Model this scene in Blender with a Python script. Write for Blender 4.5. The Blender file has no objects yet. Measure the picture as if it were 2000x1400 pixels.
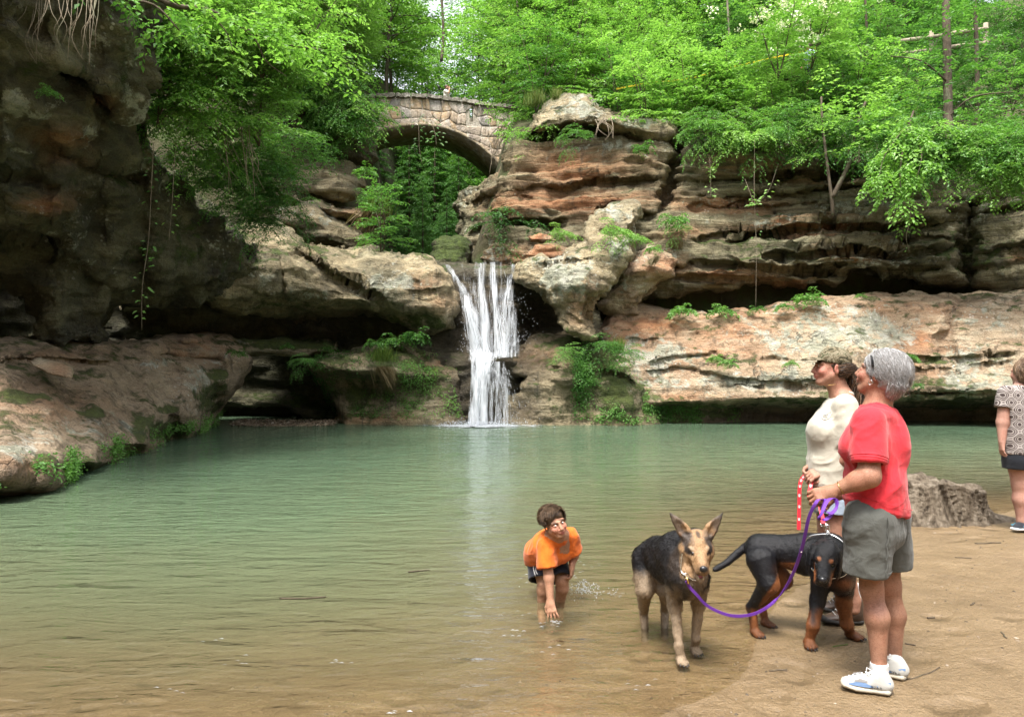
import bpy, bmesh, math, random
import numpy as np
from mathutils import Vector, Matrix

# ------------------------------------------------------------ scene, camera, sky, sun
scene = bpy.context.scene
COL = scene.collection
F = 1400.0            # focal length in photograph pixels (2000 wide)
CAM_H = 1.54
HV = 716.0            # row of the horizon in the photograph

cam_data = bpy.data.cameras.new('camera')
cam = bpy.data.objects.new('camera', cam_data)
COL.objects.link(cam)
cam.location = (0, 0, CAM_H)
cam.rotation_euler = (math.radians(90), 0, 0)
cam_data.sensor_width = 36.0
cam_data.lens = 36.0 * F / 2000.0
cam_data.shift_y = (HV - 700.0) / 2000.0
cam_data.clip_end = 500
scene.camera = cam

SUN_EL, SUN_AZ = math.radians(66), math.radians(205)     # azimuth clockwise from +Y
world = bpy.data.worlds.new('World')
scene.world = world
world.use_nodes = True
wn = world.node_tree
for n in list(wn.nodes): wn.nodes.remove(n)
w_out = wn.nodes.new('ShaderNodeOutputWorld')
w_bg = wn.nodes.new('ShaderNodeBackground')
w_hsv = wn.nodes.new('ShaderNodeHueSaturation')
w_sky = wn.nodes.new('ShaderNodeTexSky')
w_sky.sky_type = 'NISHITA'
w_sky.sun_disc = False
w_sky.sun_elevation = SUN_EL
w_sky.sun_rotation = SUN_AZ
w_sky.air_density = 1.0
w_sky.dust_density = 4.0
w_sky.ozone_density = 1.0
w_hsv.inputs['Saturation'].default_value = 0.22           # thin overcast
w_bg.inputs['Strength'].default_value = 0.14
wn.links.new(w_sky.outputs[0], w_hsv.inputs['Color'])
wn.links.new(w_hsv.outputs[0], w_bg.inputs['Color'])
wn.links.new(w_bg.outputs[0], w_out.inputs['Surface'])

sun_d = bpy.data.lights.new('sun', 'SUN')
sun_d.energy = 2.2
sun_d.angle = math.radians(14)
sun_d.color = (1.0, 0.95, 0.87)
sun = bpy.data.objects.new('sun', sun_d)
COL.objects.link(sun)
sdir = Vector((math.sin(SUN_AZ) * math.cos(SUN_EL), math.cos(SUN_AZ) * math.cos(SUN_EL), math.sin(SUN_EL)))
sun.rotation_euler = sdir.to_track_quat('Z', 'Y').to_euler()

vs = scene.view_settings
scene.display_settings.display_device = 'sRGB'
vs.view_transform = 'Standard'
vs.look = 'None'
vs.gamma = 1.0
vs.use_curve_mapping = False
vs.exposure = 1.85
scene.cycles.max_bounces = 8
scene.cycles.diffuse_bounces = 3
scene.cycles.glossy_bounces = 3
scene.cycles.transmission_bounces = 4
scene.cycles.transparent_max_bounces = 10
scene.cycles.caustics_reflective = False
scene.cycles.caustics_refractive = False
scene.cycles.use_adaptive_sampling = True
scene.cycles.use_denoising = True
try:
    scene.cycles.denoiser = 'OPENIMAGEDENOISE'
except Exception:
    pass

# ------------------------------------------------------------ helpers
random.seed(7)
RNG = np.random.default_rng(7)

def at(u, v, Y):
    """world point seen at photograph pixel (u, v) at depth Y"""
    return Vector(((u - 1000.0) * Y / F, Y, CAM_H - (v - HV) * Y / F))

def at_np(u, v, Y):
    return np.stack([(u - 1000.0) * Y / F, Y + 0 * u, CAM_H - (v - HV) * Y / F], -1)

def ground_at(u, v, z=0.0):
    """world point on height z seen at pixel"""
    Y = F * (CAM_H - z) / (v - HV)
    return at(u, v, Y)

def _hash(ix, iy, iz, seed):
    with np.errstate(over='ignore'):
        h = (ix.astype(np.uint32) * np.uint32(374761393) + iy.astype(np.uint32) * np.uint32(668265263)
             + iz.astype(np.uint32) * np.uint32(2147483647) + np.uint32((seed * 974711 + 12345) & 0xffffffff))
        h = (h ^ (h >> np.uint32(13))) * np.uint32(1274126177)
        h = (h ^ (h >> np.uint32(16))) * np.uint32(2246822519)
        h = h ^ (h >> np.uint32(13))
    return h.astype(np.float32) / np.float32(4294967295.0)

def vnoise(p, seed=0):
    p = np.asarray(p, dtype=np.float64)
    i = np.floor(p).astype(np.int64)
    f = (p - i).astype(np.float32)
    w = f * f * (3 - 2 * f)
    r = 0
    for dx in (0, 1):
        wx = w[..., 0] if dx else 1 - w[..., 0]
        for dy in (0, 1):
            wy = w[..., 1] if dy else 1 - w[..., 1]
            for dz in (0, 1):
                wz = w[..., 2] if dz else 1 - w[..., 2]
                r = r + wx * wy * wz * _hash(i[..., 0] + dx, i[..., 1] + dy, i[..., 2] + dz, seed)
    return r * 2 - 1

def fbm(p, octv=4, seed=0, gain=0.5, lac=2.03):
    r, a = 0, 1.0
    q = np.asarray(p, dtype=np.float64)
    for k in range(octv):
        r = r + a * vnoise(q, seed + k * 17)
        q = q * lac + 3.7
        a *= gain
    return r

def ridged(p, octv=4, seed=0, gain=0.5, lac=2.1):
    r, a = 0, 1.0
    q = np.asarray(p, dtype=np.float64)
    for k in range(octv):
        r = r + a * (1 - 2 * np.abs(vnoise(q, seed + k * 31)))
        q = q * lac + 1.9
        a *= gain
    return r

def smooth01(x):
    x = np.clip(x, 0, 1)
    return x * x * (3 - 2 * x)

def surface_nets(G):
    """quads of the zero level of a 3-D grid (negative inside); vertices in grid units"""
    G = np.asarray(G, dtype=np.float32)
    S = G < 0
    nx, ny, nz = G.shape
    c = np.zeros((nx - 1, ny - 1, nz - 1), dtype=np.uint8)
    for dx in (0, 1):
        for dy in (0, 1):
            for dz in (0, 1):
                c += S[dx:nx - 1 + dx, dy:ny - 1 + dy, dz:nz - 1 + dz]
    act = (c > 0) & (c < 8)
    ids = np.argwhere(act)
    n = len(ids)
    idx = np.full(c.shape, -1, dtype=np.int32)
    idx[act] = np.arange(n)
    corners = [(a, b, d) for a in (0, 1) for b in (0, 1) for d in (0, 1)]
    vals = [G[ids[:, 0] + a, ids[:, 1] + b, ids[:, 2] + d] for a, b, d in corners]
    acc = np.zeros((n, 3), np.float32)
    cnt = np.zeros(n, np.float32)
    for i in range(8):
        for j in range(i + 1, 8):
            ci, cj = np.array(corners[i]), np.array(corners[j])
            if np.abs(ci - cj).sum() != 1: continue
            m = (vals[i] < 0) != (vals[j] < 0)
            den = np.where(m, vals[i] - vals[j], 1)
            t = np.where(m, vals[i] / den, 0)
            pt = ci[None, :] + t[:, None] * (cj - ci)[None, :]
            acc += np.where(m[:, None], pt, 0)
            cnt += m
    V = ids + acc / np.maximum(cnt, 1)[:, None]
    quads = []
    for ax in range(3):
        o = [k for k in range(3) if k != ax]
        sl0 = [slice(None)] * 3; sl1 = [slice(None)] * 3
        sl0[ax] = slice(0, -1); sl1[ax] = slice(1, None)
        for k in o:
            sl0[k] = slice(1, -1); sl1[k] = slice(1, -1)
        s0, s1 = S[tuple(sl0)], S[tuple(sl1)]
        ch = np.argwhere(s0 != s1)
        if len(ch) == 0: continue
        inside0 = s0[tuple(ch.T)]
        base = ch.copy()
        for k in o: base[:, k] += 1
        e1 = np.zeros(3, int); e2 = np.zeros(3, int)
        e1[o[0]] = 1; e2[o[1]] = 1
        q = [base - e1 - e2, base - e2, base, base - e1]
        q = [idx[tuple(x.T)] for x in q]
        Q = np.stack(q, 1)
        flip = inside0 if ax != 1 else ~inside0
        Q = np.where(flip[:, None], Q, Q[:, ::-1])
        quads.append(Q)
    Q = np.concatenate(quads) if quads else np.zeros((0, 4), int)
    Q = Q[(Q >= 0).all(1)]
    return V, Q

def vnormals(V, Q):
    a, b, c, d = V[Q[:, 0]], V[Q[:, 1]], V[Q[:, 2]], V[Q[:, 3]]
    fn = np.cross(c - a, d - b)
    N = np.zeros_like(V)
    for k in range(4):
        np.add.at(N, Q[:, k], fn)
    return N / np.maximum(np.linalg.norm(N, axis=1, keepdims=True), 1e-9)

def mesh_np(name, V, faces, smooth=True):
    """mesh from an (n,3) array and an (m,k) array of k-gons (or list of such arrays)"""
    me = bpy.data.meshes.new(name)
    fl = faces if isinstance(faces, list) else [faces]
    fl = [np.asarray(f, dtype=np.int32) for f in fl if len(f)]
    V = np.ascontiguousarray(V, dtype=np.float32)
    me.vertices.add(len(V))
    me.vertices.foreach_set('co', V.ravel())
    nl = sum(f.size for f in fl)
    npoly = sum(len(f) for f in fl)
    me.loops.add(nl)
    me.polygons.add(npoly)
    me.loops.foreach_set('vertex_index', np.concatenate([f.ravel() for f in fl]))
    tot = np.concatenate([np.full(len(f), f.shape[1], np.int32) for f in fl])
    me.polygons.foreach_set('loop_start', np.concatenate([[0], np.cumsum(tot)[:-1]]).astype(np.int32))
    me.polygons.foreach_set('loop_total', tot)
    me.polygons.foreach_set('use_smooth', np.full(npoly, smooth))
    me.update(calc_edges=True)
    return me

def fattr(me, name, vals, domain='POINT'):
    a = me.attributes.new(name, 'FLOAT', domain)
    a.data.foreach_set('value', np.ascontiguousarray(vals, dtype=np.float32).ravel())

def cattr(me, name, vals, domain='POINT'):
    vals = np.asarray(vals, dtype=np.float32)
    if vals.shape[1] == 3:
        vals = np.concatenate([vals, np.ones((len(vals), 1), np.float32)], 1)
    a = me.attributes.new(name, 'FLOAT_COLOR', domain)
    a.data.foreach_set('color', np.ascontiguousarray(vals).ravel())

WLOC = {}         # where each thing's Empty stands, so that parts modelled in place stay in place
def link(name, me, mat=None, parent=None, local=False):
    o = bpy.data.objects.new(name, me)
    COL.objects.link(o)
    if mat is not None and not me.materials:
        me.materials.append(mat)
    if parent is not None:
        o.parent = parent
        w = WLOC.get(parent.name)
        if w is not None and not local:
            o.matrix_parent_inverse = Matrix.Translation(w).inverted()
    return o

def tag(o, label=None, cat=None, group=None, kind=None):
    if label: o['label'] = label
    if cat: o['category'] = cat
    if group: o['group'] = group
    if kind: o['kind'] = kind
    return o

def empty(name, loc=(0, 0, 0), label=None, cat=None, group=None):
    o = bpy.data.objects.new(name, None)
    o.empty_display_size = 0.1
    COL.objects.link(o)
    o.location = loc
    WLOC[o.name] = Vector(loc)
    return tag(o, label, cat, group)

def copy_tree(o, parent=None):
    c = o.copy()
    COL.objects.link(c)
    c.parent = parent
    for ch in list(o.children):
        copy_tree(ch, c)
    return c

# ------------------------------------------------------------ triangle soup builder
class MB:
    """collects tubes, boxes, ribbons into one mesh"""
    def __init__(s):
        s.V = []; s.F = []; s.n = 0
    def add(s, V, Fc):
        V = np.asarray(V, float).reshape(-1, 3)
        for f in Fc:
            s.F.append(tuple(int(i) + s.n for i in f))
        s.V.append(V); s.n += len(V)
    def tube(s, pts, rad, sides=6, cap=True):
        pts = [Vector(p) for p in pts]
        n = len(pts)
        if not hasattr(rad, '__len__'): rad = [rad] * n
        prev = None
        rings = []
        for i, p in enumerate(pts):
            t = (pts[min(i + 1, n - 1)] - pts[max(i - 1, 0)])
            t = t.normalized() if t.length > 1e-9 else Vector((0, 0, 1))
            if prev is None:
                a = t.orthogonal().normalized()
            else:
                a = (prev - t * prev.dot(t))
                a = a.normalized() if a.length > 1e-6 else t.orthogonal().normalized()
            prev = a
            b = t.cross(a)
            rings.append([p + (a * math.cos(2 * math.pi * k / sides) + b * math.sin(2 * math.pi * k / sides)) * rad[i] for k in range(sides)])
        V = [tuple(x) for r in rings for x in r]
        Fc = []
        for i in range(n - 1):
            for k in range(sides):
                k2 = (k + 1) % sides
                Fc.append((i * sides + k, i * sides + k2, (i + 1) * sides + k2, (i + 1) * sides + k))
        if cap:
            Fc.append(tuple(range(sides - 1, -1, -1)))
            Fc.append(tuple((n - 1) * sides + k for k in range(sides)))
        s.add(V, Fc)
    def ribbon(s, pts, side, w, thick=0.0):
        """flat strap along pts; side = per-point or constant vector giving the width direction"""
        n = len(pts)
        V = []; Fc = []
        for i, p in enumerate(pts):
            p = Vector(p)
            sd = Vector(side[i]) if isinstance(side, list) else Vector(side)
            ww = w[i] if hasattr(w, '__len__') else w
            V += [tuple(p - sd.normalized() * ww / 2), tuple(p + sd.normalized() * ww / 2)]
        for i in range(n - 1):
            Fc.append((2 * i, 2 * i + 1, 2 * i + 3, 2 * i + 2))
        s.add(V, Fc)
    def box(s, c, size, rot=None):
        c = Vector(c)
        V = []
        for x in (-1, 1):
            for y in (-1, 1):
                for z in (-1, 1):
                    p = Vector((x * size[0] / 2, y * size[1] / 2, z * size[2] / 2))
                    if rot is not None: p = rot @ p
                    V.append(tuple(c + p))
        s.add(V, [(0, 1, 3, 2), (4, 6, 7, 5), (0, 4, 5, 1), (2, 3, 7, 6), (0, 2, 6, 4), (1, 5, 7, 3)])
    def mesh(s, name, smooth=True):
        me = bpy.data.meshes.new(name)
        V = np.concatenate(s.V) if s.V else np.zeros((0, 3))
        me.from_pydata(V.tolist(), [], s.F)
        me.polygons.foreach_set('use_smooth', [smooth] * len(me.polygons))
        me.update()
        return me
    def build(s, name, mat, parent=None, smooth=True):
        return link(name, s.mesh(name, smooth), mat, parent)

def catmull(pts, n=8):
    pts = [Vector(p) for p in pts]
    out = []
    for i in range(len(pts) - 1):
        p0 = pts[max(i - 1, 0)]; p1 = pts[i]; p2 = pts[i + 1]; p3 = pts[min(i + 2, len(pts) - 1)]
        for k in range(n):
            t = k / n
            out.append(0.5 * ((2 * p1) + (-p0 + p2) * t + (2 * p0 - 5 * p1 + 4 * p2 - p3) * t * t + (-p0 + 3 * p1 - 3 * p2 + p3) * t ** 3))
    out.append(pts[-1])
    return out

# ------------------------------------------------------------ node helper
class NT:
    def __init__(s, name):
        s.m = bpy.data.materials.new(name)
        s.m.use_nodes = True
        s.t = s.m.node_tree
        for n in list(s.t.nodes): s.t.nodes.remove(n)
        s.out = s.t.nodes.new('ShaderNodeOutputMaterial')
    def n(s, typ, **kw):
        nd = s.t.nodes.new('ShaderNode' + typ)
        for k, v in kw.items():
            setattr(nd, k, v)
        return nd
    def l(s, a, b):
        s.t.links.new(a, b)
    def setin(s, sock, v):
        if isinstance(v, bpy.types.NodeSocket): s.l(v, sock)
        elif isinstance(v, (tuple, list)) and len(v) == 3 and sock.type == 'RGBA': sock.default_value = (*v, 1)
        else: sock.default_value = v
    def noise(s, vec, scale, detail=4, rough=0.55, dist=0.0):
        nd = s.n('TexNoise')
        if vec is not None: s.l(vec, nd.inputs['Vector'])
        nd.inputs['Scale'].default_value = scale
        nd.inputs['Detail'].default_value = detail
        nd.inputs['Roughness'].default_value = rough
        nd.inputs['Distortion'].default_value = dist
        return nd.outputs['Fac']
    def mapping(s, vec, scale=(1, 1, 1), rot=(0, 0, 0), loc=(0, 0, 0)):
        nd = s.n('Mapping')
        s.l(vec, nd.inputs['Vector'])
        nd.inputs['Scale'].default_value = scale
        nd.inputs['Rotation'].default_value = rot
        nd.inputs['Location'].default_value = loc
        return nd.outputs[0]
    def ramp(s, fac, stops, interp='LINEAR'):
        nd = s.n('ValToRGB')
        nd.color_ramp.interpolation = interp
        e = nd.color_ramp.elements
        while len(e) < len(stops): e.new(0.5)
        for el, (p, c) in zip(e, stops):
            el.position = p
            el.color = (*c, 1) if len(c) == 3 else c
        s.l(fac, nd.inputs[0])
        return nd.outputs[0]
    def remap(s, fac, a, b, c=0.0, d=1.0):
        nd = s.n('MapRange')
        nd.interpolation_type = 'SMOOTHSTEP'
        s.setin(nd.inputs[0], fac)
        for k, v in zip((1, 2, 3, 4), (a, b, c, d)): nd.inputs[k].default_value = v
        return nd.outputs[0]
    def math(s, op, a, b=0.0, clamp=False):
        nd = s.n('Math', operation=op)
        nd.use_clamp = clamp
        s.setin(nd.inputs[0], a); s.setin(nd.inputs[1], b)
        return nd.outputs[0]
    def mix(s, fac, a, b, blend='MIX'):
        nd = s.n('Mix', data_type='RGBA', blend_type=blend)
        s.setin(nd.inputs[0], fac); s.setin(nd.inputs[6], a); s.setin(nd.inputs[7], b)
        return nd.outputs[2]
    def attr(s, name):
        return s.n('Attribute', attribute_name=name)
    def bump(s, height, dist=0.02, strength=1.0, normal=None):
        nd = s.n('Bump')
        nd.inputs['Strength'].default_value = strength
        nd.inputs['Distance'].default_value = dist
        s.l(height, nd.inputs['Height'])
        if normal is not None: s.l(normal, nd.inputs['Normal'])
        return nd.outputs[0]
    def pos(s):
        return s.n('NewGeometry').outputs['Position']
    def objco(s):
        return s.n('TexCoord').outputs['Object']
    def principled(s, color, rough=0.8, normal=None, spec=0.3, **kw):
        p = s.n('BsdfPrincipled')
        s.setin(p.inputs['Base Color'], color)
        s.setin(p.inputs['Roughness'], rough)
        s.setin(p.inputs['Specular IOR Level'], spec)
        if normal is not None: s.l(normal, p.inputs['Normal'])
        for k, v in kw.items(): s.setin(p.inputs[k], v)
        s.l(p.outputs[0], s.out.inputs['Surface'])
        return p
# ------------------------------------------------------------ rock material
def rock_material(name, tones, band=2.6):
    t = NT(name)
    P = t.pos()
    z = t.attr('zone')
    sep = t.n('SeparateColor'); t.l(z.outputs['Color'], sep.inputs[0])
    iron, lich, moss, wet = sep.outputs[0], sep.outputs[1], sep.outputs[2], z.outputs['Alpha']
    strat = t.mapping(P, scale=(0.28, 0.28, band) if band > 1.5 else (0.6, 0.6, band), rot=(0, math.radians(4), 0))
    n1 = t.noise(strat, 1.6, 7, 0.62, 0.6)
    n2 = t.noise(P, 0.55, 5, 0.6, 0.3)
    n3 = t.noise(P, 6.0, 5, 0.65)
    nf = t.noise(P, 34.0, 3, 0.6)
    base = t.ramp(n1, [(0.28, tones[0]), (0.43, tones[1]), (0.55, tones[2]), (0.70, tones[3])])
    base = t.mix(t.remap(n2, 0.45, 0.7, 0, 0.55), base, tones[4])
    # rusty iron bands
    ni = t.noise(strat, 2.3, 6, 0.6, 0.8)
    fi = t.math('MULTIPLY', iron, t.remap(ni, 0.30, 0.52), True)
    ironc = t.ramp(t.noise(strat, 4.5, 5, 0.6), [(0.3, (0.19, 0.072, 0.034)), (0.5, (0.37, 0.165, 0.073)), (0.7, (0.46, 0.27, 0.145))])
    base = t.mix(fi, base, ironc)
    # grey-green and white lichen
    nl = t.noise(P, 2.6, 9, 0.72, 0.4)
    fl = t.remap(t.math('ADD', nl, t.math('MULTIPLY', lich, 0.25)), 0.64, 0.73)
    lc = t.ramp(t.noise(P, 2.7, 5, 0.6), [(0.35, (0.28, 0.295, 0.22)), (0.55, (0.40, 0.41, 0.335)), (0.72, (0.52, 0.505, 0.455))])
    base = t.mix(t.math('MULTIPLY', fl, 0.85), base, lc)
    ns = t.n('TexVoronoi'); t.l(P, ns.inputs['Vector']); ns.inputs['Scale'].default_value = 9.0
    spot = t.math('MULTIPLY', t.remap(ns.outputs['Distance'], 0.34, 0.18), t.remap(t.noise(P, 0.9, 4, 0.6), 0.5, 0.62))
    spot = t.math('MULTIPLY', spot, t.math('ADD', t.math('MULTIPLY', lich, 0.9), 0.12), True)
    base = t.mix(spot, base, (0.56, 0.54, 0.48))
    # dark biofilm streaks running down
    st = t.noise(t.mapping(P, scale=(3.0, 3.0, 0.35)), 1.4, 6, 0.65)
    fd = t.math('MULTIPLY', t.remap(st, 0.53, 0.68), 0.6)
    base = t.mix(fd, base, (0.045, 0.04, 0.028))
    # wet
    base = t.mix(t.math('MULTIPLY', wet, 0.9), base, t.mix(n3, (0.018, 0.014, 0.010), (0.085, 0.058, 0.034)))
    # moss, thicker where the rock faces up
    gn = t.n('NewGeometry'); sx = t.n('SeparateXYZ'); t.l(gn.outputs['Normal'], sx.inputs[0])
    up = t.remap(sx.outputs[2], 0.25, 0.95, 0, 0.16)
    fm = t.remap(t.math('ADD', t.math('ADD', t.noise(P, 2.2, 8, 0.7), t.math('MULTIPLY', moss, 0.36)), up), 0.66, 0.79)
    mc = t.ramp(t.noise(P, 5.0, 5, 0.7), [(0.3, (0.022, 0.036, 0.006)), (0.55, (0.055, 0.085, 0.012)), (0.75, (0.10, 0.135, 0.022))])
    base = t.mix(t.math('MULTIPLY', fm, 0.9), base, mc)
    base = t.mix(1.0, base, t.ramp(nf, [(0.25, (0.62, 0.62, 0.62)), (0.6, (1, 1, 1))]), 'MULTIPLY')
    fb = t.noise(t.mapping(P, scale=(0.55, 0.55, 7.5 if band > 1.5 else 3.2), rot=(0, math.radians(5), 0)), 2.2, 5, 0.65, 0.9)
    base = t.mix(1.0, base, t.ramp(fb, [(0.3, (0.74, 0.70, 0.66)), (0.5, (1, 1, 1)), (0.7, (1.14, 1.1, 1.05))]), 'MULTIPLY')
    wv = t.n('VectorMath', operation='ADD'); nn = t.n('TexNoise'); t.l(P, nn.inputs['Vector']); nn.inputs['Scale'].default_value = 1.6; nn.inputs['Detail'].default_value = 5
    t.l(t.mapping(P, scale=(0.30, 0.30, 1.1)), wv.inputs[0]); sc_ = t.n('VectorMath', operation='SCALE'); t.l(nn.outputs['Color'], sc_.inputs[0]); sc_.inputs['Scale'].default_value = 0.75; t.l(sc_.outputs[0], wv.inputs[1])
    vo = t.n('TexVoronoi', feature='DISTANCE_TO_EDGE'); t.l(wv.outputs[0], vo.inputs['Vector']); vo.inputs['Scale'].default_value = 1.5
    ck = t.math('MULTIPLY', t.remap(vo.outputs['Distance'], 0.016, 0.0), t.remap(t.noise(P, 0.8, 3, 0.5), 0.52, 0.64))
    base = t.mix(t.math('MULTIPLY', ck, 0.35), base, (0.03, 0.025, 0.018))
    ng = t.noise(P, 13, 6, 0.72)
    h = t.math('ADD', t.math('MULTIPLY', n1, 0.9), t.math('MULTIPLY', n3, 0.5))
    h = t.math('ADD', h, t.math('MULTIPLY', fb, 0.45)); h = t.math('ADD', h, t.math('MULTIPLY', ng, 0.42)); h = t.math('SUBTRACT', h, t.math('MULTIPLY', ck, 0.5))
    h = t.math('ADD', h, t.math('MULTIPLY', nf, 0.16))
    h = t.math('ADD', h, t.math('MULTIPLY', fm, 0.25))
    bn = t.bump(h, 0.21, 1.0)
    rough = t.math('SUBTRACT', 0.88, t.math('MULTIPLY', wet, 0.5))
    t.principled(base, rough, bn, 0.35)
    return t.m

TAN = [(0.115, 0.100, 0.064), (0.231, 0.191, 0.118), (0.353, 0.287, 0.175), (0.448, 0.390, 0.252), (0.258, 0.250, 0.168)]
GREY = [(0.058, 0.054, 0.033), (0.145, 0.129, 0.078), (0.247, 0.217, 0.132), (0.364, 0.334, 0.217), (0.175, 0.182, 0.112)]
PINK = [(0.202, 0.144, 0.094), (0.340, 0.238, 0.153), (0.429, 0.335, 0.227), (0.504, 0.444, 0.325), (0.366, 0.308, 0.221)]
DARK = [(0.026, 0.026, 0.018), (0.068, 0.062, 0.039), (0.117, 0.107, 0.061), (0.190, 0.179, 0.106), (0.087, 0.094, 0.055)]  # overhung and recessed rock: part of its shade is put into these tones
M_TAN = rock_material('sandstone_tan', TAN)
M_GREY = rock_material('sandstone_grey', GREY)
M_PINK = rock_material('sandstone_pink', PINK, 1.3)
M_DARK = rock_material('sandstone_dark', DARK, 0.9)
M_BANK = rock_material('sandstone_bank', TAN, 1.1)
M_SLAB = rock_material('sandstone_slab', [(0.218, 0.167, 0.109), (0.299, 0.230, 0.155), (0.380, 0.293, 0.201), (0.448, 0.362, 0.259), (0.322, 0.253, 0.178)], 1.1)

# ------------------------------------------------------------ rock builder
def poly_sdf(U, V, poly):
    P = np.array(poly, float)
    d2 = np.full(U.shape, 1e18)
    ins = np.zeros(U.shape, bool)
    n = len(P)
    for i in range(n):
        a, b = P[i], P[(i + 1) % n]
        e = b - a
        wx, wy = U - a[0], V - a[1]
        t = np.clip((wx * e[0] + wy * e[1]) / (e @ e + 1e-12), 0, 1)
        d2 = np.minimum(d2, (wx - t * e[0]) ** 2 + (wy - t * e[1]) ** 2)
        c = (a[1] <= V) != (b[1] <= V)
        with np.errstate(divide='ignore', invalid='ignore'):
            xi = a[0] + (V - a[1]) / (b[1] - a[1] + 1e-30) * e[0]
        ins ^= c & (U < xi)
    d = np.sqrt(d2)
    return np.where(ins, -d, d)

def loft(U, V, prof):
    """depth from profiles [(u, [(v, Y), ...]), ...], blended along u"""
    us = np.array([p[0] for p in prof], float)
    vals = []
    for _, pr in prof:
        vv = np.array([q[0] for q in pr], float); yy = np.array([q[1] for q in pr], float)
        vals.append(np.interp(V, vv, yy))
    vals = np.stack(vals)
    if len(us) == 1: return vals[0]
    k = np.clip(np.searchsorted(us, U) - 1, 0, len(us) - 2)
    t = smooth01((U - us[k]) / (us[k + 1] - us[k]))
    a = np.take_along_axis(vals, k[None], 0)[0]
    b = np.take_along_axis(vals, (k + 1)[None], 0)[0]
    return a * (1 - t) + b * t

def groove_field(U, V, grooves):
    """deepening along bedding cracks: sharp overhang above, fading below"""
    R = np.zeros(U.shape)
    for g in grooves:
        pts, a, w = g[0], g[1], g[2]
        vert = len(g) > 3 and g[3] == 'v'
        P = np.array(pts, float)
        if vert:
            lo, hi = P[0, 1], P[-1, 1]
            c = np.interp(V, P[:, 1], P[:, 0]) + 4 * vnoise(np.stack([V / 14, U * 0, U * 0 + a], -1), 3)
            t = (U - c) / w
            taper = smooth01((V - lo) / 14) * smooth01((hi - V) / 14)
            R += a * taper * np.exp(-t * t)
        else:
            lo, hi = P[0, 0], P[-1, 0]
            c = np.interp(U, P[:, 0], P[:, 1]) + 5 * fbm(np.stack([U / 38, U * 0 + a * 9, U * 0], -1), 3, 5)
            t = V - c
            taper = smooth01((U - lo) / 45) * smooth01((hi - U) / 45)
            wv = w * (0.65 + 0.6 * (vnoise(np.stack([U / 60, U * 0 + a, U * 0 + w], -1), 9) * 0.5 + 0.5))
            below = np.exp(-np.maximum(t, 0) / (wv * 1.5))
            above = np.exp(-(np.minimum(t, 0) / (w * 0.28)) ** 2)
            R += a * taper * np.where(t > 0, below, above)
    return R

ROCK_LIST = []
def rock(name, poly, prof, thick=2.5, step=4.0, dstep=0.16, edge=0.35, grooves=(), disp=1.0, strata=1.0,
         mat=None, zones=(), rough_edge=5.0, seed=0, label=None, cat='rock', kind=None, group=None):
    P = np.array(poly, float)
    u0, v0 = P.min(0) - 3 * step; u1, v1 = P.max(0) + 3 * step
    us = np.arange(u0, u1 + step, step); vs_ = np.arange(v0, v1 + step, step)
    U, V = np.meshgrid(us, vs_, indexing='ij')
    ne = fbm(np.stack([U / 40, V / 26, U * 0 + seed * 7.3], -1), 4, seed + 40) * rough_edge
    Yf = loft(U, V, prof)
    ym = float(Yf.mean())
    D2 = (poly_sdf(U, V, poly) + ne) * (Yf / F)
    if grooves: Yf = Yf + groove_field(U, V, grooves)
    inside = D2 < 0.1
    ya, yb = Yf[inside].min() - 0.5, Yf[inside].max() + thick + 0.4
    ys = np.arange(ya, yb + dstep, dstep)
    Y = ys[None, None, :]
    a = Yf[:, :, None] - Y
    b = Y - (Yf[:, :, None] + thick)
    c = D2[:, :, None]
    r = edge
    m = np.minimum(-r, np.maximum(a, c)) + np.sqrt(np.maximum(r + a, 0) ** 2 + np.maximum(r + c, 0) ** 2)
    G = np.maximum(m, b)
    Vg, Q = surface_nets(G)
    pu, pv, pY = u0 + Vg[:, 0] * step, v0 + Vg[:, 1] * step, ya + Vg[:, 2] * dstep
    W = at_np(pu, pv, pY)
    N = vnormals(W, Q)
    # make normals point outwards
    cen = W.mean(0)
    if np.mean(np.sum(N * (W - cen), 1)) < 0:
        N = -N; Q = Q[:, ::-1]
    # relief: bedding planes, lumps, pits
    warp = fbm(W * 0.35, 3, seed + 5) * 0.5
    S = np.stack([W[:, 0] * 0.30, W[:, 1] * 0.30, (W[:, 2] + 0.06 * W[:, 0] + warp * 0.5) * 2.4], -1)
    bed = fbm(S, 4, seed + 11, 0.55)
    bed2 = ridged(S * np.array([1.3, 1.3, 2.4]), 3, seed + 21)
    lump = fbm(W * 0.55, 3, seed + 31)
    fine = fbm(W * 2.6, 4, seed + 41, 0.55)
    pit = np.minimum(0, vnoise(W * np.array([1.7, 1.7, 2.6]), seed + 51) + 0.35)
    chip = ridged(W * np.array([1.1, 1.1, 1.9]), 4, seed + 71, .6)
    dd = disp * (0.20 * lump + 0.07 * fine + 0.14 * pit - 0.06 * chip) + strata * (0.13 * bed - 0.05 * bed2)
    W = W + N * dd[:, None]
    me = mesh_np(name, W, Q)
    zc = np.zeros((len(W), 4), np.float32)
    for zn in zones:
        ch, zu, zv, ru, rv, s = zn
        nn = 1 + 0.5 * fbm(W * 0.9, 3, seed + 61)
        g = np.exp(-(((pu - zu) / ru) ** 2 + ((pv - zv) / rv) ** 2) * nn)
        zc[:, ch] = np.maximum(zc[:, ch], s * g) if s >= 0 else zc[:, ch]
    a = me.attributes.new('zone', 'FLOAT_COLOR', 'POINT')
    a.data.foreach_set('color', np.clip(zc, 0, 1).ravel())
    o = link(name, me, mat or M_GREY)
    ROCK_LIST.append(o)
    if kind: o['kind'] = kind
    else: tag(o, label, cat, group)
    return o

IRON, LICH, MOSS, WET = 0, 1, 2, 3

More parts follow.
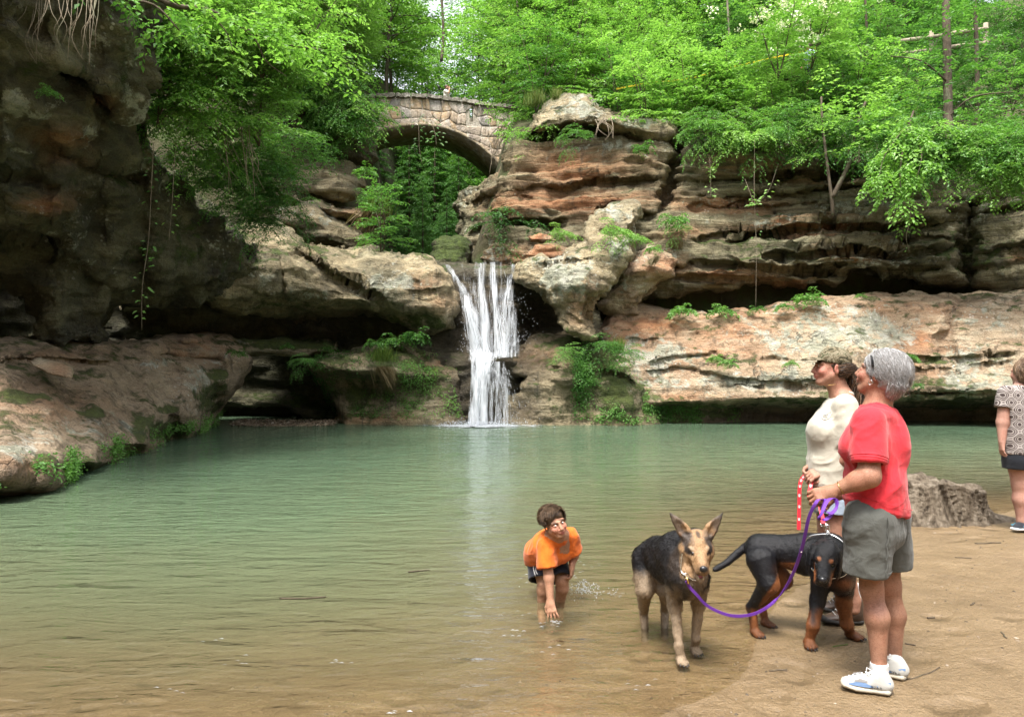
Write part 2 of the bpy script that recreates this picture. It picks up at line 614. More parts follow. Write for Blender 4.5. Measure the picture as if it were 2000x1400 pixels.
# --- right side: the high banded wall
rock('cliff',
     [(893, 525), (905, 470), (900, 405), (915, 372), (955, 342), (985, 322), (1000, 290), (1035, 262), (1110, 250),
      (1200, 250), (1300, 262), (1345, 236), (1420, 238), (1500, 250), (1600, 252), (1740, 285), (1850, 328), (2000, 342), (2120, 338),
      (2120, 585), (1960, 570), (1880, 562), (1760, 548), (1700, 545), (1600, 552), (1540, 556), (1450, 566), (1380, 570), (1300, 580), (1240, 600), (1150, 600), (1000, 540)],
     [(890, [(250, 26), (400, 25), (470, 24.5), (530, 24)]),
      (1010, [(250, 24), (300, 23.6), (345, 23.2), (420, 22.8), (520, 22.4), (600, 23)]),
      (1250, [(250, 23), (300, 22.7), (350, 22.4), (370, 22.2), (480, 21.8), (560, 21.6), (600, 22.4)]),
      (1345, [(230, 22.6), (300, 22.3), (390, 22.4), (470, 21.6), (530, 21.2), (580, 21.8)]),
      (1600, [(240, 22.5), (330, 22.0), (390, 22.2), (430, 21.3), (500, 21.0), (545, 21.6), (580, 22.2)]),
      (1880, [(300, 22), (420, 21.2), (500, 20.6), (560, 21.4)]),
      (2100, [(320, 20.6), (420, 19.6), (500, 19.4), (580, 20.2)])],
     thick=2.5, step=3.6, dstep=0.17, edge=0.35, seed=1, mat=M_GREY, strata=1.55, disp=1.0, kind='structure',
     grooves=[
         ([(985, 372), (1040, 366), (1100, 367), (1160, 352), (1210, 354), (1260, 349), (1306, 352)], 0.55, 8),
         ([(893, 402), (950, 388), (1010, 384), (1060, 392)], 0.4, 7),
         ([(895, 470), (940, 445), (1000, 432), (1070, 436), (1110, 424)], 0.6, 10),
         ([(1150, 420), (1200, 398), (1250, 415), (1300, 420)], 0.45, 8),
         ([(1328, 236), (1322, 300), (1310, 360), (1290, 425)], 0.9, 11, 'v'),
         ([(1335, 308), (1400, 298), (1470, 287), (1540, 277), (1600, 272), (1720, 290)], 0.35, 6),
         ([(1340, 354), (1400, 350), (1460, 345), (1520, 338), (1600, 333), (1710, 322), (1790, 345)], 0.75, 9),
         ([(1355, 383), (1430, 383), (1520, 379), (1600, 372), (1720, 356)], 0.5, 8),
         ([(1330, 409), (1400, 402), (1480, 399), (1560, 401), (1640, 405)], 0.35, 6),
         ([(1410, 470), (1480, 458), (1540, 440), (1600, 431), (1680, 436), (1760, 436), (1900, 430)], 0.75, 10),
         ([(1290, 525), (1360, 512), (1420, 517), (1500, 526), (1580, 532), (1660, 520)], 0.5, 8),
         ([(1480, 492), (1560, 498), (1610, 490), (1680, 481), (1760, 492), (1850, 482), (1920, 470)], 0.6, 10),
         ([(1330, 478), (1380, 462), (1450, 455), (1520, 470)], 0.4, 7),
         ([(1700, 470), (1780, 462), (1880, 465)], 0.4, 7),
         ([(1250, 548), (1330, 540), (1430, 545), (1520, 550)], 0.4, 7),
         ([(1540, 515), (1640, 540), (1760, 530), (1860, 520)], 0.5, 9),
         ([(1800, 395), (1900, 420), (2000, 400), (2110, 395)], 0.6, 12),
         ([(1890, 500), (1960, 480), (2050, 470), (2110, 475)], 0.5, 10),
         ([(1622, 300), (1624, 400), (1618, 480)], 0.35, 5, 'v'),
         ([(1905, 390), (1885, 460), (1892, 570)], 0.8, 16, 'v'),
     ],
     zones=[(IRON, 1130, 330, 130, 40, .9), (IRON, 1130, 390, 150, 30, 1), (IRON, 990, 400, 60, 30, .7), (IRON, 1400, 400, 120, 14, .8), (IRON, 1560, 440, 120, 12, .9),
            (IRON, 1290, 520, 60, 25, .8), (IRON, 1450, 325, 100, 20, .5), (IRON, 1660, 495, 60, 12, .8), (IRON, 1000, 500, 90, 30, .6), (IRON, 1420, 535, 120, 14, .7), (IRON, 1540, 555, 80, 10, .6),
            (IRON, 1600, 350, 90, 10, .6), (IRON, 1340, 455, 70, 14, .5), (IRON, 1990, 500, 20, 12, .8),
            (LICH, 1380, 260, 80, 25, .9), (LICH, 1620, 260, 120, 22, .7), (LICH, 950, 480, 50, 60, .7), (LICH, 1680, 400, 110, 40, .75), (LICH, 1720, 510, 140, 25, .8), (LICH, 1500, 430, 120, 30, .5),
            (LICH, 1200, 290, 140, 20, .6), (LICH, 1930, 400, 110, 60, .6), (LICH, 1760, 545, 120, 12, .7), (LICH, 1360, 395, 80, 18, .6), (LICH, 1330, 500, 80, 30, .4),
            (MOSS, 1900, 500, 120, 60, .55), (MOSS, 1450, 480, 140, 40, .45), (MOSS, 1750, 350, 120, 30, .4), (MOSS, 1350, 300, 60, 60, .3)])

# boulder capping the cliff beside the bridge
rock('boulder',
     [(1022, 268), (1040, 226), (1075, 196), (1115, 184), (1155, 192), (1200, 218), (1250, 226), (1300, 232), (1328, 246), (1320, 272), (1270, 280), (1215, 270), (1160, 252), (1110, 252), (1060, 268)],
     [(1020, [(180, 23.6), (240, 22.8), (280, 23.4)]), (1180, [(180, 23), (235, 22.1), (262, 22.4), (285, 23)]), (1330, [(220, 22.8), (260, 22.2), (285, 22.8)])],
     thick=2.0, step=3.6, dstep=0.14, edge=0.55, seed=2, mat=M_BANK, strata=0.6,
     label='pale lichened boulder capping the cliff just right of the arched bridge',
     zones=[(LICH, 1130, 205, 70, 22, 1), (LICH, 1250, 240, 80, 20, .9), (MOSS, 1060, 250, 50, 30, .4)])

# --- right side: the long pale ledge that drops into the pool
rock('rock_ledge',
     [(1178, 650), (1190, 615), (1240, 600), (1262, 602), (1335, 612), (1400, 611), (1480, 602), (1560, 591), (1620, 583), (1700, 579), (1800, 576), (1860, 573), (1900, 571), (2000, 568), (2120, 565),
      (2120, 870), (1178, 870)],
     [(1180, [(590, 21.2), (640, 20.2), (720, 19.4), (780, 19.05), (800, 19.2), (870, 19.2)]),
      (1330, [(590, 21.6), (620, 20.6), (700, 19.6), (755, 19.15), (785, 19.05), (800, 19.6), (870, 19.7)]),
      (1500, [(575, 21.5), (610, 20.4), (700, 19.4), (760, 18.9), (780, 18.8), (797, 20.0), (870, 20.6)]),
      (1700, [(570, 21.2), (600, 20.0), (690, 19.0), (765, 18.5), (782, 18.5), (797, 20.2), (870, 20.8)]),
      (1850, [(565, 21), (600, 19.5), (690, 18.6), (765, 18.1), (782, 18.3), (796, 20.2), (870, 20.8)]),
      (2120, [(555, 20), (600, 18.6), (700, 17.6), (770, 17.2), (785, 17.4), (800, 19.4), (870, 19.8)])],
     thick=2.2, step=3.6, dstep=0.17, edge=0.4, seed=3, mat=M_PINK, strata=0.45, disp=0.6, kind='structure',
     grooves=[
         ([(1240, 735), (1300, 722), (1350, 722), (1420, 738), (1500, 745), (1600, 746), (1720, 742)], 0.22, 7),
         ([(1250, 715), (1330, 700), (1400, 690), (1440, 712)], 0.25, 8),
         ([(1380, 756), (1460, 752), (1540, 752), (1640, 760), (1740, 755)], 0.28, 6),
         ([(1470, 702), (1510, 698), (1560, 704)], 0.25, 5),
         ([(1700, 694), (1780, 695), (1880, 697), (2000, 690)], 0.25, 6),
         ([(1740, 716), (1800, 718), (1890, 719)], 0.2, 5),
         ([(1870, 706), (1930, 708), (2000, 706)], 0.22, 5),
         ([(1760, 765), (1850, 768), (1960, 766)], 0.25, 6),
         ([(1200, 612), (1280, 616), (1340, 618)], 0.2, 5),
         ([(1192, 662), (1260, 668), (1330, 655), (1400, 650)], 0.12, 5),
         ([(1882, 572), (1862, 612), (1848, 660), (1852, 700)], 0.4, 12, 'v'),
     ],
     zones=[(IRON, 1290, 630, 110, 22, .9), (IRON, 1430, 650, 110, 25, .7), (IRON, 1560, 610, 160, 20, .6), (IRON, 1400, 690, 120, 24, .6), (IRON, 1760, 600, 120, 15, .5), (IRON, 1800, 660, 40, 35, .9), (IRON, 1330, 775, 70, 10, .7), (IRON, 1800, 725, 70, 25, .5),
            (LICH, 1600, 655, 150, 60, 1), (LICH, 1700, 640, 60, 60, 1), (LICH, 1530, 740, 140, 30, .9), (LICH, 1270, 700, 100, 50, .9), (IRON, 1500, 605, 260, 22, .6), (IRON, 1250, 640, 90, 30, .8), (LICH, 1740, 650, 70, 40, .9), (LICH, 1250, 690, 80, 40, .8), (LICH, 1880, 740, 50, 90, 1), (LICH, 1960, 740, 90, 40, .8), (LICH, 1440, 745, 140, 26, .95), (LICH, 1300, 740, 70, 24, .8), (LICH, 1930, 620, 90, 40, .55), (LICH, 1600, 740, 120, 20, .8), (LICH, 1760, 775, 60, 12, .9),
            (MOSS, 1430, 705, 60, 14, .55), (MOSS, 1350, 800, 130, 22, .9), (MOSS, 1600, 785, 160, 14, .7), (MOSS, 1860, 790, 110, 18, .9), (MOSS, 1800, 700, 80, 12, .6), (MOSS, 1820, 745, 60, 16, .4), (MOSS, 1220, 780, 60, 50, .9),
            (WET, 1600, 815, 400, 18, .9)])

# --- leaning pillar beside the falls, and the rounded rock behind it
rock('boulder',
     [(1003, 545), (1014, 520), (1034, 503), (1062, 498), (1092, 500), (1112, 488), (1136, 468), (1150, 438), (1165, 410), (1208, 401), (1241, 404), (1246, 420), (1230, 442), (1243, 468), (1238, 500),
      (1216, 532), (1190, 562), (1166, 590), (1156, 612), (1160, 640), (1172, 660), (1158, 668), (1138, 664), (1124, 655), (1098, 652), (1084, 632), (1079, 606), (1066, 590), (1046, 574), (1024, 560)],
     [(1000, [(400, 20), (500, 19.6), (560, 19.4), (670, 19.2)]), (1130, [(400, 20.2), (470, 19.4), (520, 18.6), (560, 18.4), (610, 18.7), (670, 18.5)]), (1250, [(400, 20.3), (470, 19.5), (540, 19.3), (600, 19.6), (670, 19.5)])],
     thick=1.6, step=3.2, dstep=0.11, edge=0.45, seed=4, mat=M_BANK, strata=0.5, disp=1.0,
     label='white speckled leaning rock pillar at the right edge of the waterfall',
     grooves=[([(1030, 520), (1080, 512), (1130, 505), (1180, 500)], 0.2, 5), ([(1150, 455), (1190, 450), (1240, 455)], 0.25, 5), ([(1085, 618), (1120, 622), (1160, 628)], 0.2, 5)],
     zones=[(LICH, 1100, 540, 80, 60, 1), (LICH, 1210, 480, 40, 40, .9), (LICH, 1200, 415, 50, 20, .9), (IRON, 1130, 600, 40, 40, .5), (MOSS, 1110, 645, 40, 15, .6)])
rock('boulder',
     [(1158, 598), (1186, 566), (1222, 525), (1236, 492), (1262, 478), (1300, 486), (1326, 510), (1322, 540), (1290, 560), (1264, 582), (1250, 604), (1252, 622), (1215, 622), (1180, 612)],
     [(1160, [(470, 20.6), (540, 20.2), (620, 20.8)]), (1260, [(470, 20.6), (530, 19.9), (560, 20.2), (625, 20.6)]), (1330, [(480, 21), (540, 20.6), (620, 21)])],
     thick=1.6, step=3.4, dstep=0.13, edge=0.45, seed=5, mat=M_PINK, strata=0.9, disp=0.7,
     label='pinkish rounded rock wedged behind the leaning pillar under the banded cliff',
     zones=[(IRON, 1290, 520, 50, 20, .9), (LICH, 1210, 560, 40, 30, .5), (LICH, 1260, 500, 40, 20, .5)])
for k, (pl, yy, lb, zn) in enumerate([
    ([(1020, 500), (1045, 478), (1085, 474), (1120, 482), (1125, 500), (1090, 508), (1050, 508)], 20.6, 'flat rust brown slab on the ledge at the top of the falls', [(IRON, 1060, 490, 60, 30, .9)]),
    ([(1030, 462), (1055, 455), (1080, 460), (1088, 472), (1060, 478), (1035, 474)], 21.3, 'small orange stone lying above the rust brown slab', [(IRON, 1060, 465, 60, 30, 1)]),
    ([(1090, 508), (1100, 494), (1122, 490), (1130, 502), (1118, 514), (1098, 516)], 19.5, 'small tan stone perched on the shoulder of the leaning pillar', [(LICH, 1110, 500, 30, 20, .6)]),
]):
    rock('stone', pl, [(0, [(0, yy)])], thick=0.7, step=2.5, dstep=0.08, edge=0.2, seed=60 + k, mat=M_PINK, strata=0.35, disp=0.25, rough_edge=2, label=lb, zones=zn)

# --- rock behind and beside the falls
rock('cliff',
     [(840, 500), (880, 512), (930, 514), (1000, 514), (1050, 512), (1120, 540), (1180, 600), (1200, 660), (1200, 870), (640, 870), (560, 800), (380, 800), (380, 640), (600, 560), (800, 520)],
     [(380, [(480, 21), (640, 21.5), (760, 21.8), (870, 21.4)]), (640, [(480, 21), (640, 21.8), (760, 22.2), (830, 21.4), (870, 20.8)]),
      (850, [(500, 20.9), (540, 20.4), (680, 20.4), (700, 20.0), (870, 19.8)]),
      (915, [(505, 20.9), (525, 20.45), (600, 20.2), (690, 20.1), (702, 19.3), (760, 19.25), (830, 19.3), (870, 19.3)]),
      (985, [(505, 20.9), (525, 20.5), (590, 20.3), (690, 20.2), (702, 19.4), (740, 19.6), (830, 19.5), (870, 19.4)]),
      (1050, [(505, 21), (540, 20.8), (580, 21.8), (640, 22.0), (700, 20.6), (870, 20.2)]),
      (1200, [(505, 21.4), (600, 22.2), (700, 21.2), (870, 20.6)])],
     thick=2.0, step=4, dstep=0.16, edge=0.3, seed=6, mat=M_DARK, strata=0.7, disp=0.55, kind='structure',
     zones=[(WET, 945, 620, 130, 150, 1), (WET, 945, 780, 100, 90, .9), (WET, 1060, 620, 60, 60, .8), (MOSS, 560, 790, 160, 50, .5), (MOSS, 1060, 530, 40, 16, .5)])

# --- left of the falls
rock('boulder',
     [(232, 612), (250, 580), (330, 545), (400, 500), (440, 462), (500, 440), (545, 440), (600, 473), (660, 481), (710, 488), (760, 488), (802, 497), (846, 516), (872, 536), (889, 552), (893, 590), (888, 640),
      (850, 644), (800, 636), (750, 622), (700, 614), (640, 624), (560, 626), (450, 612), (350, 592), (290, 592)],
     [(230, [(430, 16.8), (560, 15.6), (620, 16.4)]), (400, [(430, 17.6), (500, 16.6), (560, 16.4), (600, 17), (640, 18)]),
      (560, [(430, 18.8), (480, 18.2), (520, 17.6), (570, 17.7), (610, 18.4), (650, 19.4)]),
      (700, [(460, 19.8), (500, 19.0), (560, 18.35), (590, 18.5), (615, 19.2), (650, 20)]),
      (850, [(480, 20.2), (520, 19.2), (560, 18.9), (600, 18.9), (640, 19.5), (660, 20)]), (900, [(500, 20.6), (560, 19.9), (640, 20.2)])],
     thick=2.4, step=3.4, dstep=0.15, edge=0.5, seed=7, mat=M_BANK, strata=0.35, disp=0.9,
     label='huge overhanging rock shoulder left of the falls, grey tan with a mossy underside',
     grooves=[([(560, 470), (600, 500), (644, 534), (707, 562), (760, 590)], 0.45, 12), ([(785, 518), (800, 540), (825, 555), (850, 590)], 0.18, 4),
              ([(790, 515), (830, 514), (870, 532)], 0.2, 4), ([(800, 570), (850, 568), (892, 564)], 0.2, 4), ([(735, 545), (730, 580), (745, 615)], 0.15, 5, 'v'), ([(545, 500), (555, 540), (545, 600)], 0.15, 5, 'v')],
     zones=[(LICH, 760, 545, 80, 40, .85), (LICH, 600, 570, 90, 30, .55), (LICH, 500, 540, 70, 30, .5), (IRON, 830, 550, 30, 16, .5), (IRON, 860, 590, 30, 20, .4),
            (MOSS, 330, 570, 140, 40, .6), (MOSS, 600, 480, 50, 20, .55), (MOSS, 560, 600, 120, 20, .6), (MOSS, 800, 628, 80, 14, .9), (MOSS, 480, 500, 80, 50, .45), (WET, 640, 620, 120, 12, .6)])
rock('boulder',
     [(602, 700), (625, 692), (662, 690), (700, 680), (732, 671), (784, 668), (815, 678), (878, 690), (915, 706), (920, 740), (914, 800), (912, 870), (652, 870), (652, 790), (625, 750), (606, 722)],
     [(600, [(660, 19.2), (705, 18.4), (722, 18.5), (745, 19.6), (800, 19.4), (870, 19.2)]), (700, [(660, 19.6), (700, 18.6), (724, 18.3), (748, 19.4), (785, 19.3), (800, 18.9), (870, 18.8)]),
      (790, [(660, 20), (690, 19.2), (730, 18.5), (760, 19.0), (800, 18.9), (870, 18.8)]), (880, [(680, 20), (720, 19.4), (760, 19.2), (820, 18.9), (870, 18.9)]), (920, [(680, 20), (740, 19.6), (870, 19.2)])],
     thick=2.0, step=3.4, dstep=0.14, edge=0.4, seed=8, mat=M_BANK, strata=0.45, disp=0.7,
     label='low mossy ledge boulder at the pool edge just left of the falling water',
     zones=[(MOSS, 700, 770, 90, 26, 1), (MOSS, 640, 705, 70, 22, .6), (MOSS, 760, 700, 60, 26, .75), (MOSS, 830, 740, 60, 40, .75), (MOSS, 690, 810, 60, 10, .8), (MOSS, 790, 800, 60, 30, .6), (IRON, 720, 815, 80, 12, .8), (IRON, 880, 700, 50, 20, .5), (WET, 890, 780, 40, 60, .9), (WET, 720, 775, 90, 18, .4), (LICH, 790, 725, 30, 16, .6)])
rock('boulder',
     [(978, 712), (996, 700), (1012, 676), (1036, 657), (1075, 649), (1120, 652), (1165, 660), (1196, 676), (1244, 706), (1262, 750), (1294, 788), (1300, 870), (975, 870), (980, 775), (1020, 768), (1024, 740), (985, 728)],
     [(975, [(650, 20.4), (710, 19.5), (780, 19.5), (870, 19.2)]), (1040, [(640, 20.6), (680, 19.6), (730, 18.9), (800, 18.7), (870, 18.7)]), (1130, [(640, 20.4), (690, 19.2), (740, 18.5), (760, 18.8), (800, 18.8), (870, 18.8)]),
      (1220, [(650, 20.4), (710, 19.3), (760, 18.7), (800, 18.6), (870, 18.7)]), (1300, [(660, 20.4), (780, 19.2), (870, 18.9)])],
     thick=1.8, step=3.4, dstep=0.14, edge=0.45, seed=9, mat=M_BANK, strata=0.4, disp=0.7,
     label='wet brown mound with mossy right side at the foot of the falls',
     grooves=[([(1110, 740), (1150, 728), (1200, 730), (1260, 760)], 0.35, 9), ([(1040, 720), (1100, 712), (1150, 700)], 0.12, 5)],
     zones=[(WET, 1030, 700, 80, 70, .9), (WET, 1020, 800, 60, 40, .8), (IRON, 1060, 690, 60, 20, .6), (MOSS, 1160, 700, 90, 40, .95), (MOSS, 1220, 780, 90, 50, .95), (MOSS, 1110, 790, 80, 30, .6), (LICH, 1230, 750, 30, 16, .5)])
# flat mossy shelf between the big slab and the cave
rock('rock_ledge', [(360, 662), (420, 655), (500, 660), (560, 656), (650, 664), (668, 678), (640, 690), (560, 692), (500, 694), (420, 700)],
     [(360, [(640, 18), (690, 17.6)]), (670, [(640, 20), (690, 19.4)])], thick=1.4, step=3.4, dstep=0.12, edge=0.25, seed=10, mat=M_TAN, strata=0.6, disp=0.35, kind='structure',
     zones=[(MOSS, 560, 668, 110, 14, 1), (IRON, 420, 665, 60, 20, .5), (LICH, 480, 665, 30, 10, .7)])

# --- big sloping slab on the left bank
rock('rock_ledge',
     [(-160, 662), (0, 658), (100, 656), (180, 660), (236, 664), (300, 658), (345, 654), (430, 658), (470, 672), (491, 702), (478, 730), (464, 755), (436, 800), (402, 850), (380, 900), (250, 1000), (60, 1080), (-160, 1180)],
     [(-160, [(650, 12.0), (720, 10.4), (850, 8.2), (960, 6.9), (985, 7.0), (1005, 7.4), (1180, 7.4)]),
      (0, [(645, 13.2), (700, 11.7), (800, 10.0), (905, 8.1), (930, 7.95), (945, 8.4), (965, 8.6), (1080, 8.5)]),
      (75, [(645, 13.8), (700, 12.4), (800, 10.6), (905, 8.8), (940, 8.5), (952, 8.9), (965, 9.1), (1060, 9.0)]),
      (170, [(645, 14.8), (700, 13.6), (800, 11.8), (870, 10.6), (902, 10.1), (915, 10.5), (935, 10.7), (1000, 10.6)]),
      (280, [(645, 16), (700, 15.0), (780, 13.6), (840, 12.6), (868, 12.3), (880, 12.7), (900, 12.9), (980, 12.8)]),
      (350, [(645, 17), (700, 16.2), (760, 15.2), (805, 14.4), (830, 14.6), (850, 15.4), (900, 15.6)]),
      (430, [(645, 18.4), (700, 17.4), (745, 16.8), (770, 17.2), (800, 17.8), (840, 18.0), (900, 18)]),
      (500, [(645, 19), (700, 18), (730, 18.4), (900, 19)])],
     thick=2.0, step=3.6, dstep=0.15, edge=0.3, seed=12, mat=M_SLAB, strata=0.18, disp=0.45, rough_edge=4, kind='structure',
     grooves=[([(288, 698), (330, 690), (380, 700), (430, 702), (455, 735)], 0.45, 8), ([(320, 668), (370, 672), (410, 668)], 0.3, 5), ([(-20, 697), (60, 700), (150, 706), (240, 708)], 0.3, 7), ([(310, 786), (335, 790), (350, 800)], 0.35, 9)],
     zones=[(LICH, 30, 885, 70, 22, 1), (LICH, 380, 750, 40, 60, .75), (LICH, 260, 835, 40, 20, .8), (LICH, 150, 840, 120, 40, .5), (LICH, 310, 710, 50, 12, .9), (LICH, 410, 710, 60, 20, .6),
            (IRON, 100, 790, 120, 40, .45), (IRON, 150, 690, 110, 20, .4), (IRON, 380, 680, 80, 25, .6), (IRON, 60, 920, 80, 14, .7),
            (MOSS, 180, 800, 30, 10, .8), (MOSS, 60, 770, 60, 12, .5), (MOSS, 40, 965, 90, 22, 1), (MOSS, 190, 915, 110, 18, 1), (MOSS, 330, 840, 70, 26, 1), (MOSS, 410, 780, 40, 40, 1), (MOSS, 330, 795, 20, 10, .7), (MOSS, -80, 980, 90, 30, 1),
            (WET, 200, 930, 260, 18, .6)])
# broken slab lying on the left bank
rock('stone', [(55, 705), (72, 697), (130, 706), (140, 718), (144, 740), (128, 740), (95, 728), (62, 716)], [(50, [(690, 11.8), (740, 11.0)]), (150, [(690, 12.0), (740, 11.3)])],
     thick=0.5, step=2.5, dstep=0.06, edge=0.1, seed=13, mat=M_PINK, strata=0.3, disp=0.12, rough_edge=2, label='dark broken slab of rock jutting from the sloping left bank', zones=[(IRON, 120, 715, 30, 20, .6), (MOSS, 80, 730, 30, 10, .6)])

# --- dark overhanging wall on the left
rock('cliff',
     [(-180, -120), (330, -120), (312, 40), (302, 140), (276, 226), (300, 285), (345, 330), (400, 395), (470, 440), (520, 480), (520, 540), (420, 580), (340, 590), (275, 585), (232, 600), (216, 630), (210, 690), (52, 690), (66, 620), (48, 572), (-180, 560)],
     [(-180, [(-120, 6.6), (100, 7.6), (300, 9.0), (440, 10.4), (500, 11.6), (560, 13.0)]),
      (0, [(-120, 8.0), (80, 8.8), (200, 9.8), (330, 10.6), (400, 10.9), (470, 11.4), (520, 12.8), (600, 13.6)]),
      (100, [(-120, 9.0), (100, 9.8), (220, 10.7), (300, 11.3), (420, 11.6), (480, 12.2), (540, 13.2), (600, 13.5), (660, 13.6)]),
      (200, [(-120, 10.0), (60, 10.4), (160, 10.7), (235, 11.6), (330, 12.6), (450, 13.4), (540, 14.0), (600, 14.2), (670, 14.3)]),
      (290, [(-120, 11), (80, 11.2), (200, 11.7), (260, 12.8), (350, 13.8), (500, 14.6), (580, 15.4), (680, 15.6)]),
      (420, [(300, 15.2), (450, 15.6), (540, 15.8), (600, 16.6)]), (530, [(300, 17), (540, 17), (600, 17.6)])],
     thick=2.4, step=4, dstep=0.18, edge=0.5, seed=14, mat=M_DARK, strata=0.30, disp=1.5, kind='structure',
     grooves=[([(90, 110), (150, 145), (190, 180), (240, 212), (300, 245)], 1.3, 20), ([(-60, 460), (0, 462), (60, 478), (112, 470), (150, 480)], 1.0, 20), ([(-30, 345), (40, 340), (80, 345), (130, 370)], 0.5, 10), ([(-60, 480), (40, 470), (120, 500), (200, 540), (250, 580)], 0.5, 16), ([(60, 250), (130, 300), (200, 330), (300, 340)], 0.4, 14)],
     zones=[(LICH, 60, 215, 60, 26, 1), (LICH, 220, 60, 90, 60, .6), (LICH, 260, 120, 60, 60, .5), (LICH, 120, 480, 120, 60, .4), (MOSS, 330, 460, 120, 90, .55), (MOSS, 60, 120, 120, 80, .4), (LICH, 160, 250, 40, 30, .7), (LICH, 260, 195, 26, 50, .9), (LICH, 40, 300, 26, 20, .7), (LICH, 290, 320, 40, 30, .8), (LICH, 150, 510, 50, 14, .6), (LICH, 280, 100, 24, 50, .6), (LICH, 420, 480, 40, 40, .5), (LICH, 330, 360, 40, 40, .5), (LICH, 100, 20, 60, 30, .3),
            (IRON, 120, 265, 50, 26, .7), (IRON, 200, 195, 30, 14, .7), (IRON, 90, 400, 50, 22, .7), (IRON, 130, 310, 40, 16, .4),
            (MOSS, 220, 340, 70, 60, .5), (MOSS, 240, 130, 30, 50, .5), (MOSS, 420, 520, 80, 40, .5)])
# back of the recess under the left wall
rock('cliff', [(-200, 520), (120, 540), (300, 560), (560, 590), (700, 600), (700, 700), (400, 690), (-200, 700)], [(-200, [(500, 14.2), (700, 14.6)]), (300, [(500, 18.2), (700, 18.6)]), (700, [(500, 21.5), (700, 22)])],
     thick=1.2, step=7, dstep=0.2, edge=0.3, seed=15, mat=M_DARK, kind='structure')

# --- stacked blocks on the left of the gorge, under the bridge
for k, (pl, y0, lb, zn, th) in enumerate([
    ([(540, 230), (600, 215), (690, 225), (716, 262), (728, 300), (722, 322), (690, 322), (620, 312), (556, 300), (530, 262)], 24.0, 'dark hollowed rock hidden under the trailing greenery at the left bridge end', [(MOSS, 640, 260, 80, 40, .5)], 2.4),
    ([(560, 318), (584, 304), (640, 306), (694, 320), (716, 350), (718, 368), (690, 386), (650, 388), (600, 380), (566, 366)], 23.2, 'uppermost of the stacked brown blocks below the left end of the bridge', [(LICH, 650, 330, 60, 20, .4), (MOSS, 600, 360, 50, 20, .5)], 2.2),
    ([(566, 382), (612, 384), (660, 396), (706, 402), (724, 416), (716, 434), (680, 432), (630, 418), (580, 404)], 22.4, 'thin tan slab wedged in the middle of the stacked blocks', [(LICH, 640, 400, 70, 20, .6), (IRON, 680, 412, 40, 14, .6)], 2.0),
    ([(560, 412), (610, 408), (640, 424), (690, 446), (716, 460), (720, 482), (690, 492), (640, 486), (590, 470), (556, 446)], 21.6, 'lowest and broadest of the stacked tan blocks above the rock shoulder', [(LICH, 620, 425, 70, 20, .6), (MOSS, 650, 470, 60, 16, .5)], 2.0),
    ([(528, 404), (556, 396), (576, 412), (580, 436), (560, 448), (530, 444)], 20.6, 'rounded grey boulder at the left end of the stacked blocks', [(LICH, 555, 415, 30, 30, .8)], 1.4),
]):
    rock('boulder', pl, [(540, [(200, y0 + .4), (500, y0 + .4)]), (640, [(200, y0), (500, y0)]), (730, [(200, y0 + .8), (500, y0 + .8)])], thick=th, step=3.4, dstep=0.14, edge=0.45, seed=20 + k, mat=M_TAN if k else M_DARK, strata=0.8, disp=0.8, label=lb, zones=zn)
# boulders in the throat of the gorge
rock('boulder', [(884, 396), (900, 372), (940, 360), (965, 352), (985, 344), (985, 420), (950, 470), (900, 470), (890, 430)], [(880, [(340, 27), (480, 26)]), (990, [(340, 26), (480, 25)])], thick=2, step=3.8, dstep=0.16, edge=0.6, seed=27, mat=M_GREY,
     label='grey green boulder under the right foot of the bridge arch', zones=[(LICH, 930, 380, 60, 30, .9), (MOSS, 930, 440, 40, 40, .5)])
rock('boulder', [(828, 520), (838, 490), (868, 470), (900, 466), (920, 480), (915, 520), (870, 530)], [(820, [(450, 23.4), (530, 22.6)]), (930, [(450, 23.6), (530, 22.8)])], thick=1.6, step=3.4, dstep=0.14, edge=0.5, seed=28, mat=M_DARK,
     label='dark mossy boulder in the throat above the waterfall lip', zones=[(MOSS, 870, 490, 50, 30, .9)])
# ------------------------------------------------------------ ground, pool, falls
SHORE = [(-60, 1.0), (-8, 2.0), (-2.2, 2.4), (0.3, 2.78), (0.74, 3.2), (1.12, 3.62), (1.45, 4.1), (2.2, 5.2), (3.0, 6.3), (3.95, 7.2), (5.6, 7.75), (9, 8.4), (60, 14)]

def shore_dist(X, Y):
    """positive on the sand, negative in the pool"""
    S = np.array(SHORE, float)
    d2 = np.full(X.shape, 1e18)
    for a, b in zip(S[:-1], S[1:]):
        e = b - a
        t = np.clip(((X - a[0]) * e[0] + (Y - a[1]) * e[1]) / (e @ e), 0, 1)
        d2 = np.minimum(d2, (X - a[0] - t * e[0]) ** 2 + (Y - a[1] - t * e[1]) ** 2)
    yl = np.interp(X, S[:, 0], S[:, 1])
    return np.where(Y < yl, 1, -1) * np.sqrt(d2)

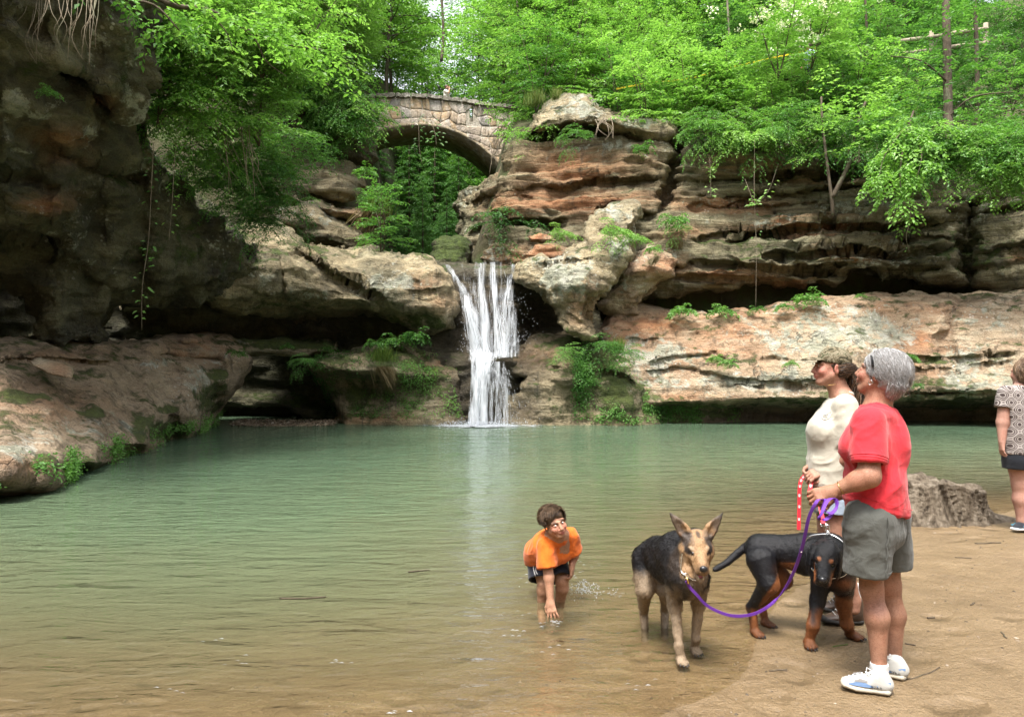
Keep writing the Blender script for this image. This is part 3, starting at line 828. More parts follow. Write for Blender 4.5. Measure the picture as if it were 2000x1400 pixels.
def height(X, Y):
    d = shore_dist(X, Y) + 0.10 * fbm(np.stack([X * 1.1, Y * 1.1, X * 0], -1), 3, 77)
    bed = np.where(d > 0, np.interp(d, [0, 1, 3, 8, 20], [0, 0.035, 0.09, 0.3, 0.5]), -np.interp(-d, [0, .5, 1, 2, 4, 8], [0, .045, .115, .28, .62, 1.25]))
    bed = bed + 0.008 * fbm(np.stack([X * 3.0, Y * 3.0, X * 0], -1), 3, 78) * smooth01((np.abs(d)) / 0.5 + .2)
    n = fbm(np.stack([X * 0.12, Y * 0.12, X * 0], -1), 4, 79)
    # hillsides round the pool
    top = np.interp(X, [-45, -14, -9, -5.5, 0, 3.3, 8, 13, 20, 45], [17, 13.0, 11.2, 9.9, 9.2, 9.2, 8.7, 7.0, 6.6, 9]) + np.maximum(Y - 24, 0) * np.interp(X, [-45, -10, -3, 2, 8, 20], [0.5, 0.35, 0.3, 0.55, 0.72, 0.72])
    top = np.minimum(top, 27 + 2 * n) + 0.8 * n
    xg = -3.4 - 0.04 * (Y - 24)
    g = smooth01((np.abs(X - xg) - 1.3) / 2.6)
    gbed = 4.1 + np.maximum(Y - 24, 0) * 0.06
    g = np.maximum(g, smooth01((Y - 50) / 12))
    hill = gbed * (1 - g) + top * g
    wb = smooth01((Y - 22.9) / 0.9)
    xl = np.interp(Y, [-5, 5, 18, 24], [-9.5, -10.2, -13.5, -15])
    wl = smooth01((xl - X) / 2.0)
    hl = np.interp(Y, [-10, 5, 24], [9, 10, 12]) + 0.45 * (xl - X)
    xr = np.interp(Y, [-10, 18, 24], [14, 18, 18])
    wr = smooth01((X - xr) / 6.0)
    hr = 5 + 0.45 * (X - xr)
    wk = smooth01((-5.0 - Y) / 9.0)
    hk = 0.5 + 0.75 * (-5.0 - Y)  # unseen slope behind the camera, added to keep front light out of the recesses
    h = bed
    h = h * (1 - wk) + hk * wk
    h = h * (1 - wr) + hr * wr
    h = h * (1 - wl) + np.minimum(hl, 26) * wl
    h = h * (1 - wb) + hill * wb
    return h

def warp_axis(lo, hi, c, fine, n):
    """coordinates spaced finely round c and coarsely far away"""
    k = 3.6
    a = np.arcsinh((lo - c) / fine) ; b = np.arcsinh((hi - c) / fine)
    return c + fine * np.sinh(np.linspace(a, b, n))

def height1(x, y):
    return float(height(np.array([float(x)]), np.array([float(y)]))[0])

gx = warp_axis(-70, 70, 1.0, 3.2, 300)
gy = warp_axis(-40, 95, 4.5, 3.0, 330)
GX, GY = np.meshgrid(gx, gy, indexing='ij')
GH = height(GX, GY)
nxg, nyg = GX.shape
ii = np.arange(nxg * nyg).reshape(nxg, nyg)
GQ = np.stack([ii[:-1, :-1].ravel(), ii[1:, :-1].ravel(), ii[1:, 1:].ravel(), ii[:-1, 1:].ravel()], 1)

def sand_material():
    t = NT('ground')
    P = t.pos()
    s = t.n('SeparateXYZ'); t.l(P, s.inputs[0])
    zz = t.math('ADD', s.outputs[2], t.math('MULTIPLY', t.math('SUBTRACT', t.noise(P, 1.7, 5, 0.6), 0.5), 0.10))
    damp = t.remap(zz, 0.17, 0.03)
    n1 = t.noise(P, 2.3, 6, 0.65)
    n2 = t.noise(P, 60, 4, 0.7)
    dry = t.ramp(n1, [(0.3, (0.215, 0.150, 0.092)), (0.5, (0.275, 0.198, 0.125)), (0.72, (0.33, 0.245, 0.162))])
    wetc = t.ramp(n1, [(0.3, (0.145, 0.097, 0.049)), (0.55, (0.185, 0.126, 0.065)), (0.75, (0.215, 0.150, 0.082))])
    c = t.mix(damp, dry, wetc)
    v = t.n('TexVoronoi'); t.l(P, v.inputs['Vector']); v.inputs['Scale'].default_value = 23
    sp = t.math('MULTIPLY', t.remap(v.outputs['Distance'], 0.22, 0.10), t.remap(t.noise(P, 2.0, 3, 0.6), 0.5, 0.65))
    c = t.mix(t.math('MULTIPLY', sp, 0.75), c, (0.06, 0.04, 0.022))
    c = t.mix(1.0, c, t.ramp(n2, [(0.25, (0.62, 0.62, 0.62)), (0.55, (1, 1, 1))]), 'MULTIPLY')
    forest = t.math('MAXIMUM', t.remap(s.outputs[2], 0.9, 2.2), t.math('MAXIMUM', t.remap(s.outputs[1], 12.5, 15.0), t.remap(s.outputs[0], -7.5, -9.0)))
    fc = t.ramp(t.noise(P, 0.9, 7, 0.7), [(0.3, (0.03, 0.022, 0.012)), (0.5, (0.055, 0.05, 0.02)), (0.65, (0.05, 0.075, 0.018))])
    c = t.mix(forest, c, fc)
    h = t.math('ADD', t.math('MULTIPLY', t.noise(P, 6, 6, 0.65), 1.0), t.math('MULTIPLY', n2, 0.25))
    vd = t.n('TexVoronoi', feature='SMOOTH_F1'); t.l(t.mapping(P, scale=(1, 1, 0)), vd.inputs['Vector']); vd.inputs['Scale'].default_value = 3.6
    dent = t.math('MULTIPLY', t.remap(vd.outputs['Distance'], 0.10, 0.34), t.remap(t.noise(P, 0.7, 2, 0.5), 0.38, 0.55, 0.1, 1.0))
    h = t.math('ADD', h, t.math('MULTIPLY', dent, 0.8))
    bn = t.bump(h, 0.06, 1.0)
    rough = t.math('SUBTRACT', 0.92, t.math('MULTIPLY', damp, 0.50))
    t.principled(c, rough, bn, 0.45)
    return t.m
V = np.stack([GX.ravel(), GY.ravel(), GH.ravel()], 1)
o = link('ground', mesh_np('ground', V, GQ), sand_material()); o['kind'] = 'structure'

# water sheet over the basin (stops under the banks)
wx = warp_axis(-16, 17, 0.5, 3.0, 240); wy = warp_axis(-2, 23.2, 3.5, 3.0, 240)
WX, WY = np.meshgrid(wx, wy, indexing='ij')
WH = height(WX, WY)
ring = np.hypot(WX + 0.75, WY - 18.6)
WZ = 0.0025 * np.sin(WX * 9 + 3 * fbm(np.stack([WX, WY, WX * 0], -1), 2, 5)) * np.clip((WY - 3) / 6, 0, 1)
WZ += 0.018 * np.sin(ring * 9) * np.exp(-ring / 1.6)
n1, n2 = WX.shape
ii = np.arange(n1 * n2).reshape(n1, n2)
WQ = np.stack([ii[:-1, :-1].ravel(), ii[1:, :-1].ravel(), ii[1:, 1:].ravel(), ii[:-1, 1:].ravel()], 1)
keep = (WH.ravel()[WQ].min(1) < 0.03)
WQ = WQ[keep]
me = mesh_np('water', np.stack([WX.ravel(), WY.ravel(), WZ.ravel()], 1), WQ)
fattr(me, 'depth', np.maximum(-WH.ravel(), 0))

def water_material():
    t = NT('pool_water')
    P = t.pos()
    dep = t.attr('depth').outputs['Fac']
    # ripples: long crests lying across the view, plus finer chop
    r1 = t.noise(t.mapping(P, scale=(0.55, 1.9, 1), rot=(0, 0, math.radians(7))), 2.6, 4, 0.55, 0.5)
    r2 = t.noise(t.mapping(P, scale=(0.7, 1.7, 1), rot=(0, 0, math.radians(-14))), 7.0, 3, 0.5, 0.3)
    patch = t.remap(t.noise(P, 0.33, 3, 0.5), 0.35, 0.65, 0.35, 1.0)
    h = t.math('ADD', t.math('MULTIPLY', r1, 0.55), t.math('MULTIPLY', t.math('MULTIPLY', r2, patch), 0.42))
    bn = t.bump(h, 0.072, 1.0)
    turb = t.math('SUBTRACT', 1.0, t.math('POWER', 2.718, t.math('MULTIPLY', dep, -2.7)))
    murk = t.ramp(t.math('ADD', t.math('MULTIPLY', dep, 0.7), t.math('MULTIPLY', t.noise(P, 0.5, 4, 0.6), 0.25)),
                  [(0.10, (0.175, 0.135, 0.072)), (0.32, (0.130, 0.138, 0.076)), (0.62, (0.096, 0.132, 0.076)), (1.0, (0.064, 0.102, 0.062))])
    tr = t.n('BsdfTransparent'); tr.inputs[0].default_value = (0.97, 0.95, 0.88, 1)
    df = t.n('BsdfDiffuse'); t.l(murk, df.inputs[0])
    body = t.n('MixShader'); t.l(turb, body.inputs[0]); t.l(tr.outputs[0], body.inputs[1]); t.l(df.outputs[0], body.inputs[2])
    gl = t.n('BsdfGlossy'); gl.inputs['Roughness'].default_value = 0.03; t.l(bn, gl.inputs['Normal'])
    fr = t.n('Fresnel'); fr.inputs['IOR'].default_value = 1.33; t.l(bn, fr.inputs['Normal'])
    mx = t.n('MixShader'); t.l(fr.outputs[0], mx.inputs[0]); t.l(body.outputs[0], mx.inputs[1]); t.l(gl.outputs[0], mx.inputs[2])
    t.l(mx.outputs[0], t.out.inputs['Surface'])
    return t.m
o = link('water', me, water_material()); o['kind'] = 'structure'

# gravel bar in the cave mouth on the left
def scatter_pebbles(name, pts, size, mat, seed):
    r = np.random.default_rng(seed)
    n = len(pts)
    base = np.array([[1, 0, 0], [-1, 0, 0], [0, 1, 0], [0, -1, 0], [0, 0, 1], [0, 0, -1]], float)
    fc = np.array([[0, 2, 4], [2, 1, 4], [1, 3, 4], [3, 0, 4], [2, 0, 5], [1, 2, 5], [3, 1, 5], [0, 3, 5]])
    sc = r.uniform(0.5, 1.3, (n, 1, 3)) * np.array([1, 1, 0.6]) * (size * r.uniform(0.4, 1.4, n) ** 1.5)[:, None, None]
    a = r.uniform(0, 6.28, n); ca, sa = np.cos(a), np.sin(a)
    B = base[None] * sc
    X = B[..., 0] * ca[:, None] - B[..., 1] * sa[:, None]; Yq = B[..., 0] * sa[:, None] + B[..., 1] * ca[:, None]
    Vv = np.stack([X, Yq, B[..., 2]], -1) + pts[:, None, :]
    Fv = (fc[None] + (np.arange(n) * 6)[:, None, None]).reshape(-1, 3)
    me = mesh_np(name, Vv.reshape(-1, 3), Fv, False)
    fattr(me, 'tint', np.repeat(r.random(n), 8), 'FACE')
    o = link(name, me, mat); o['kind'] = 'stuff'
    return o
t = NT('pebble')
tc = t.ramp(t.attr('tint').outputs['Fac'], [(0.0, (0.04, 0.028, 0.018)), (0.5, (0.11, 0.08, 0.05)), (0.9, (0.19, 0.145, 0.10)), (1, (0.32, 0.28, 0.23))])
t.principled(tc, 0.6)
M_PEB = t.m
r = np.random.default_rng(3)
px = r.uniform(-7.4, -4.7, 2600); py = 18.5 + 0.22 * np.abs(r.normal(size=2600)) * 2 + (px + 6) ** 2 * .12
pz = 0.0 + 0.12 * smooth01((py - 18.4) / 0.8) * r.random(2600)
scatter_pebbles('gravel', np.stack([px, py, pz], 1), 0.032, M_PEB, 4)
# grit, bark crumbs and pebbles on the beach
px = r.uniform(-2.6, 6.5, 14000); py = r.uniform(2.3, 8.0, 14000)
sd = shore_dist(px, py)
clump = vnoise(np.stack([px * 2.2, py * 2.2, px * 0], -1), 9)
k = (sd > -1.3) & (r.random(14000) < np.clip(0.12 + 0.55 * clump, 0.02, 1)) & (sd < 3.5)
px, py = px[k], py[k]
scatter_pebbles('grit', np.stack([px, py, height(px, py) + 0.001], 1), 0.0075, M_PEB, 5)

# ------------------------------------------------------------ waterfall
t = NT('falling_water')
wc = t.n('BsdfPrincipled')
wc.inputs['Base Color'].default_value = (0.60, 0.63, 0.67, 1); wc.inputs['Roughness'].default_value = 0.35
tl = t.n('BsdfTranslucent'); tl.inputs[0].default_value = (0.60, 0.63, 0.67, 1)
m1 = t.n('MixShader'); m1.inputs[0].default_value = 0.4; t.l(wc.outputs[0], m1.inputs[1]); t.l(tl.outputs[0], m1.inputs[2])
tr = t.n('BsdfTransparent')
m2 = t.n('MixShader'); al = t.attr('thin').outputs['Fac']; t.l(al, m2.inputs[0]); t.l(m1.outputs[0], m2.inputs[1]); t.l(tr.outputs[0], m2.inputs[2])
t.l(m2.outputs[0], t.out.inputs['Surface'])
M_FALL = t.m

class Strands:
    def __init__(s): s.V = []; s.F = []; s.T = []; s.n = 0
    def strand(s, pts, w, thin):
        n = len(pts)
        P = np.array(pts)
        wv = w * np.sin(np.linspace(0.12, math.pi - 0.12, n)) ** 0.6
        L = P.copy(); R = P.copy()
        L[:, 0] -= wv / 2; R[:, 0] += wv / 2
        V = np.empty((2 * n, 3)); V[0::2] = L; V[1::2] = R
        a = np.arange(n - 1) * 2 + s.n
        s.F.append(np.stack([a, a + 1, a + 3, a + 2], 1)); s.V.append(V); s.T.append(np.full(2 * n, thin)); s.n += 2 * n
    def drop(s, p, r_, thin, stretch=1.0):
        b = np.array([[1, 0, 0], [-1, 0, 0], [0, 1, 0], [0, -1, 0], [0, 0, stretch], [0, 0, -stretch]], float) * r_ + np.array(p)
        fc = np.array([[0, 2, 4, 4], [2, 1, 4, 4]])
        s.V.append(b)
        s.F3 = getattr(s, 'F3', [])
        s.F3.append(np.array([[0, 2, 4], [2, 1, 4], [1, 3, 4], [3, 0, 4], [2, 0, 5], [1, 2, 5], [3, 1, 5], [0, 3, 5]]) + s.n)
        s.T.append(np.full(6, thin)); s.n += 6
    def build(s, name):
        me = mesh_np(name, np.concatenate(s.V), [np.concatenate(s.F)] + ([np.concatenate(s.F3)] if hasattr(s, 'F3') else []))
        fattr(me, 'thin', np.concatenate(s.T))
        return link(name, me, M_FALL)

def water_run(S, rnd, n, path, spread, w, thin, seg=(0.15, 0.5), steps=7):
    """short streaks that follow a centre path of (u, v, depth) points; spread = half width in px along it"""
    P = np.array(path, float)
    tt = np.linspace(0, 1, len(P))
    for _ in range(n):
        t0 = rnd.uniform(-0.05, 0.97); t1 = min(1.0, t0 + rnd.uniform(*seg)); t0 = max(t0, 0)
        off = rnd.gauss(0, 0.42)
        off = max(-1, min(1, off)); dz = rnd.uniform(-0.10, 0.03); wob = rnd.uniform(-.1, .1)
        pts = []
        for k in range(steps):
            q = t0 + (t1 - t0) * k / (steps - 1)
            u = np.interp(q, tt, P[:, 0]); v = np.interp(q, tt, P[:, 1]); y = np.interp(q, tt, P[:, 2])
            sp = np.interp(q, tt, spread)
            p = at(u + (off + wob * k / steps) * sp, v, y + dz)
            pts.append((p.x, p.y, p.z))
        S.strand(pts, w * rnd.uniform(0.4, 1.5), min(1, max(0, rnd.gauss(thin, 0.16))))

def veil(S, path, spread, thin, seed, n=26, m=44, bulge=.10):
    P = np.array(path, float); tt = np.linspace(0, 1, len(P))
    q, a = np.meshgrid(np.linspace(0, 1, m), np.linspace(-1, 1, n), indexing='ij')
    sp = np.interp(q, tt, spread)
    u = np.interp(q, tt, P[:, 0]) + a * sp; v = np.interp(q, tt, P[:, 1]); y = np.interp(q, tt, P[:, 2])
    nz = fbm(np.stack([u / 4.2, v / 60, q * 0 + seed], -1), 4, seed, .6) + .35 * vnoise(np.stack([u / 11, v / 26, q * 0], -1), seed + 3)
    W = at_np(u, v, y - bulge * (1 - a ** 2) + .06 * nz)
    th = thin + .42 * nz + .9 * np.maximum(np.abs(a) - .55, 0) / .45 * .6
    ii = np.arange(n * m).reshape(m, n)
    S.V.append(W.reshape(-1, 3)); S.T.append(np.clip(th, .06, 1).ravel())
    S.F.append(np.stack([ii[:-1, :-1].ravel(), ii[:-1, 1:].ravel(), ii[1:, 1:].ravel(), ii[1:, :-1].ravel()], 1) + S.n); S.n += n * m

rnd = random.Random(5)
S = Strands()
veil(S, [(872, 517, 20.3), (890, 542, 20.1), (908, 574, 19.95), (922, 620, 19.6), (936, 680, 19.35), (943, 704, 19.15)], [7, 9, 11, 17, 24, 28], .56, 1)
veil(S, [(938, 514, 20.45), (938, 530, 20.3), (941, 580, 19.95), (947, 640, 19.6), (952, 702, 19.2)], [6, 6, 9, 15, 22], .72, 2)
veil(S, [(962, 512, 20.45), (962, 528, 20.3), (966, 590, 19.9), (974, 650, 19.55), (982, 698, 19.25)], [6, 6, 9, 15, 24], .58, 3)
veil(S, [(1002, 516, 20.4), (998, 540, 20.2), (994, 590, 19.8), (996, 650, 19.5), (988, 696, 19.25)], [7, 7, 13, 23, 30], .72, 4)
veil(S, [(958, 512, 20.5), (958, 530, 20.36), (958, 600, 20.0), (958, 700, 19.3)], [60, 58, 50, 42], .97, 5, 60, 50)
veil(S, [(946, 688, 19.25), (944, 706, 18.98), (940, 735, 18.85), (936, 780, 18.72), (933, 832, 18.6)], [28, 24, 20, 19, 20], .30, 6)
veil(S, [(966, 706, 19.0), (970, 750, 18.8), (972, 832, 18.6)], [20, 25, 28], .72, 7)
# upper tier: left chute sliding in, main jets and a fan on the right
water_run(S, rnd, 24, [(878, 524, 20.1), (893, 548, 19.95), (907, 574, 19.85)], [3, 4, 5], 0.016, 0.62, (0.2, .6))
water_run(S, rnd, 90, [(910, 576, 19.75), (916, 600, 19.5), (926, 640, 19.35), (936, 680, 19.25), (942, 704, 19.1)], [5, 9, 13, 18, 22], 0.017, 0.42)
water_run(S, rnd, 60, [(916, 596, 19.6), (926, 640, 19.35), (936, 680, 19.25), (942, 704, 19.1)], [7, 16, 22, 26], 0.014, 0.6, (.1, .35))
water_run(S, rnd, 46, [(936, 522, 20.2), (938, 560, 20.0), (943, 600, 19.7), (948, 650, 19.45), (953, 700, 19.2)], [2, 3, 7, 11, 14], 0.013, 0.58, (.1, .35))
water_run(S, rnd, 36, [(961, 516, 20.2), (963, 555, 20.0), (967, 600, 19.7), (974, 650, 19.45), (978, 696, 19.2)], [2, 3, 5, 10, 16], 0.015, 0.52, (.12, .45))
water_run(S, rnd, 90, [(998, 534, 20.1), (995, 562, 19.95), (992, 600, 19.65), (993, 650, 19.4), (986, 694, 19.2)], [3, 5, 10, 20, 26], 0.013, 0.62, (.06, .22))
water_run(S, rnd, 80, [(972, 610, 19.6), (984, 650, 19.4), (996, 690, 19.3)], [10, 22, 28], 0.013, 0.62, (.06, .2))
water_run(S, rnd, 46, [(906, 590, 19.7), (912, 640, 19.5), (922, 690, 19.3)], [4, 10, 16], 0.010, 0.62, (.06, .18))
water_run(S, rnd, 20, [(962, 668, 19.3), (1000, 676, 19.3), (1028, 654, 19.5)], [10, 10, 6], 0.014, 0.65, (.1, .3))
water_run(S, rnd, 70, [(958, 522, 20.15), (958, 570, 19.9), (958, 630, 19.6), (956, 700, 19.3)], [36, 40, 38, 36], 0.009, 0.70, (.06, .2))
water_run(S, rnd, 60, [(920, 540, 20.1), (926, 600, 19.75), (938, 690, 19.3)], [16, 16, 18], 0.007, 0.74, (.06, .2))
# shelf and lower tier
water_run(S, rnd, 60, [(942, 690, 19.15), (944, 706, 18.95), (942, 722, 18.85)], [28, 24, 18], 0.016, 0.45, (.15, .6))
water_run(S, rnd, 100, [(941, 708, 18.95), (936, 740, 18.8), (932, 780, 18.7), (929, 832, 18.6)], [15, 15, 14, 14], 0.018, 0.40)
water_run(S, rnd, 90, [(948, 708, 18.95), (942, 760, 18.75), (940, 832, 18.6)], [22, 26, 30], 0.014, 0.58, (.08, .3))
water_run(S, rnd, 90, [(966, 712, 18.95), (972, 760, 18.75), (974, 832, 18.6)], [14, 18, 22], 0.012, 0.62, (.06, .25))
water_run(S, rnd, 60, [(983, 716, 18.95), (996, 745, 18.75), (1004, 790, 18.6), (1006, 830, 18.55)], [6, 11, 15, 18], 0.009, 0.66, (.05, .15))
for _ in range(420):      # flung drops
    q = rnd.random()
    if q < .45: u, v, y = rnd.gauss(1000, 22), rnd.uniform(570, 690), 19.3
    elif q < .6: u, v, y = rnd.gauss(908, 9), rnd.uniform(590, 690), 19.4
    elif q < .8: u, v, y = rnd.gauss(990, 20), rnd.uniform(715, 825), 18.6
    else: u, v, y = rnd.gauss(945, 45), 828 - abs(rnd.gauss(0, 9)), 18.5
    S.drop(at(u, v, y + rnd.uniform(-.2, .1)), rnd.uniform(0.004, 0.010), rnd.uniform(.2, .6), rnd.uniform(1, 2.5))
o = S.build('waterfall'); tag(o, 'white two tier waterfall pouring over the dark wet step into the pool', 'waterfall')

# foam where it lands
S = Strands()
for _ in range(900):
    a = rnd.uniform(0, 6.283); rr = abs(rnd.gauss(0, 0.55))
    x = -0.78 + math.cos(a) * rr * 1.25; y = 18.45 + math.sin(a) * rr * 0.5
    if y > 18.9: continue
    L = rnd.uniform(.03, .16)
    S.strand([(x - L, y, 0.022), (x, y + rnd.uniform(-.02, .02), 0.03), (x + L, y, 0.022)], 0.02, rnd.uniform(.2, .7))
    n = S.n
    # lie flat: widen in depth instead of across
    v = S.V[-1]; c = (v[0::2] + v[1::2]) / 2; hw = (v[1::2, 0] - v[0::2, 0])
    v[0::2] = c; v[1::2] = c; v[0::2, 1] -= hw * 1.6; v[1::2, 1] += hw * 1.6
    S.drop((x, y, 0.02 + rnd.random() ** 2 * .12), rnd.uniform(.006, .016), rnd.uniform(.1, .4))
o = S.build('foam'); o['kind'] = 'stuff'

# splash beside the boy and bright flecks drifting on the shallows
S = Strands()
for _ in range(260):
    a = rnd.uniform(0, 6.283); rr = abs(rnd.gauss(0, .09))
    c_ = ground_at(1140, 1160, 0.0)
    S.drop((c_.x + math.cos(a) * rr * 1.3, c_.y + math.sin(a) * rr, .008 + rnd.random() ** 2 * .10 * max(0, 1 - rr / .2)), rnd.uniform(.0015, .0042), rnd.uniform(.1, .5), rnd.uniform(.8, 1.8))
for (u, v, n_) in ((1075, 1218, 14), (1115, 1120, 8), (1165, 1100, 7), (468, 1292, 5), (660, 1296, 5), (780, 1388, 6), (1005, 1240, 6), (330, 1345, 4), (1250, 1340, 5), (1085, 1268, 5), (420, 1248, 3), (1205, 1165, 4), (1030, 1130, 8), (995, 1200, 5)):
    for k in range(n_):
        p = ground_at(u + rnd.gauss(0, 16), v + rnd.gauss(0, 5), .004)
        S.strand([(p.x - .012, p.y, .004), (p.x, p.y + .004, .006), (p.x + .012, p.y, .004)], .010 * rnd.uniform(.4, 1.3), rnd.uniform(.2, .6))
        v_ = S.V[-1]; c = (v_[0::2] + v_[1::2]) / 2; hw = v_[1::2, 0] - v_[0::2, 0]
        v_[0::2] = c; v_[1::2] = c; v_[0::2, 1] -= hw / 2; v_[1::2, 1] += hw / 2
o = S.build('splash'); o['kind'] = 'stuff'
# ------------------------------------------------------------ leaves and plants
def leaf_material(name, c0, c1, c2, trans=0.42, rough=0.5):
    t = NT(name)
    a = t.attr('tint').outputs['Fac']
    oi = t.n('ObjectInfo').outputs['Random']
    f = t.math('ADD', t.math('MULTIPLY', a, 0.62), t.math('MULTIPLY', oi, 0.38))
    f = t.math('ADD', f, t.math('MULTIPLY', t.math('SUBTRACT', t.noise(t.pos(), 0.7, 3, 0.6), 0.5), 0.5))
    c = t.ramp(f, [(0.15, c0), (0.5, c1), (0.85, c2)])
    p = t.n('BsdfPrincipled'); t.l(c, p.inputs['Base Color']); p.inputs['Roughness'].default_value = rough; p.inputs['Specular IOR Level'].default_value = 0.3
    tl = t.n('BsdfTranslucent')
    tc = t.mix(1.0, c, (1.12, 1.25, 0.62), 'MULTIPLY'); t.l(tc, tl.inputs[0])
    m = t.n('MixShader'); m.inputs[0].default_value = trans
    t.l(p.outputs[0], m.inputs[1]); t.l(tl.outputs[0], m.inputs[2]); t.l(m.outputs[0], t.out.inputs['Surface'])
    return t.m
M_LIME = leaf_material('leaf_lime', (0.105, 0.230, 0.045), (0.180, 0.345, 0.075), (0.275, 0.450, 0.135), 0.48, .42)
M_MID = leaf_material('leaf_green', (0.052, 0.145, 0.032), (0.098, 0.230, 0.050), (0.172, 0.330, 0.085), 0.45, .42)
M_DEEP = leaf_material('leaf_deep', (0.028, 0.088, 0.024), (0.055, 0.145, 0.036), (0.100, 0.215, 0.058), 0.4, .42)
M_HEM = leaf_material('needles', (0.045, 0.128, 0.036), (0.085, 0.205, 0.058), (0.155, 0.310, 0.092), 0.38, .45)
M_GRASS = leaf_material('grass_blade', (0.07, 0.13, 0.02), (0.12, 0.20, 0.03), (0.26, 0.25, 0.09), 0.35)
M_DRY = leaf_material('dry_grass', (0.16, 0.115, 0.06), (0.25, 0.19, 0.105), (0.34, 0.28, 0.16), 0.25)
M_PETAL = leaf_material('petal', (0.55, 0.55, 0.42), (0.68, 0.68, 0.55), (0.75, 0.75, 0.66), 0.3)
def bark_material(name, a, b):
    t = NT(name)
    P = t.objco()
    n = t.noise(t.mapping(P, scale=(1, 1, 0.2)), 14, 6, 0.65)
    c = t.ramp(n, [(0.3, a), (0.7, b)])
    c = t.mix(t.remap(t.noise(P, 2.3, 5, 0.65), 0.52, 0.66, 0, .5), c, (0.16, 0.18, 0.11))
    t.principled(c, 0.9, t.bump(n, 0.03, 0.8), 0.2)
    return t.m
M_BARK = bark_material('bark', (0.035, 0.026, 0.018), (0.12, 0.095, 0.068))
M_PALE = bark_material('pale_bark', (0.12, 0.10, 0.075), (0.28, 0.245, 0.19))
M_ROOT = bark_material('dry_root', (0.11, 0.085, 0.058), (0.27, 0.225, 0.165))

def norm(a):
    return a / np.maximum(np.linalg.norm(a, axis=-1, keepdims=True), 1e-9)

class Leaves:
    """small folded leaf blades, two triangles each"""
    def __init__(s, seed):
        s.r = np.random.default_rng(seed); s.P = []; s.D = []; s.N = []; s.L = []; s.W = []; s.T = []
    def add(s, P, D, N, L, W, T=None):
        n = len(P)
        s.P.append(P); s.D.append(norm(D)); s.N.append(norm(N)); s.L.append(np.broadcast_to(L, (n,)).astype(float)); s.W.append(np.broadcast_to(W, (n,)).astype(float))
        s.T.append(s.r.random(n) if T is None else np.broadcast_to(T, (n,)).astype(float))
    def mesh(s, name, fold=0.14, droop=0.12):
        P, D, N = np.concatenate(s.P), np.concatenate(s.D), np.concatenate(s.N)
        L, W, T = np.concatenate(s.L), np.concatenate(s.W), np.concatenate(s.T)
        side = norm(np.cross(D, N)); up = norm(np.cross(side, D))
        Lc, Wc = L[:, None], W[:, None]
        mid = P + D * Lc * 0.45
        V = np.stack([P, mid + side * Wc / 2 + up * Lc * fold * .5, P + D * Lc - up * Lc * droop, mid - side * Wc / 2 + up * Lc * fold * .5], 1).reshape(-1, 3)
        b = np.arange(len(P))[:, None] * 4
        Fc = np.concatenate([b + np.array([[0, 1, 2]]), b + np.array([[0, 2, 3]])], 1).reshape(-1, 3)
        me = mesh_np(name, V, Fc, False)
        fattr(me, 'tint', np.repeat(T, 2), 'FACE')
        return me

def spray(lv, p0, d0, length, leaf, rng, droop=0.5, width=0.5, twigs=9, flat=0.75, lw=0.55, tube=None, rad=0.012, dens=1.0):
    """a flat leafy bough: axis bending down, side twigs left and right, leaves in two rows"""
    n = 10
    d = d0 / np.linalg.norm(d0)
    pts = [np.array(p0, float)]
    for k in range(n):
        d = d + np.array([rng.normal(0, .08), rng.normal(0, .08), -droop * (0.35 + k / n) / n * 1.6])
        d /= np.linalg.norm(d)
        pts.append(pts[-1] + d * length / n)
    pts = np.array(pts)
    if tube is not None:
        tube.tube([tuple(p) for p in pts[::2]], [rad * (1 - 0.8 * k / 5) for k in range(6)], 4, False)
    up = np.array([0, 0, 1.0])
    bt = rng.uniform(-.2, .2)
    for k in range(twigs):
        q = 0.18 + 0.82 * (k + rng.uniform(-.3, .3)) / max(1, twigs - 1)
        q = min(max(q, 0.05), 1.0)
        i = min(int(q * n), n - 1)
        b = pts[i] + (pts[i + 1] - pts[i]) * (q * n - i)
        ax = norm(pts[i + 1] - pts[i])
        sd = norm(np.cross(ax, up))
        s = 1 if k % 2 else -1
        tl = length * width * (1 - 0.65 * q) * rng.uniform(.7, 1.2)
        if k >= twigs - 1: td = ax
        else: td = norm(ax * 0.75 + sd * s * 0.85 + up * rng.normal(0, .14))
        m = max(3, int(dens * tl / (leaf * 0.42)))
        qq = (np.arange(m) + rng.uniform(0, 1, m) * .6) / m
        curve = b[None] + td[None] * (qq * tl)[:, None] - up[None] * (qq ** 2 * tl * droop * .45)[:, None]
        sg = np.where(np.arange(m) % 2 == 0, 1, -1)
        ts = norm(np.cross(td, up))
        D = td[None] * 0.7 + ts[None] * (sg * .8)[:, None] + rng.normal(0, .22, (m, 3)) - up[None] * .18
        N = up[None] * flat + rng.normal(0, .30, (m, 3))
        L = leaf * rng.uniform(.65, 1.25, m)
        lv.add(curve, D, N, L, L * lw, np.clip(rng.normal(.5 + bt, .22, m), 0, 1))

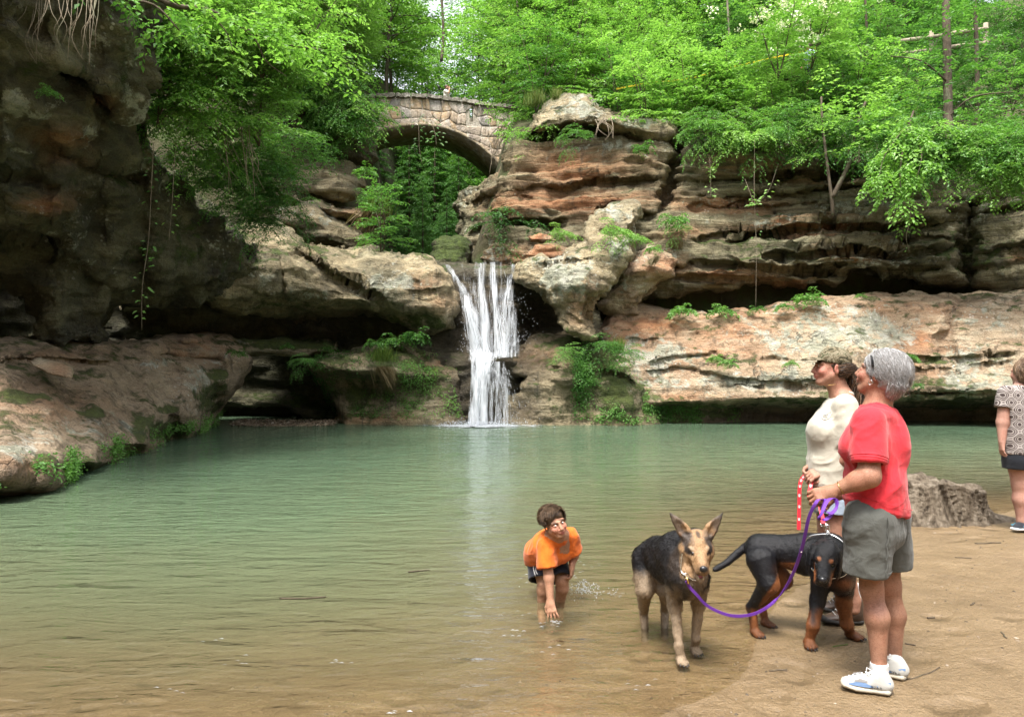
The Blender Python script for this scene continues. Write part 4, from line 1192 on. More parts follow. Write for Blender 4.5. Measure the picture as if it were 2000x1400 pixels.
def make_tree(seed, h=6.0, crown=2.2, base=0.25, boughs=34, leaf=0.13, lean=0.06, droop=.55, stems=1, mat=None, bark=None, trunk_r=0.07, twigs=10, name='tree', shape='round', dens=1.0, lw=.55):
    rng = np.random.default_rng(seed)
    lv = Leaves(seed); tb = MB()
    for s_ in range(stems):
        a0 = rng.uniform(0, 6.28)
        ln = lean if stems == 1 else rng.uniform(.15, .5)
        hh = h * (1 if stems == 1 else rng.uniform(.75, 1.05))
        tp = [np.array([0, 0, -0.3])]
        dv = np.array([math.cos(a0) * ln, math.sin(a0) * ln, 1.0])
        for k in range(9):
            dv = dv + rng.normal(0, .07, 3); dv[2] = max(dv[2], .6); dv /= np.linalg.norm(dv)
            tp.append(tp[-1] + dv * (hh + .3) / 9)
        tp = np.array(tp)
        tb.tube([tuple(p) for p in tp], [trunk_r * (1 - 0.85 * k / 9) for k in range(10)], 7)
        nb = max(4, boughs // stems)
        for k in range(nb):
            q = base + (1 - base) * ((k + rng.uniform(-.4, .4)) / nb)
            q = min(max(q, base * .6), 0.985)
            i = min(int(q * 9), 8)
            p = tp[i] + (tp[i + 1] - tp[i]) * (q * 9 - i)
            az = k * 2.399 + rng.uniform(-.4, .4) + a0
            qq = (q - base) / (1 - base)
            if shape == 'round': R = crown * (0.45 + 0.75 * math.sin(math.pi * min(1, 0.18 + 0.8 * qq)))
            elif shape == 'cone': R = crown * (1.05 - 0.9 * qq)
            else: R = crown * (1.1 - .5 * qq)
            R *= rng.uniform(.65, 1.15)
            el = rng.uniform(.05, .5) + (0.5 * qq if shape != 'cone' else -0.1)
            d = np.array([math.cos(az) * math.cos(el), math.sin(az) * math.cos(el), math.sin(el)])
            spray(lv, p, d, R, leaf, rng, droop, .52, twigs, tube=tb, rad=max(.008, trunk_r * .25), dens=dens, lw=lw)
    return lv.mesh(name + '_crown'), tb.mesh(name + '_trunk'), mat, bark

def make_hemlock(seed, h=9.0, crown=2.6, boughs=92, base=.04, name='hemlock'):
    rng = np.random.default_rng(seed)
    lv = Leaves(seed); tb = MB()
    tb.tube([(0, 0, -.3), (0.05, 0, h * .5), (0, 0.05, h)], [.14, .08, .015], 7)
    for k in range(boughs):
        q = base + (1 - base) * (k + rng.uniform(-.5, .5)) / boughs
        q = min(max(q, base), .985)
        az = k * 2.399 + rng.uniform(-.3, .3)
        R = crown * (1.08 - 0.95 * q) * rng.uniform(.7, 1.15)
        d = np.array([math.cos(az), math.sin(az), rng.uniform(.0, .3)])
        spray(lv, np.array([0, 0, q * h]), d, R, 0.19, rng, .75, .5, 16, .9, lw=.26, tube=tb, rad=.02, dens=1.5)
    return lv.mesh(name + '_crown', .05, .1), tb.mesh(name + '_trunk'), M_HEM, M_BARK

def make_hanging(seed, n=16, length=1.6, leaf=0.10, mat=None):
    """foliage spilling over an edge: boughs reach out and drop"""
    rng = np.random.default_rng(seed)
    lv = Leaves(seed); tb = MB()
    for k in range(n):
        az = rng.uniform(-1.25, 1.25) - math.pi / 2
        d = np.array([math.cos(az), math.sin(az), rng.uniform(-.35, .65)])
        p = np.array([rng.normal(0, .35), rng.normal(0, .2), rng.normal(0, .25)])
        spray(lv, p, d, length * rng.uniform(.55, 1.15), leaf, rng, rng.uniform(.5, 1.3), .5, 10, .65, tube=tb, rad=.012, dens=1.1)
    return lv.mesh('hanging_crown'), tb.mesh('hanging_stem'), mat, M_BARK

def make_fern(seed, n=14, R=.5, leaf=.09):
    rng = np.random.default_rng(seed); lv = Leaves(seed); tb = MB()
    for k in range(n):
        az = k * 2.399; el = rng.uniform(.35, 1.1)
        d = np.array([math.cos(az) * math.cos(el), math.sin(az) * math.cos(el), math.sin(el)])
        spray(lv, np.zeros(3), d, R * rng.uniform(.7, 1.2), leaf, rng, 1.5, .42, 12, .8, lw=.5, tube=tb, rad=.006)
    return lv.mesh('fern_crown'), tb.mesh('fern_stem'), M_MID, M_BARK

def make_tuft(seed, n=420, h=.5, mat=None, hang=0.0):
    rng = np.random.default_rng(seed); lv = Leaves(seed)
    az = rng.uniform(0, 6.28, n); sp = rng.uniform(.05, .55, n)
    P = np.stack([rng.normal(0, .16, n), rng.normal(0, .09, n), rng.normal(0, .03, n)], 1)
    D = np.stack([np.cos(az) * sp, np.sin(az) * sp - hang, np.full(n, 1.0 - 2.2 * hang)], 1)
    lv.add(P, D, rng.normal(0, 1, (n, 3)), h * rng.uniform(.3, 1.2, n), .0075)
    return lv.mesh('tuft', .0, .08), None, mat, None

PLANTS = {}
def proto(key, maker): PLANTS[key] = maker
proto('lime', [make_tree(100 + k, h=3.4, crown=1.7, base=.12, boughs=40, leaf=.155, stems=3, mat=M_LIME, bark=M_BARK, trunk_r=.035, name='shrub', shape='wide') for k in range(4)])
proto('mid', [make_tree(120 + k, h=3.2, crown=1.5, base=.12, boughs=40, leaf=.13, stems=3, mat=M_MID, bark=M_BARK, trunk_r=.035, name='shrub', shape='wide') for k in range(3)])
proto('deep', [make_tree(130 + k, h=3.0, crown=1.6, base=.1, boughs=36, leaf=.13, stems=3, mat=M_DEEP, bark=M_BARK, trunk_r=.035, name='shrub', shape='wide') for k in range(2)])
proto('tree_lime', [make_tree(140 + k, h=8.5, crown=2.9, base=.28, boughs=52, leaf=.20, lean=.08, mat=M_LIME, bark=M_BARK, trunk_r=.11, twigs=12) for k in range(3)])
proto('tree_mid', [make_tree(150 + k, h=9.5, crown=3.1, base=.25, boughs=56, leaf=.20, lean=.08, mat=M_MID, bark=M_BARK, trunk_r=.13, twigs=12) for k in range(3)])
proto('hemlock', [make_hemlock(160 + k) for k in range(3)])
proto('hang_mid', [make_hanging(170 + k, mat=M_MID, leaf=.10) for k in range(3)])
proto('hang_lime', [make_hanging(180 + k, mat=M_LIME, leaf=.11) for k in range(3)])
proto('hang_deep', [make_hanging(190 + k, mat=M_DEEP, leaf=.09) for k in range(2)])
proto('fern', [make_fern(200 + k) for k in range(3)])
proto('grass', [make_tuft(210 + k, mat=M_GRASS) for k in range(2)])
proto('dry', [make_tuft(220 + k, mat=M_DRY, hang=.9, h=.8) for k in range(2)])

NAMES = {'lime': ('shrub', 'shrub'), 'mid': ('shrub', 'shrub'), 'deep': ('shrub', 'shrub'), 'tree_lime': ('broadleaf_tree', 'tree'), 'tree_mid': ('broadleaf_tree', 'tree'),
         'hemlock': ('hemlock_tree', 'tree'), 'hang_mid': ('trailing_shrub', 'shrub'), 'hang_lime': ('trailing_shrub', 'shrub'), 'hang_deep': ('trailing_shrub', 'shrub'),
         'fern': ('fern', 'fern'), 'grass': ('grass_tuft', 'grass'), 'dry': ('grass_tuft', 'grass')}

VR = random.Random(11)
def plant(key, loc, scale, label, group=None, rz=None, tilt=(0, 0), var=None):
    pr = PLANTS[key]
    crown, stem, cm, sm = pr[VR.randrange(len(pr)) if var is None else var % len(pr)]
    nm, cat = NAMES[key]
    rz = VR.uniform(0, 6.283) if rz is None else rz
    if key.startswith('hang'): rz = VR.uniform(-.6, .6) if rz > 1 else rz
    if stem is None:
        r = link(nm, crown, cm)
    else:
        r = empty(nm)
        link('crown' if cat == 'tree' else 'foliage', crown, cm, r)
        link('trunk' if cat == 'tree' else 'stem', stem, sm, r)
    tag(r, label, cat, group)
    r.location = loc
    s = scale if not hasattr(scale, '__len__') else None
    r.scale = (scale,) * 3 if s is not None else scale
    r.rotation_euler = (tilt[0], tilt[1], rz)
    return r

def in_poly(u, v, poly):
    ins = False
    n = len(poly)
    for i in range(n):
        a, b = poly[i], poly[(i + 1) % n]
        if (a[1] <= v) != (b[1] <= v) and u < a[0] + (v - a[1]) / (b[1] - a[1]) * (b[0] - a[0]): ins = not ins
    return ins

def pick(lbl, u, v):
    if isinstance(lbl, str): return lbl, None
    base, zones = lbl
    for um, vm, where in zones:
        if u < um and v < vm: return base + ' ' + where, base + ' ' + where
    return base + ' ' + zones[-1][2], base + ' ' + zones[-1][2]

def thicket(keys, poly, n, depth, scale, label, group, minsep=18, drop=0.0, ground=False):
    us = [p[0] for p in poly]; vs2 = [p[1] for p in poly]
    got = []; tries = 0
    while len(got) < n and tries < n * 60:
        tries += 1
        u, v = VR.uniform(min(us), max(us)), VR.uniform(min(vs2), max(vs2))
        if not in_poly(u, v, poly): continue
        if any((u - a) ** 2 + (v - b) ** 2 < minsep ** 2 for a, b in got): continue
        got.append((u, v))
        key = VR.choice(keys)
        p = at(u, v, depth(u, v) + VR.uniform(-.5, .5))
        p.z -= drop
        if ground: p.z = height1(p.x, p.y)
        lb, gp = pick(label, u, v)
        plant(key, p, VR.uniform(*scale), lb, gp or group, tilt=(VR.uniform(-.12, .12), VR.uniform(-.12, .12)))

# background forest on the slope behind the bridge
def forest(keys, xr, yr, n, scale, label, group, seed, avoid=None):
    r = random.Random(seed)
    pts = []
    tries = 0
    while len(pts) < n and tries < 4000:
        tries += 1
        x, y = r.uniform(*xr), r.uniform(*yr)
        if avoid and avoid(x, y): continue
        if any((x - a) ** 2 + (y - b) ** 2 < 2.2 for a, b in pts): continue
        pts.append((x, y))
        plant(r.choice(keys), (x, y, height1(x, y) - .2), r.uniform(*scale), label, group)
gorge = lambda x, y: (y < 45 and abs(x + 3.4 + .04 * (y - 24)) < 2.0) or (y < 37.5 and -9 < x < 1)
def fz(base, zones):
    return lambda x, y: pick((base, zones), 1000 + x * F / y, 0)
_forest = forest
def forest(keys, xr, yr, n, scale, zones, seed, avoid=None):
    r = random.Random(seed); pts = []; tries = 0
    nm = {'tree_mid': 'green broadleaf tree', 'tree_lime': 'bright broadleaf tree', 'hemlock': 'feathery hemlock'}
    while len(pts) < n and tries < 4000:
        tries += 1
        x, y = r.uniform(*xr), r.uniform(*yr)
        if avoid and avoid(x, y): continue
        if any((x - a) ** 2 + (y - b) ** 2 < 2.2 for a, b in pts): continue
        pts.append((x, y))
        k = r.choice(keys)
        lb, gp = pick((nm[k], zones), 1000 + x * F / y, 0)
        plant(k, (x, y, height1(x, y) - .2), r.uniform(*scale), lb, gp)
forest(['tree_mid', 'tree_lime', 'hemlock', 'tree_lime'], (-22, 6), (38, 62), 46, (.9, 1.45),
       [(640, 999, 'far behind the bushes at the top left'), (760, 999, 'in the wood behind the left end of the bridge'), (880, 999, 'in the wood directly above the bridge'), (990, 999, 'in the wood behind the visitor with the tripod'), (3000, 999, 'in the wood behind the right end of the bridge')], 1, gorge)
forest(['tree_mid', 'hemlock', 'tree_mid', 'tree_lime'], (2, 30), (30, 50), 40, (.8, 1.25),
       [(1200, 999, 'high on the slope above the capping boulder'), (1450, 999, 'high on the slope behind the yellow tape'), (1680, 999, 'high on the slope behind the white blossom'), (3000, 999, 'high on the slope behind the rail fence')], 2)
forest(['tree_lime', 'tree_mid', 'tree_lime'], (-20, -7.5), (25, 36), 14, (.7, 1.1), [(480, 999, 'above the dark left wall'), (640, 999, 'around the thick dark trunk at the top left'), (3000, 999, 'above the stacked blocks left of the bridge')], 3)
for x, y, s_ in ((-4.4, 52, 1.45), (-5.8, 47, 1.3), (-3.2, 57, 1.5)):
    plant('tree_mid', (x, y, height1(x, y) - .2), s_, 'green broadleaf tree in the wood directly above the bridge', 'green broadleaf tree in the wood directly above the bridge')
# hemlocks filling the gorge under the arch
for k, (u, v, Y, s, wh) in enumerate([(735, 520, 38, .82, 'under the left half of the arch'), (800, 520, 40, .85, 'under the crown of the arch'), (850, 505, 43, .9, 'under the crown of the arch'), (770, 500, 46, .9, 'under the crown of the arch'),
                                  (895, 480, 41, .66, 'beside the boulder under the right foot of the arch'), (690, 470, 38, .7, 'under the left half of the arch'), (825, 535, 31, .42, 'low in the throat above the falls'), (762, 545, 30, .40, 'low in the throat above the falls'), (872, 520, 33, .40, 'low in the throat above the falls')]):
    plant('hemlock', at(u, v, Y), s, 'feathery hemlock ' + wh, 'hemlocks ' + wh)
# bright thicket along the top of the right cliff
yr = lambda u, v: 23.2 + (240 - v) * 0.035
thicket(['lime', 'lime', 'lime', 'mid'], [(1040, 190), (1130, 190), (1240, 225), (1340, 250), (1330, 20), (1010, 20)], 34, yr, (.55, .95),
        ('bright green shrub', [(1130, 110, 'high above the tall grass of the capping boulder'), (1340, 110, 'high in the thicket left of the vertical crack'), (1130, 999, 'beside the tall grass on the capping boulder'), (1230, 999, 'along the back of the capping boulder'), (3000, 999, 'between the capping boulder and the vertical crack')]), None, 26, .8)
thicket(['lime', 'lime', 'mid', 'deep'], [(1330, 260), (1480, 265), (1600, 250), (1720, 210), (1720, 20), (1330, 20)], 40, yr, (.55, 1.0),
        ('layered green shrub', [(1480, 120, 'around the upper end of the yellow tape'), (1600, 120, 'beside the white blossom'), (1720, 120, 'left of the rail fence'), (1420, 999, 'on the cliff top right of the vertical crack'), (1520, 999, 'on the cliff top above the leafy vine loop'), (1620, 999, 'on the cliff top above the forked sapling'), (3000, 999, 'on the cliff top above the drooping bough')]), None, 26, .8)
thicket(['mid', 'deep', 'lime', 'deep'], [(1640, 280), (1760, 300), (1860, 330), (2060, 330), (2060, 20), (1680, 20)], 40, lambda u, v: 21.5 + (300 - v) * .035, (.5, .95),
        ('shaded green shrub', [(1830, 150, 'around the rail fence'), (3000, 150, 'above the tall dark trunk at the right'), (1740, 999, 'behind the drooping bough'), (1860, 999, 'between the drooping bough and the tall dark trunk'), (1940, 999, 'just right of the tall dark trunk'), (3000, 999, 'in the far right corner of the slope')]), None, 28, .8)
thicket(['hang_mid', 'hang_lime', 'hang_mid'], [(1690, 250), (1850, 290), (2040, 290), (2040, 345), (1880, 340), (1760, 320), (1690, 290)], 18, lambda u, v: 20.4 - (u - 1690) * .006, (.6, .95),
        ('overhanging green bush', [(1800, 999, 'at the cliff edge beside the drooping bough'), (1900, 999, 'at the cliff edge under the tall dark trunk'), (3000, 999, 'at the cliff edge in the far right')]), None, 24)
thicket(['hang_mid', 'hang_lime', 'hang_mid'], [(1345, 225), (1480, 240), (1600, 240), (1690, 250), (1690, 280), (1560, 285), (1420, 275), (1345, 260)], 15, lambda u, v: 22.3 - (u - 1345) * .0025, (.55, .9),
        ('overhanging fan of leaves', [(1440, 999, 'at the cliff edge right of the vertical crack'), (1560, 999, 'at the cliff edge over the leafy vine loop'), (3000, 999, 'at the cliff edge over the forked sapling')]), None, 24)
# left hand greenery spilling down beside the bridge
thicket(['hang_lime', 'hang_lime', 'hang_mid', 'lime'], [(300, 60), (330, 20), (560, 20), (600, 120), (560, 230), (470, 300), (360, 290), (300, 230)], 40, lambda u, v: 12.6 + (u - 300) * .010 + (v - 100) * .002, (.42, .75),
        ('leafy bush', [(420, 100, 'under the thin bare branch at the top left'), (3000, 100, 'beside the tip of the thin bare branch'), (380, 200, 'at the upper edge of the dark left wall'), (470, 200, 'in the middle of the bright mass on the left'), (3000, 200, 'at the right fringe of the bright mass on the left'), (380, 999, 'low against the dark left wall above the vines'), (3000, 999, 'low in the bright mass on the left')]), None, 24)
thicket(['hang_deep', 'hang_mid', 'hang_mid'], [(340, 300), (470, 300), (570, 250), (590, 340), (560, 440), (500, 450), (430, 410)], 22, lambda u, v: 14.4 + (u - 340) * .010, (.42, .7),
        ('dark leafy bush', [(440, 999, 'hanging on the dark wall right of the vines'), (3000, 340, 'hanging left of the stacked blocks'), (3000, 999, 'hanging over the top of the rock shoulder')]), None, 24)
thicket(['hang_mid', 'hang_lime', 'hang_mid'], [(560, 110), (630, 120), (690, 190), (705, 245), (690, 290), (640, 262), (590, 220), (560, 180)], 20, lambda u, v: 24.4 - (v - 100) * .003, (.7, 1.1),
        ('fresh green bush', [(640, 999, 'on the bank well left of the bridge'), (3000, 999, 'trailing just left of the bridge end')]), None, 22)
thicket(['tree_lime', 'lime', 'lime'], [(330, 0), (700, 0), (700, 70), (560, 120), (400, 60)], 18, lambda u, v: 18 + (u - 330) * .022, (.55, .85),
        ('bright leafy bush', [(480, 999, 'on the slope above the thin bare branch'), (600, 999, 'on the slope around the thick dark trunk'), (3000, 999, 'on the slope left of the pale leaning trunk')]), None, 30, 1.2)
# ------------------------------------------------------------ stone arch bridge
BY = lambda u: 32.6 + (u - 700) * 0.004
B_TOP = [(640, 197), (700, 193), (745, 190), (800, 189), (850, 192), (900, 199), (950, 206), (1010, 213), (1060, 218)]
B_ARC = [(636, 352), (655, 322), (685, 290), (715, 268), (750, 253), (790, 247), (830, 246), (865, 251), (900, 263), (935, 285), (962, 308), (985, 333), (1000, 352)]
bt = lambda u: float(np.interp(u, [p[0] for p in B_TOP], [p[1] for p in B_TOP]))
def ba(u):
    if u < 636 or u > 1000: return 400.0
    return float(np.interp(u, [p[0] for p in B_ARC], [p[1] for p in B_ARC]))
bl, br = at(700, 250, BY(700)), at(1000, 250, BY(1000))
b_dir = (br - bl); b_dir.z = 0; b_dir.normalize()
b_back = Vector((-b_dir.y, b_dir.x, 0))
def bp(u, v, d=0.0):
    return at(u, v, BY(u)) + b_back * d
def stone_material(name, stops, rough=0.9):
    t = NT(name)
    P = t.pos()
    oi = t.n('ObjectInfo').outputs['Random']
    f = t.math('ADD', t.math('MULTIPLY', oi, 0.6), t.math('MULTIPLY', t.noise(P, 1.1, 6, 0.65), 0.45))
    c = t.ramp(f, stops)
    st = t.remap(t.noise(t.mapping(P, scale=(2.0, 2.0, .35)), 1.1, 6, 0.7), 0.47, 0.66, 0, .75)
    c = t.mix(st, c, (0.10, 0.085, 0.075))
    wl = t.remap(t.noise(P, 2.6, 6, 0.7), 0.50, 0.66, 0, .75)
    c = t.mix(wl, c, (0.52, 0.48, 0.43))
    t.principled(c, rough, t.bump(t.noise(P, 9, 6, 0.7), 0.06, 1.0), 0.2)
    return t.m
M_STONE = stone_material('bridge_stone', [(0.15, (0.32, 0.27, 0.235)), (0.36, (0.46, 0.37, 0.29)), (0.50, (0.48, 0.335, 0.205)), (0.66, (0.50, 0.43, 0.37)), (0.85, (0.36, 0.325, 0.305))])
M_MORT = stone_material('bridge_mortar', [(0.2, (0.30, 0.26, 0.22)), (0.6, (0.42, 0.37, 0.31)), (0.9, (0.36, 0.33, 0.29))])
M_CONC = stone_material('bridge_concrete', [(0.2, (0.30, 0.24, 0.165)), (0.6, (0.40, 0.32, 0.22)), (0.9, (0.34, 0.30, 0.23))])
bridge = empty('stone_bridge', bp(815, 350, 1.4), 'old stone arch footbridge of mottled tan blocks spanning the gorge above the waterfall', 'bridge')
def bchild(o):
    o.parent = bridge
    o.matrix_parent_inverse = Matrix.Translation(bridge.location).inverted()
    return o
SLOTS = [(731, 740), (917, 924)]
SLB = 238
# spandrel walls behind the stones, near and far
for d0, d1 in ((0.0, 0.38), (2.45, 2.85)):
    m = MB()
    us = sorted(set(list(np.linspace(640, 1050, 60)) + [x for s_ in SLOTS for x in s_]))
    for a, b in zip(us[:-1], us[1:]):
        mid = (a + b) / 2
        inslot = any(s0 < mid < s1 for s0, s1 in SLOTS)
        ta, tb = (SLB, SLB) if inslot else (bt(a), bt(b))
        va, vb = min(ba(a), 400), min(ba(b), 400)
        if va <= ta: continue
        q = [bp(a, ta, d0), bp(b, tb, d0), bp(b, vb, d0), bp(a, va, d0), bp(a, ta, d1), bp(b, tb, d1), bp(b, vb, d1), bp(a, va, d1)]
        m.add([tuple(x) for x in q], [(0, 1, 2, 3), (7, 6, 5, 4), (0, 4, 5, 1), (3, 2, 6, 7), (0, 3, 7, 4), (1, 5, 6, 2)])
    bchild(m.build('spandrel_wall', M_MORT, None, False))
# arch barrel and deck
m = MB()
aus = np.linspace(636, 1000, 40)
V = []; Fc = []
for k, u in enumerate(aus):
    for d in (-0.03, 2.88):
        V += [tuple(bp(u, ba(u) + .5, d)), tuple(bp(u, ba(u) - 6, d))]
for k in range(len(aus) - 1):
    a, b = 4 * k, 4 * k + 4
    Fc += [(a, b, b + 2, a + 2), (a + 1, a + 3, b + 3, b + 1), (a, a + 1, b + 1, b), (a + 2, b + 2, b + 3, a + 3)]
m.add(V, Fc)
bchild(m.build('arch_barrel', M_CONC, None, True))
m = MB()
V = []; Fc = []
dus = np.linspace(640, 1050, 30)
for u in dus:
    for d in (0.39, 2.44):
        V += [tuple(bp(u, bt(u) + 33, d)), tuple(bp(u, bt(u) + 39, d))]
for k in range(len(dus) - 1):
    a, b = 4 * k, 4 * k + 4
    Fc += [(a, a + 2, b + 2, b), (a + 1, b + 1, b + 3, a + 3)]
m.add(V, Fc)
bchild(m.build('deck', M_CONC, None, False))
# facing stones, each its own piece
rb = random.Random(8)
rows = {}
def gridpt(i, j):
    if (i, j) not in rows:
        u = 646 + i * 19 + rb.uniform(-2, 10) + rb.uniform(-4, 4)
        t_ = bt(u) + 3
        v = t_ + j * 19 + (rb.uniform(-6, 6) if j else 0)
        rows[(i, j)] = [u, v]
    return rows[(i, j)]
for j in range(8):
    for i in range(21):
        cs = [gridpt(i, j), gridpt(i + 1, j), gridpt(i + 1, j + 1), gridpt(i, j + 1)]
        cs = [[u, min(v, ba(u) - 1.2)] for u, v in cs]
        cu = sum(c[0] for c in cs) / 4; cv = sum(c[1] for c in cs) / 4
        if cs[2][1] - cs[1][1] < 5 and cs[3][1] - cs[0][1] < 5: continue
        if any(s0 - 9 < cu < s1 + 9 and cv < SLB for s0, s1 in SLOTS):
            sl = [s_ for s_ in SLOTS if s_[0] - 9 < cu < s_[1] + 9][0]
            if abs(cu - sum(sl) / 2) < 4: continue
            cs = [[min(u, sl[0] - 1) if cu < sum(sl) / 2 else max(u, sl[1] + 1), v] for u, v in cs]
        # split corners so outlines are irregular
        ring = []
        for k in range(4):
            a, b = cs[k], cs[(k + 1) % 4]
            ring.append([a[0] * .94 + cu * .06, a[1] * .94 + cv * .06])
            ring.append([(a[0] + b[0]) / 2 * .97 + cu * .03 + rb.uniform(-1.2, 1.2), (a[1] + b[1]) / 2 * .97 + cv * .03 + rb.uniform(-1.2, 1.2)])
        pr = rb.uniform(.012, .035)
        V = [tuple(bp(u, min(v, ba(u) - .6), 0.01)) for u, v in ring]
        V += [tuple(bp(u, v, -pr * .75)) for u, v in [(x * .96 + cu * .04, min(y, ba(x) - .6) * .96 + cv * .04) for x, y in ring]]
        V += [tuple(bp(x * .72 + cu * .28, y * .72 + cv * .28, -pr - rb.uniform(-.015, .02))) for x, y in ring]
        n = 8
        Fc = [(k, (k + 1) % n, n + (k + 1) % n, n + k) for k in range(n)] + [(n + k, n + (k + 1) % n, 2 * n + (k + 1) % n, 2 * n + k) for k in range(n)] + [tuple(range(2 * n, 3 * n))]
        m = MB(); m.add(V, Fc)
        bchild(m.build('stone', M_STONE, None, True))
# rough cap slabs
u = 640
M_CAP = stone_material('bridge_cap', [(0.2, (0.13, 0.12, 0.095)), (0.5, (0.24, 0.22, 0.18)), (0.8, (0.33, 0.30, 0.25))])
while u < 1040:
    w = rb.uniform(24, 40)
    for dd in (0.18, 2.65):
        m = MB()
        n = 6; V = []; Fc = []
        for k in range(n + 1):
            uu = u + 1 + (w - 2) * k / n
            tv = bt(uu)
            jt, jb = rb.uniform(-1.6, 1.2), rb.uniform(-1, 1.2)
            f0 = .33 + rb.uniform(-.05, .06)
            V += [tuple(bp(uu, tv - 5 + jt, dd - f0)), tuple(bp(uu, tv - 5.8 + jt, dd)), tuple(bp(uu, tv - 5 + jt, dd + .30)), tuple(bp(uu, tv + 1.8 + jb, dd + .30)), tuple(bp(uu, tv + 1.8 + jb, dd - f0))]
        for k in range(n):
            for e in range(5):
                Fc.append((5 * k + e, 5 * k + (e + 1) % 5, 5 * k + 5 + (e + 1) % 5, 5 * k + 5 + e))
        Fc += [(4, 3, 2, 1, 0), tuple(5 * n + e for e in range(5))]
        m.add(V, Fc)
        bchild(m.build('capstone', M_CAP, None, False))
    u += w

# ------------------------------------------------------------ rail fence and tape on the slope above the right cliff
M_RAIL = bark_material('weathered_rail', (0.16, 0.13, 0.095), (0.34, 0.29, 0.22))
fence = empty('rail_fence', at(1800, 130, 27.5), 'weathered wooden rail fence along the path at the upper right', 'fence')
def fchild(o):
    o.parent = fence
    o.matrix_parent_inverse = Matrix.Translation(fence.location).inverted()
for (u, v0, v1, Y) in ((1708, 80, 124, 28.2), (1819, 62, 132, 27.6), (1925, 46, 118, 27.0)):
    m = MB(); m.tube([at(u, v1, Y), at(u, (v0 + v1) / 2, Y), at(u, v0, Y)], .085, 8); fchild(m.build('post', M_RAIL))
for (a, b) in (((1702, 92, 28.1), (1822, 72, 27.5)), ((1815, 74, 27.5), (1930, 56, 26.9)), ((1702, 116, 28.1), (1822, 98, 27.5)), ((1815, 100, 27.5), (1930, 84, 26.9))):
    p, q = at(*a), at(*b)
    m = MB(); m.tube([p, p.lerp(q, .5) + Vector((0, 0, .03)), q], [.07, .085, .065], 7); fchild(m.build('rail', M_RAIL))
t = NT('yellow_tape'); t.principled((0.75, 0.55, 0.02), 0.5); M_TAPE = t.m
m = MB()
pts = catmull([at(1210, 158, 23.6), at(1275, 146, 23.4), at(1345, 139, 23.3), at(1435, 116, 23.6), at(1520, 97, 24.2), at(1610, 78, 24.8)], 6)
m.ribbon([p + Vector((0, .7, 0)) for p in pts], (0, 0, 1), .05)
tag(m.build('barrier_tape', M_TAPE), 'yellow barrier tape strung through the bright shrubs above the right cliff', 'tape')

# ------------------------------------------------------------ single trees, branches, roots and vines one can pick out
def wood(name, paths, mat, label, cat, sides=6, foliage=None):
    m = MB()
    for pts, r0, r1 in paths:
        pp = catmull([at(*p) if len(p) == 3 else p for p in pts], 5)
        n = len(pp)
        m.tube(pp, [r0 + (r1 - r0) * k / (n - 1) for k in range(n)], sides)
    if foliage is None:
        o = m.build(name, mat); tag(o, label, cat); return o
    lv, lm = foliage
    r = empty(name, (0, 0, 0), label, cat)
    m.build('trunk' if cat == 'tree' else 'stem', mat, r)
    link('crown' if cat == 'tree' else 'foliage', lv.mesh(name), lm, r)
    return r
def sprays_along(seed, pts, n, length, leaf, droop=.6, mat=None, twigs=8, up=0.1, flat=.75, lw=.6, q0=.1):
    lv = Leaves(seed); rng = np.random.default_rng(seed)
    pp = catmull([at(*p) for p in pts], 6)
    for k in range(n):
        q = q0 + (1 - q0) * (k + rng.uniform(0, 1)) / n
        i = min(int(q * (len(pp) - 1)), len(pp) - 2)
        ax = (pp[i + 1] - pp[i]).normalized()
        az = rng.uniform(0, 6.28)
        d = np.array([math.cos(az), math.sin(az), rng.uniform(-.2, .3) + up]) + np.array(ax) * .6
        spray(lv, np.array(pp[i]), d, length * rng.uniform(.6, 1.15), leaf, rng, droop, .5, twigs, flat, lw=lw)
    return lv
# overhanging branch at the top left
B1 = [(215, -60, 10.6), (330, 8, 10.9), (400, 18, 11.2), (470, 52, 11.6), (530, 82, 12.0), (590, 92, 12.4), (640, 100, 12.7)]
lv = sprays_along(301, B1, 34, 1.0, .115, .5, up=0)
wood('overhanging_branch', [(B1, .045, .012), ([(470, 52, 11.6), (500, 80, 11.7), (520, 120, 11.8), (560, 150, 11.9)], .02, .006), ([(400, 18, 11.2), (440, 60, 11.3), (455, 100, 11.3)], .016, .006)], M_BARK,
     'thin bare branch with lime leaves reaching across the top left', 'branch', foliage=(lv, M_LIME))
B2 = [(140, -50, 9.9), (220, -5, 10.2), (300, 10, 10.5), (350, 60, 10.6)]
lv = sprays_along(302, B2, 12, .8, .10, .9, up=-.2)
wood('overhanging_branch', [(B2, .03, .01)], M_BARK, 'leafy twig drooping over the top of the dark left wall', 'branch', foliage=(lv, M_MID))
# hanging dead roots on the dark wall
rr = random.Random(21)
paths = []
for k in range(26):
    u = rr.uniform(60, 200); L = rr.uniform(50, 130); Y = 9.3 + rr.uniform(-.3, .2)
    b = rr.uniform(-45, 25)
    paths.append(([(u, -25, Y + .3), (u + b * .3, L * .3, Y), (u + b * .8, L * .65, Y - .05), (u + b * .5 + rr.uniform(-15, 20), L, Y)], .0045, .0018))
wood('hanging_roots', paths, M_ROOT, 'tangle of pale dead roots hanging down the dark wall at the top left', 'roots', 4)
paths = []
for k in range(26):
    u = rr.uniform(965, 1010); L = rr.uniform(40, 95)
    v0 = rr.uniform(240, 265)
    paths.append(([(u + 8, v0, 31.0), (u - rr.uniform(-4, 14), v0 + L * .4, 30.8), (u - rr.uniform(-8, 26), v0 + L, 30.7)], .022, .008))
wood('hanging_roots', paths, M_ROOT, 'curtain of dry roots hanging beside the right foot of the arch', 'roots', 4)
paths = []
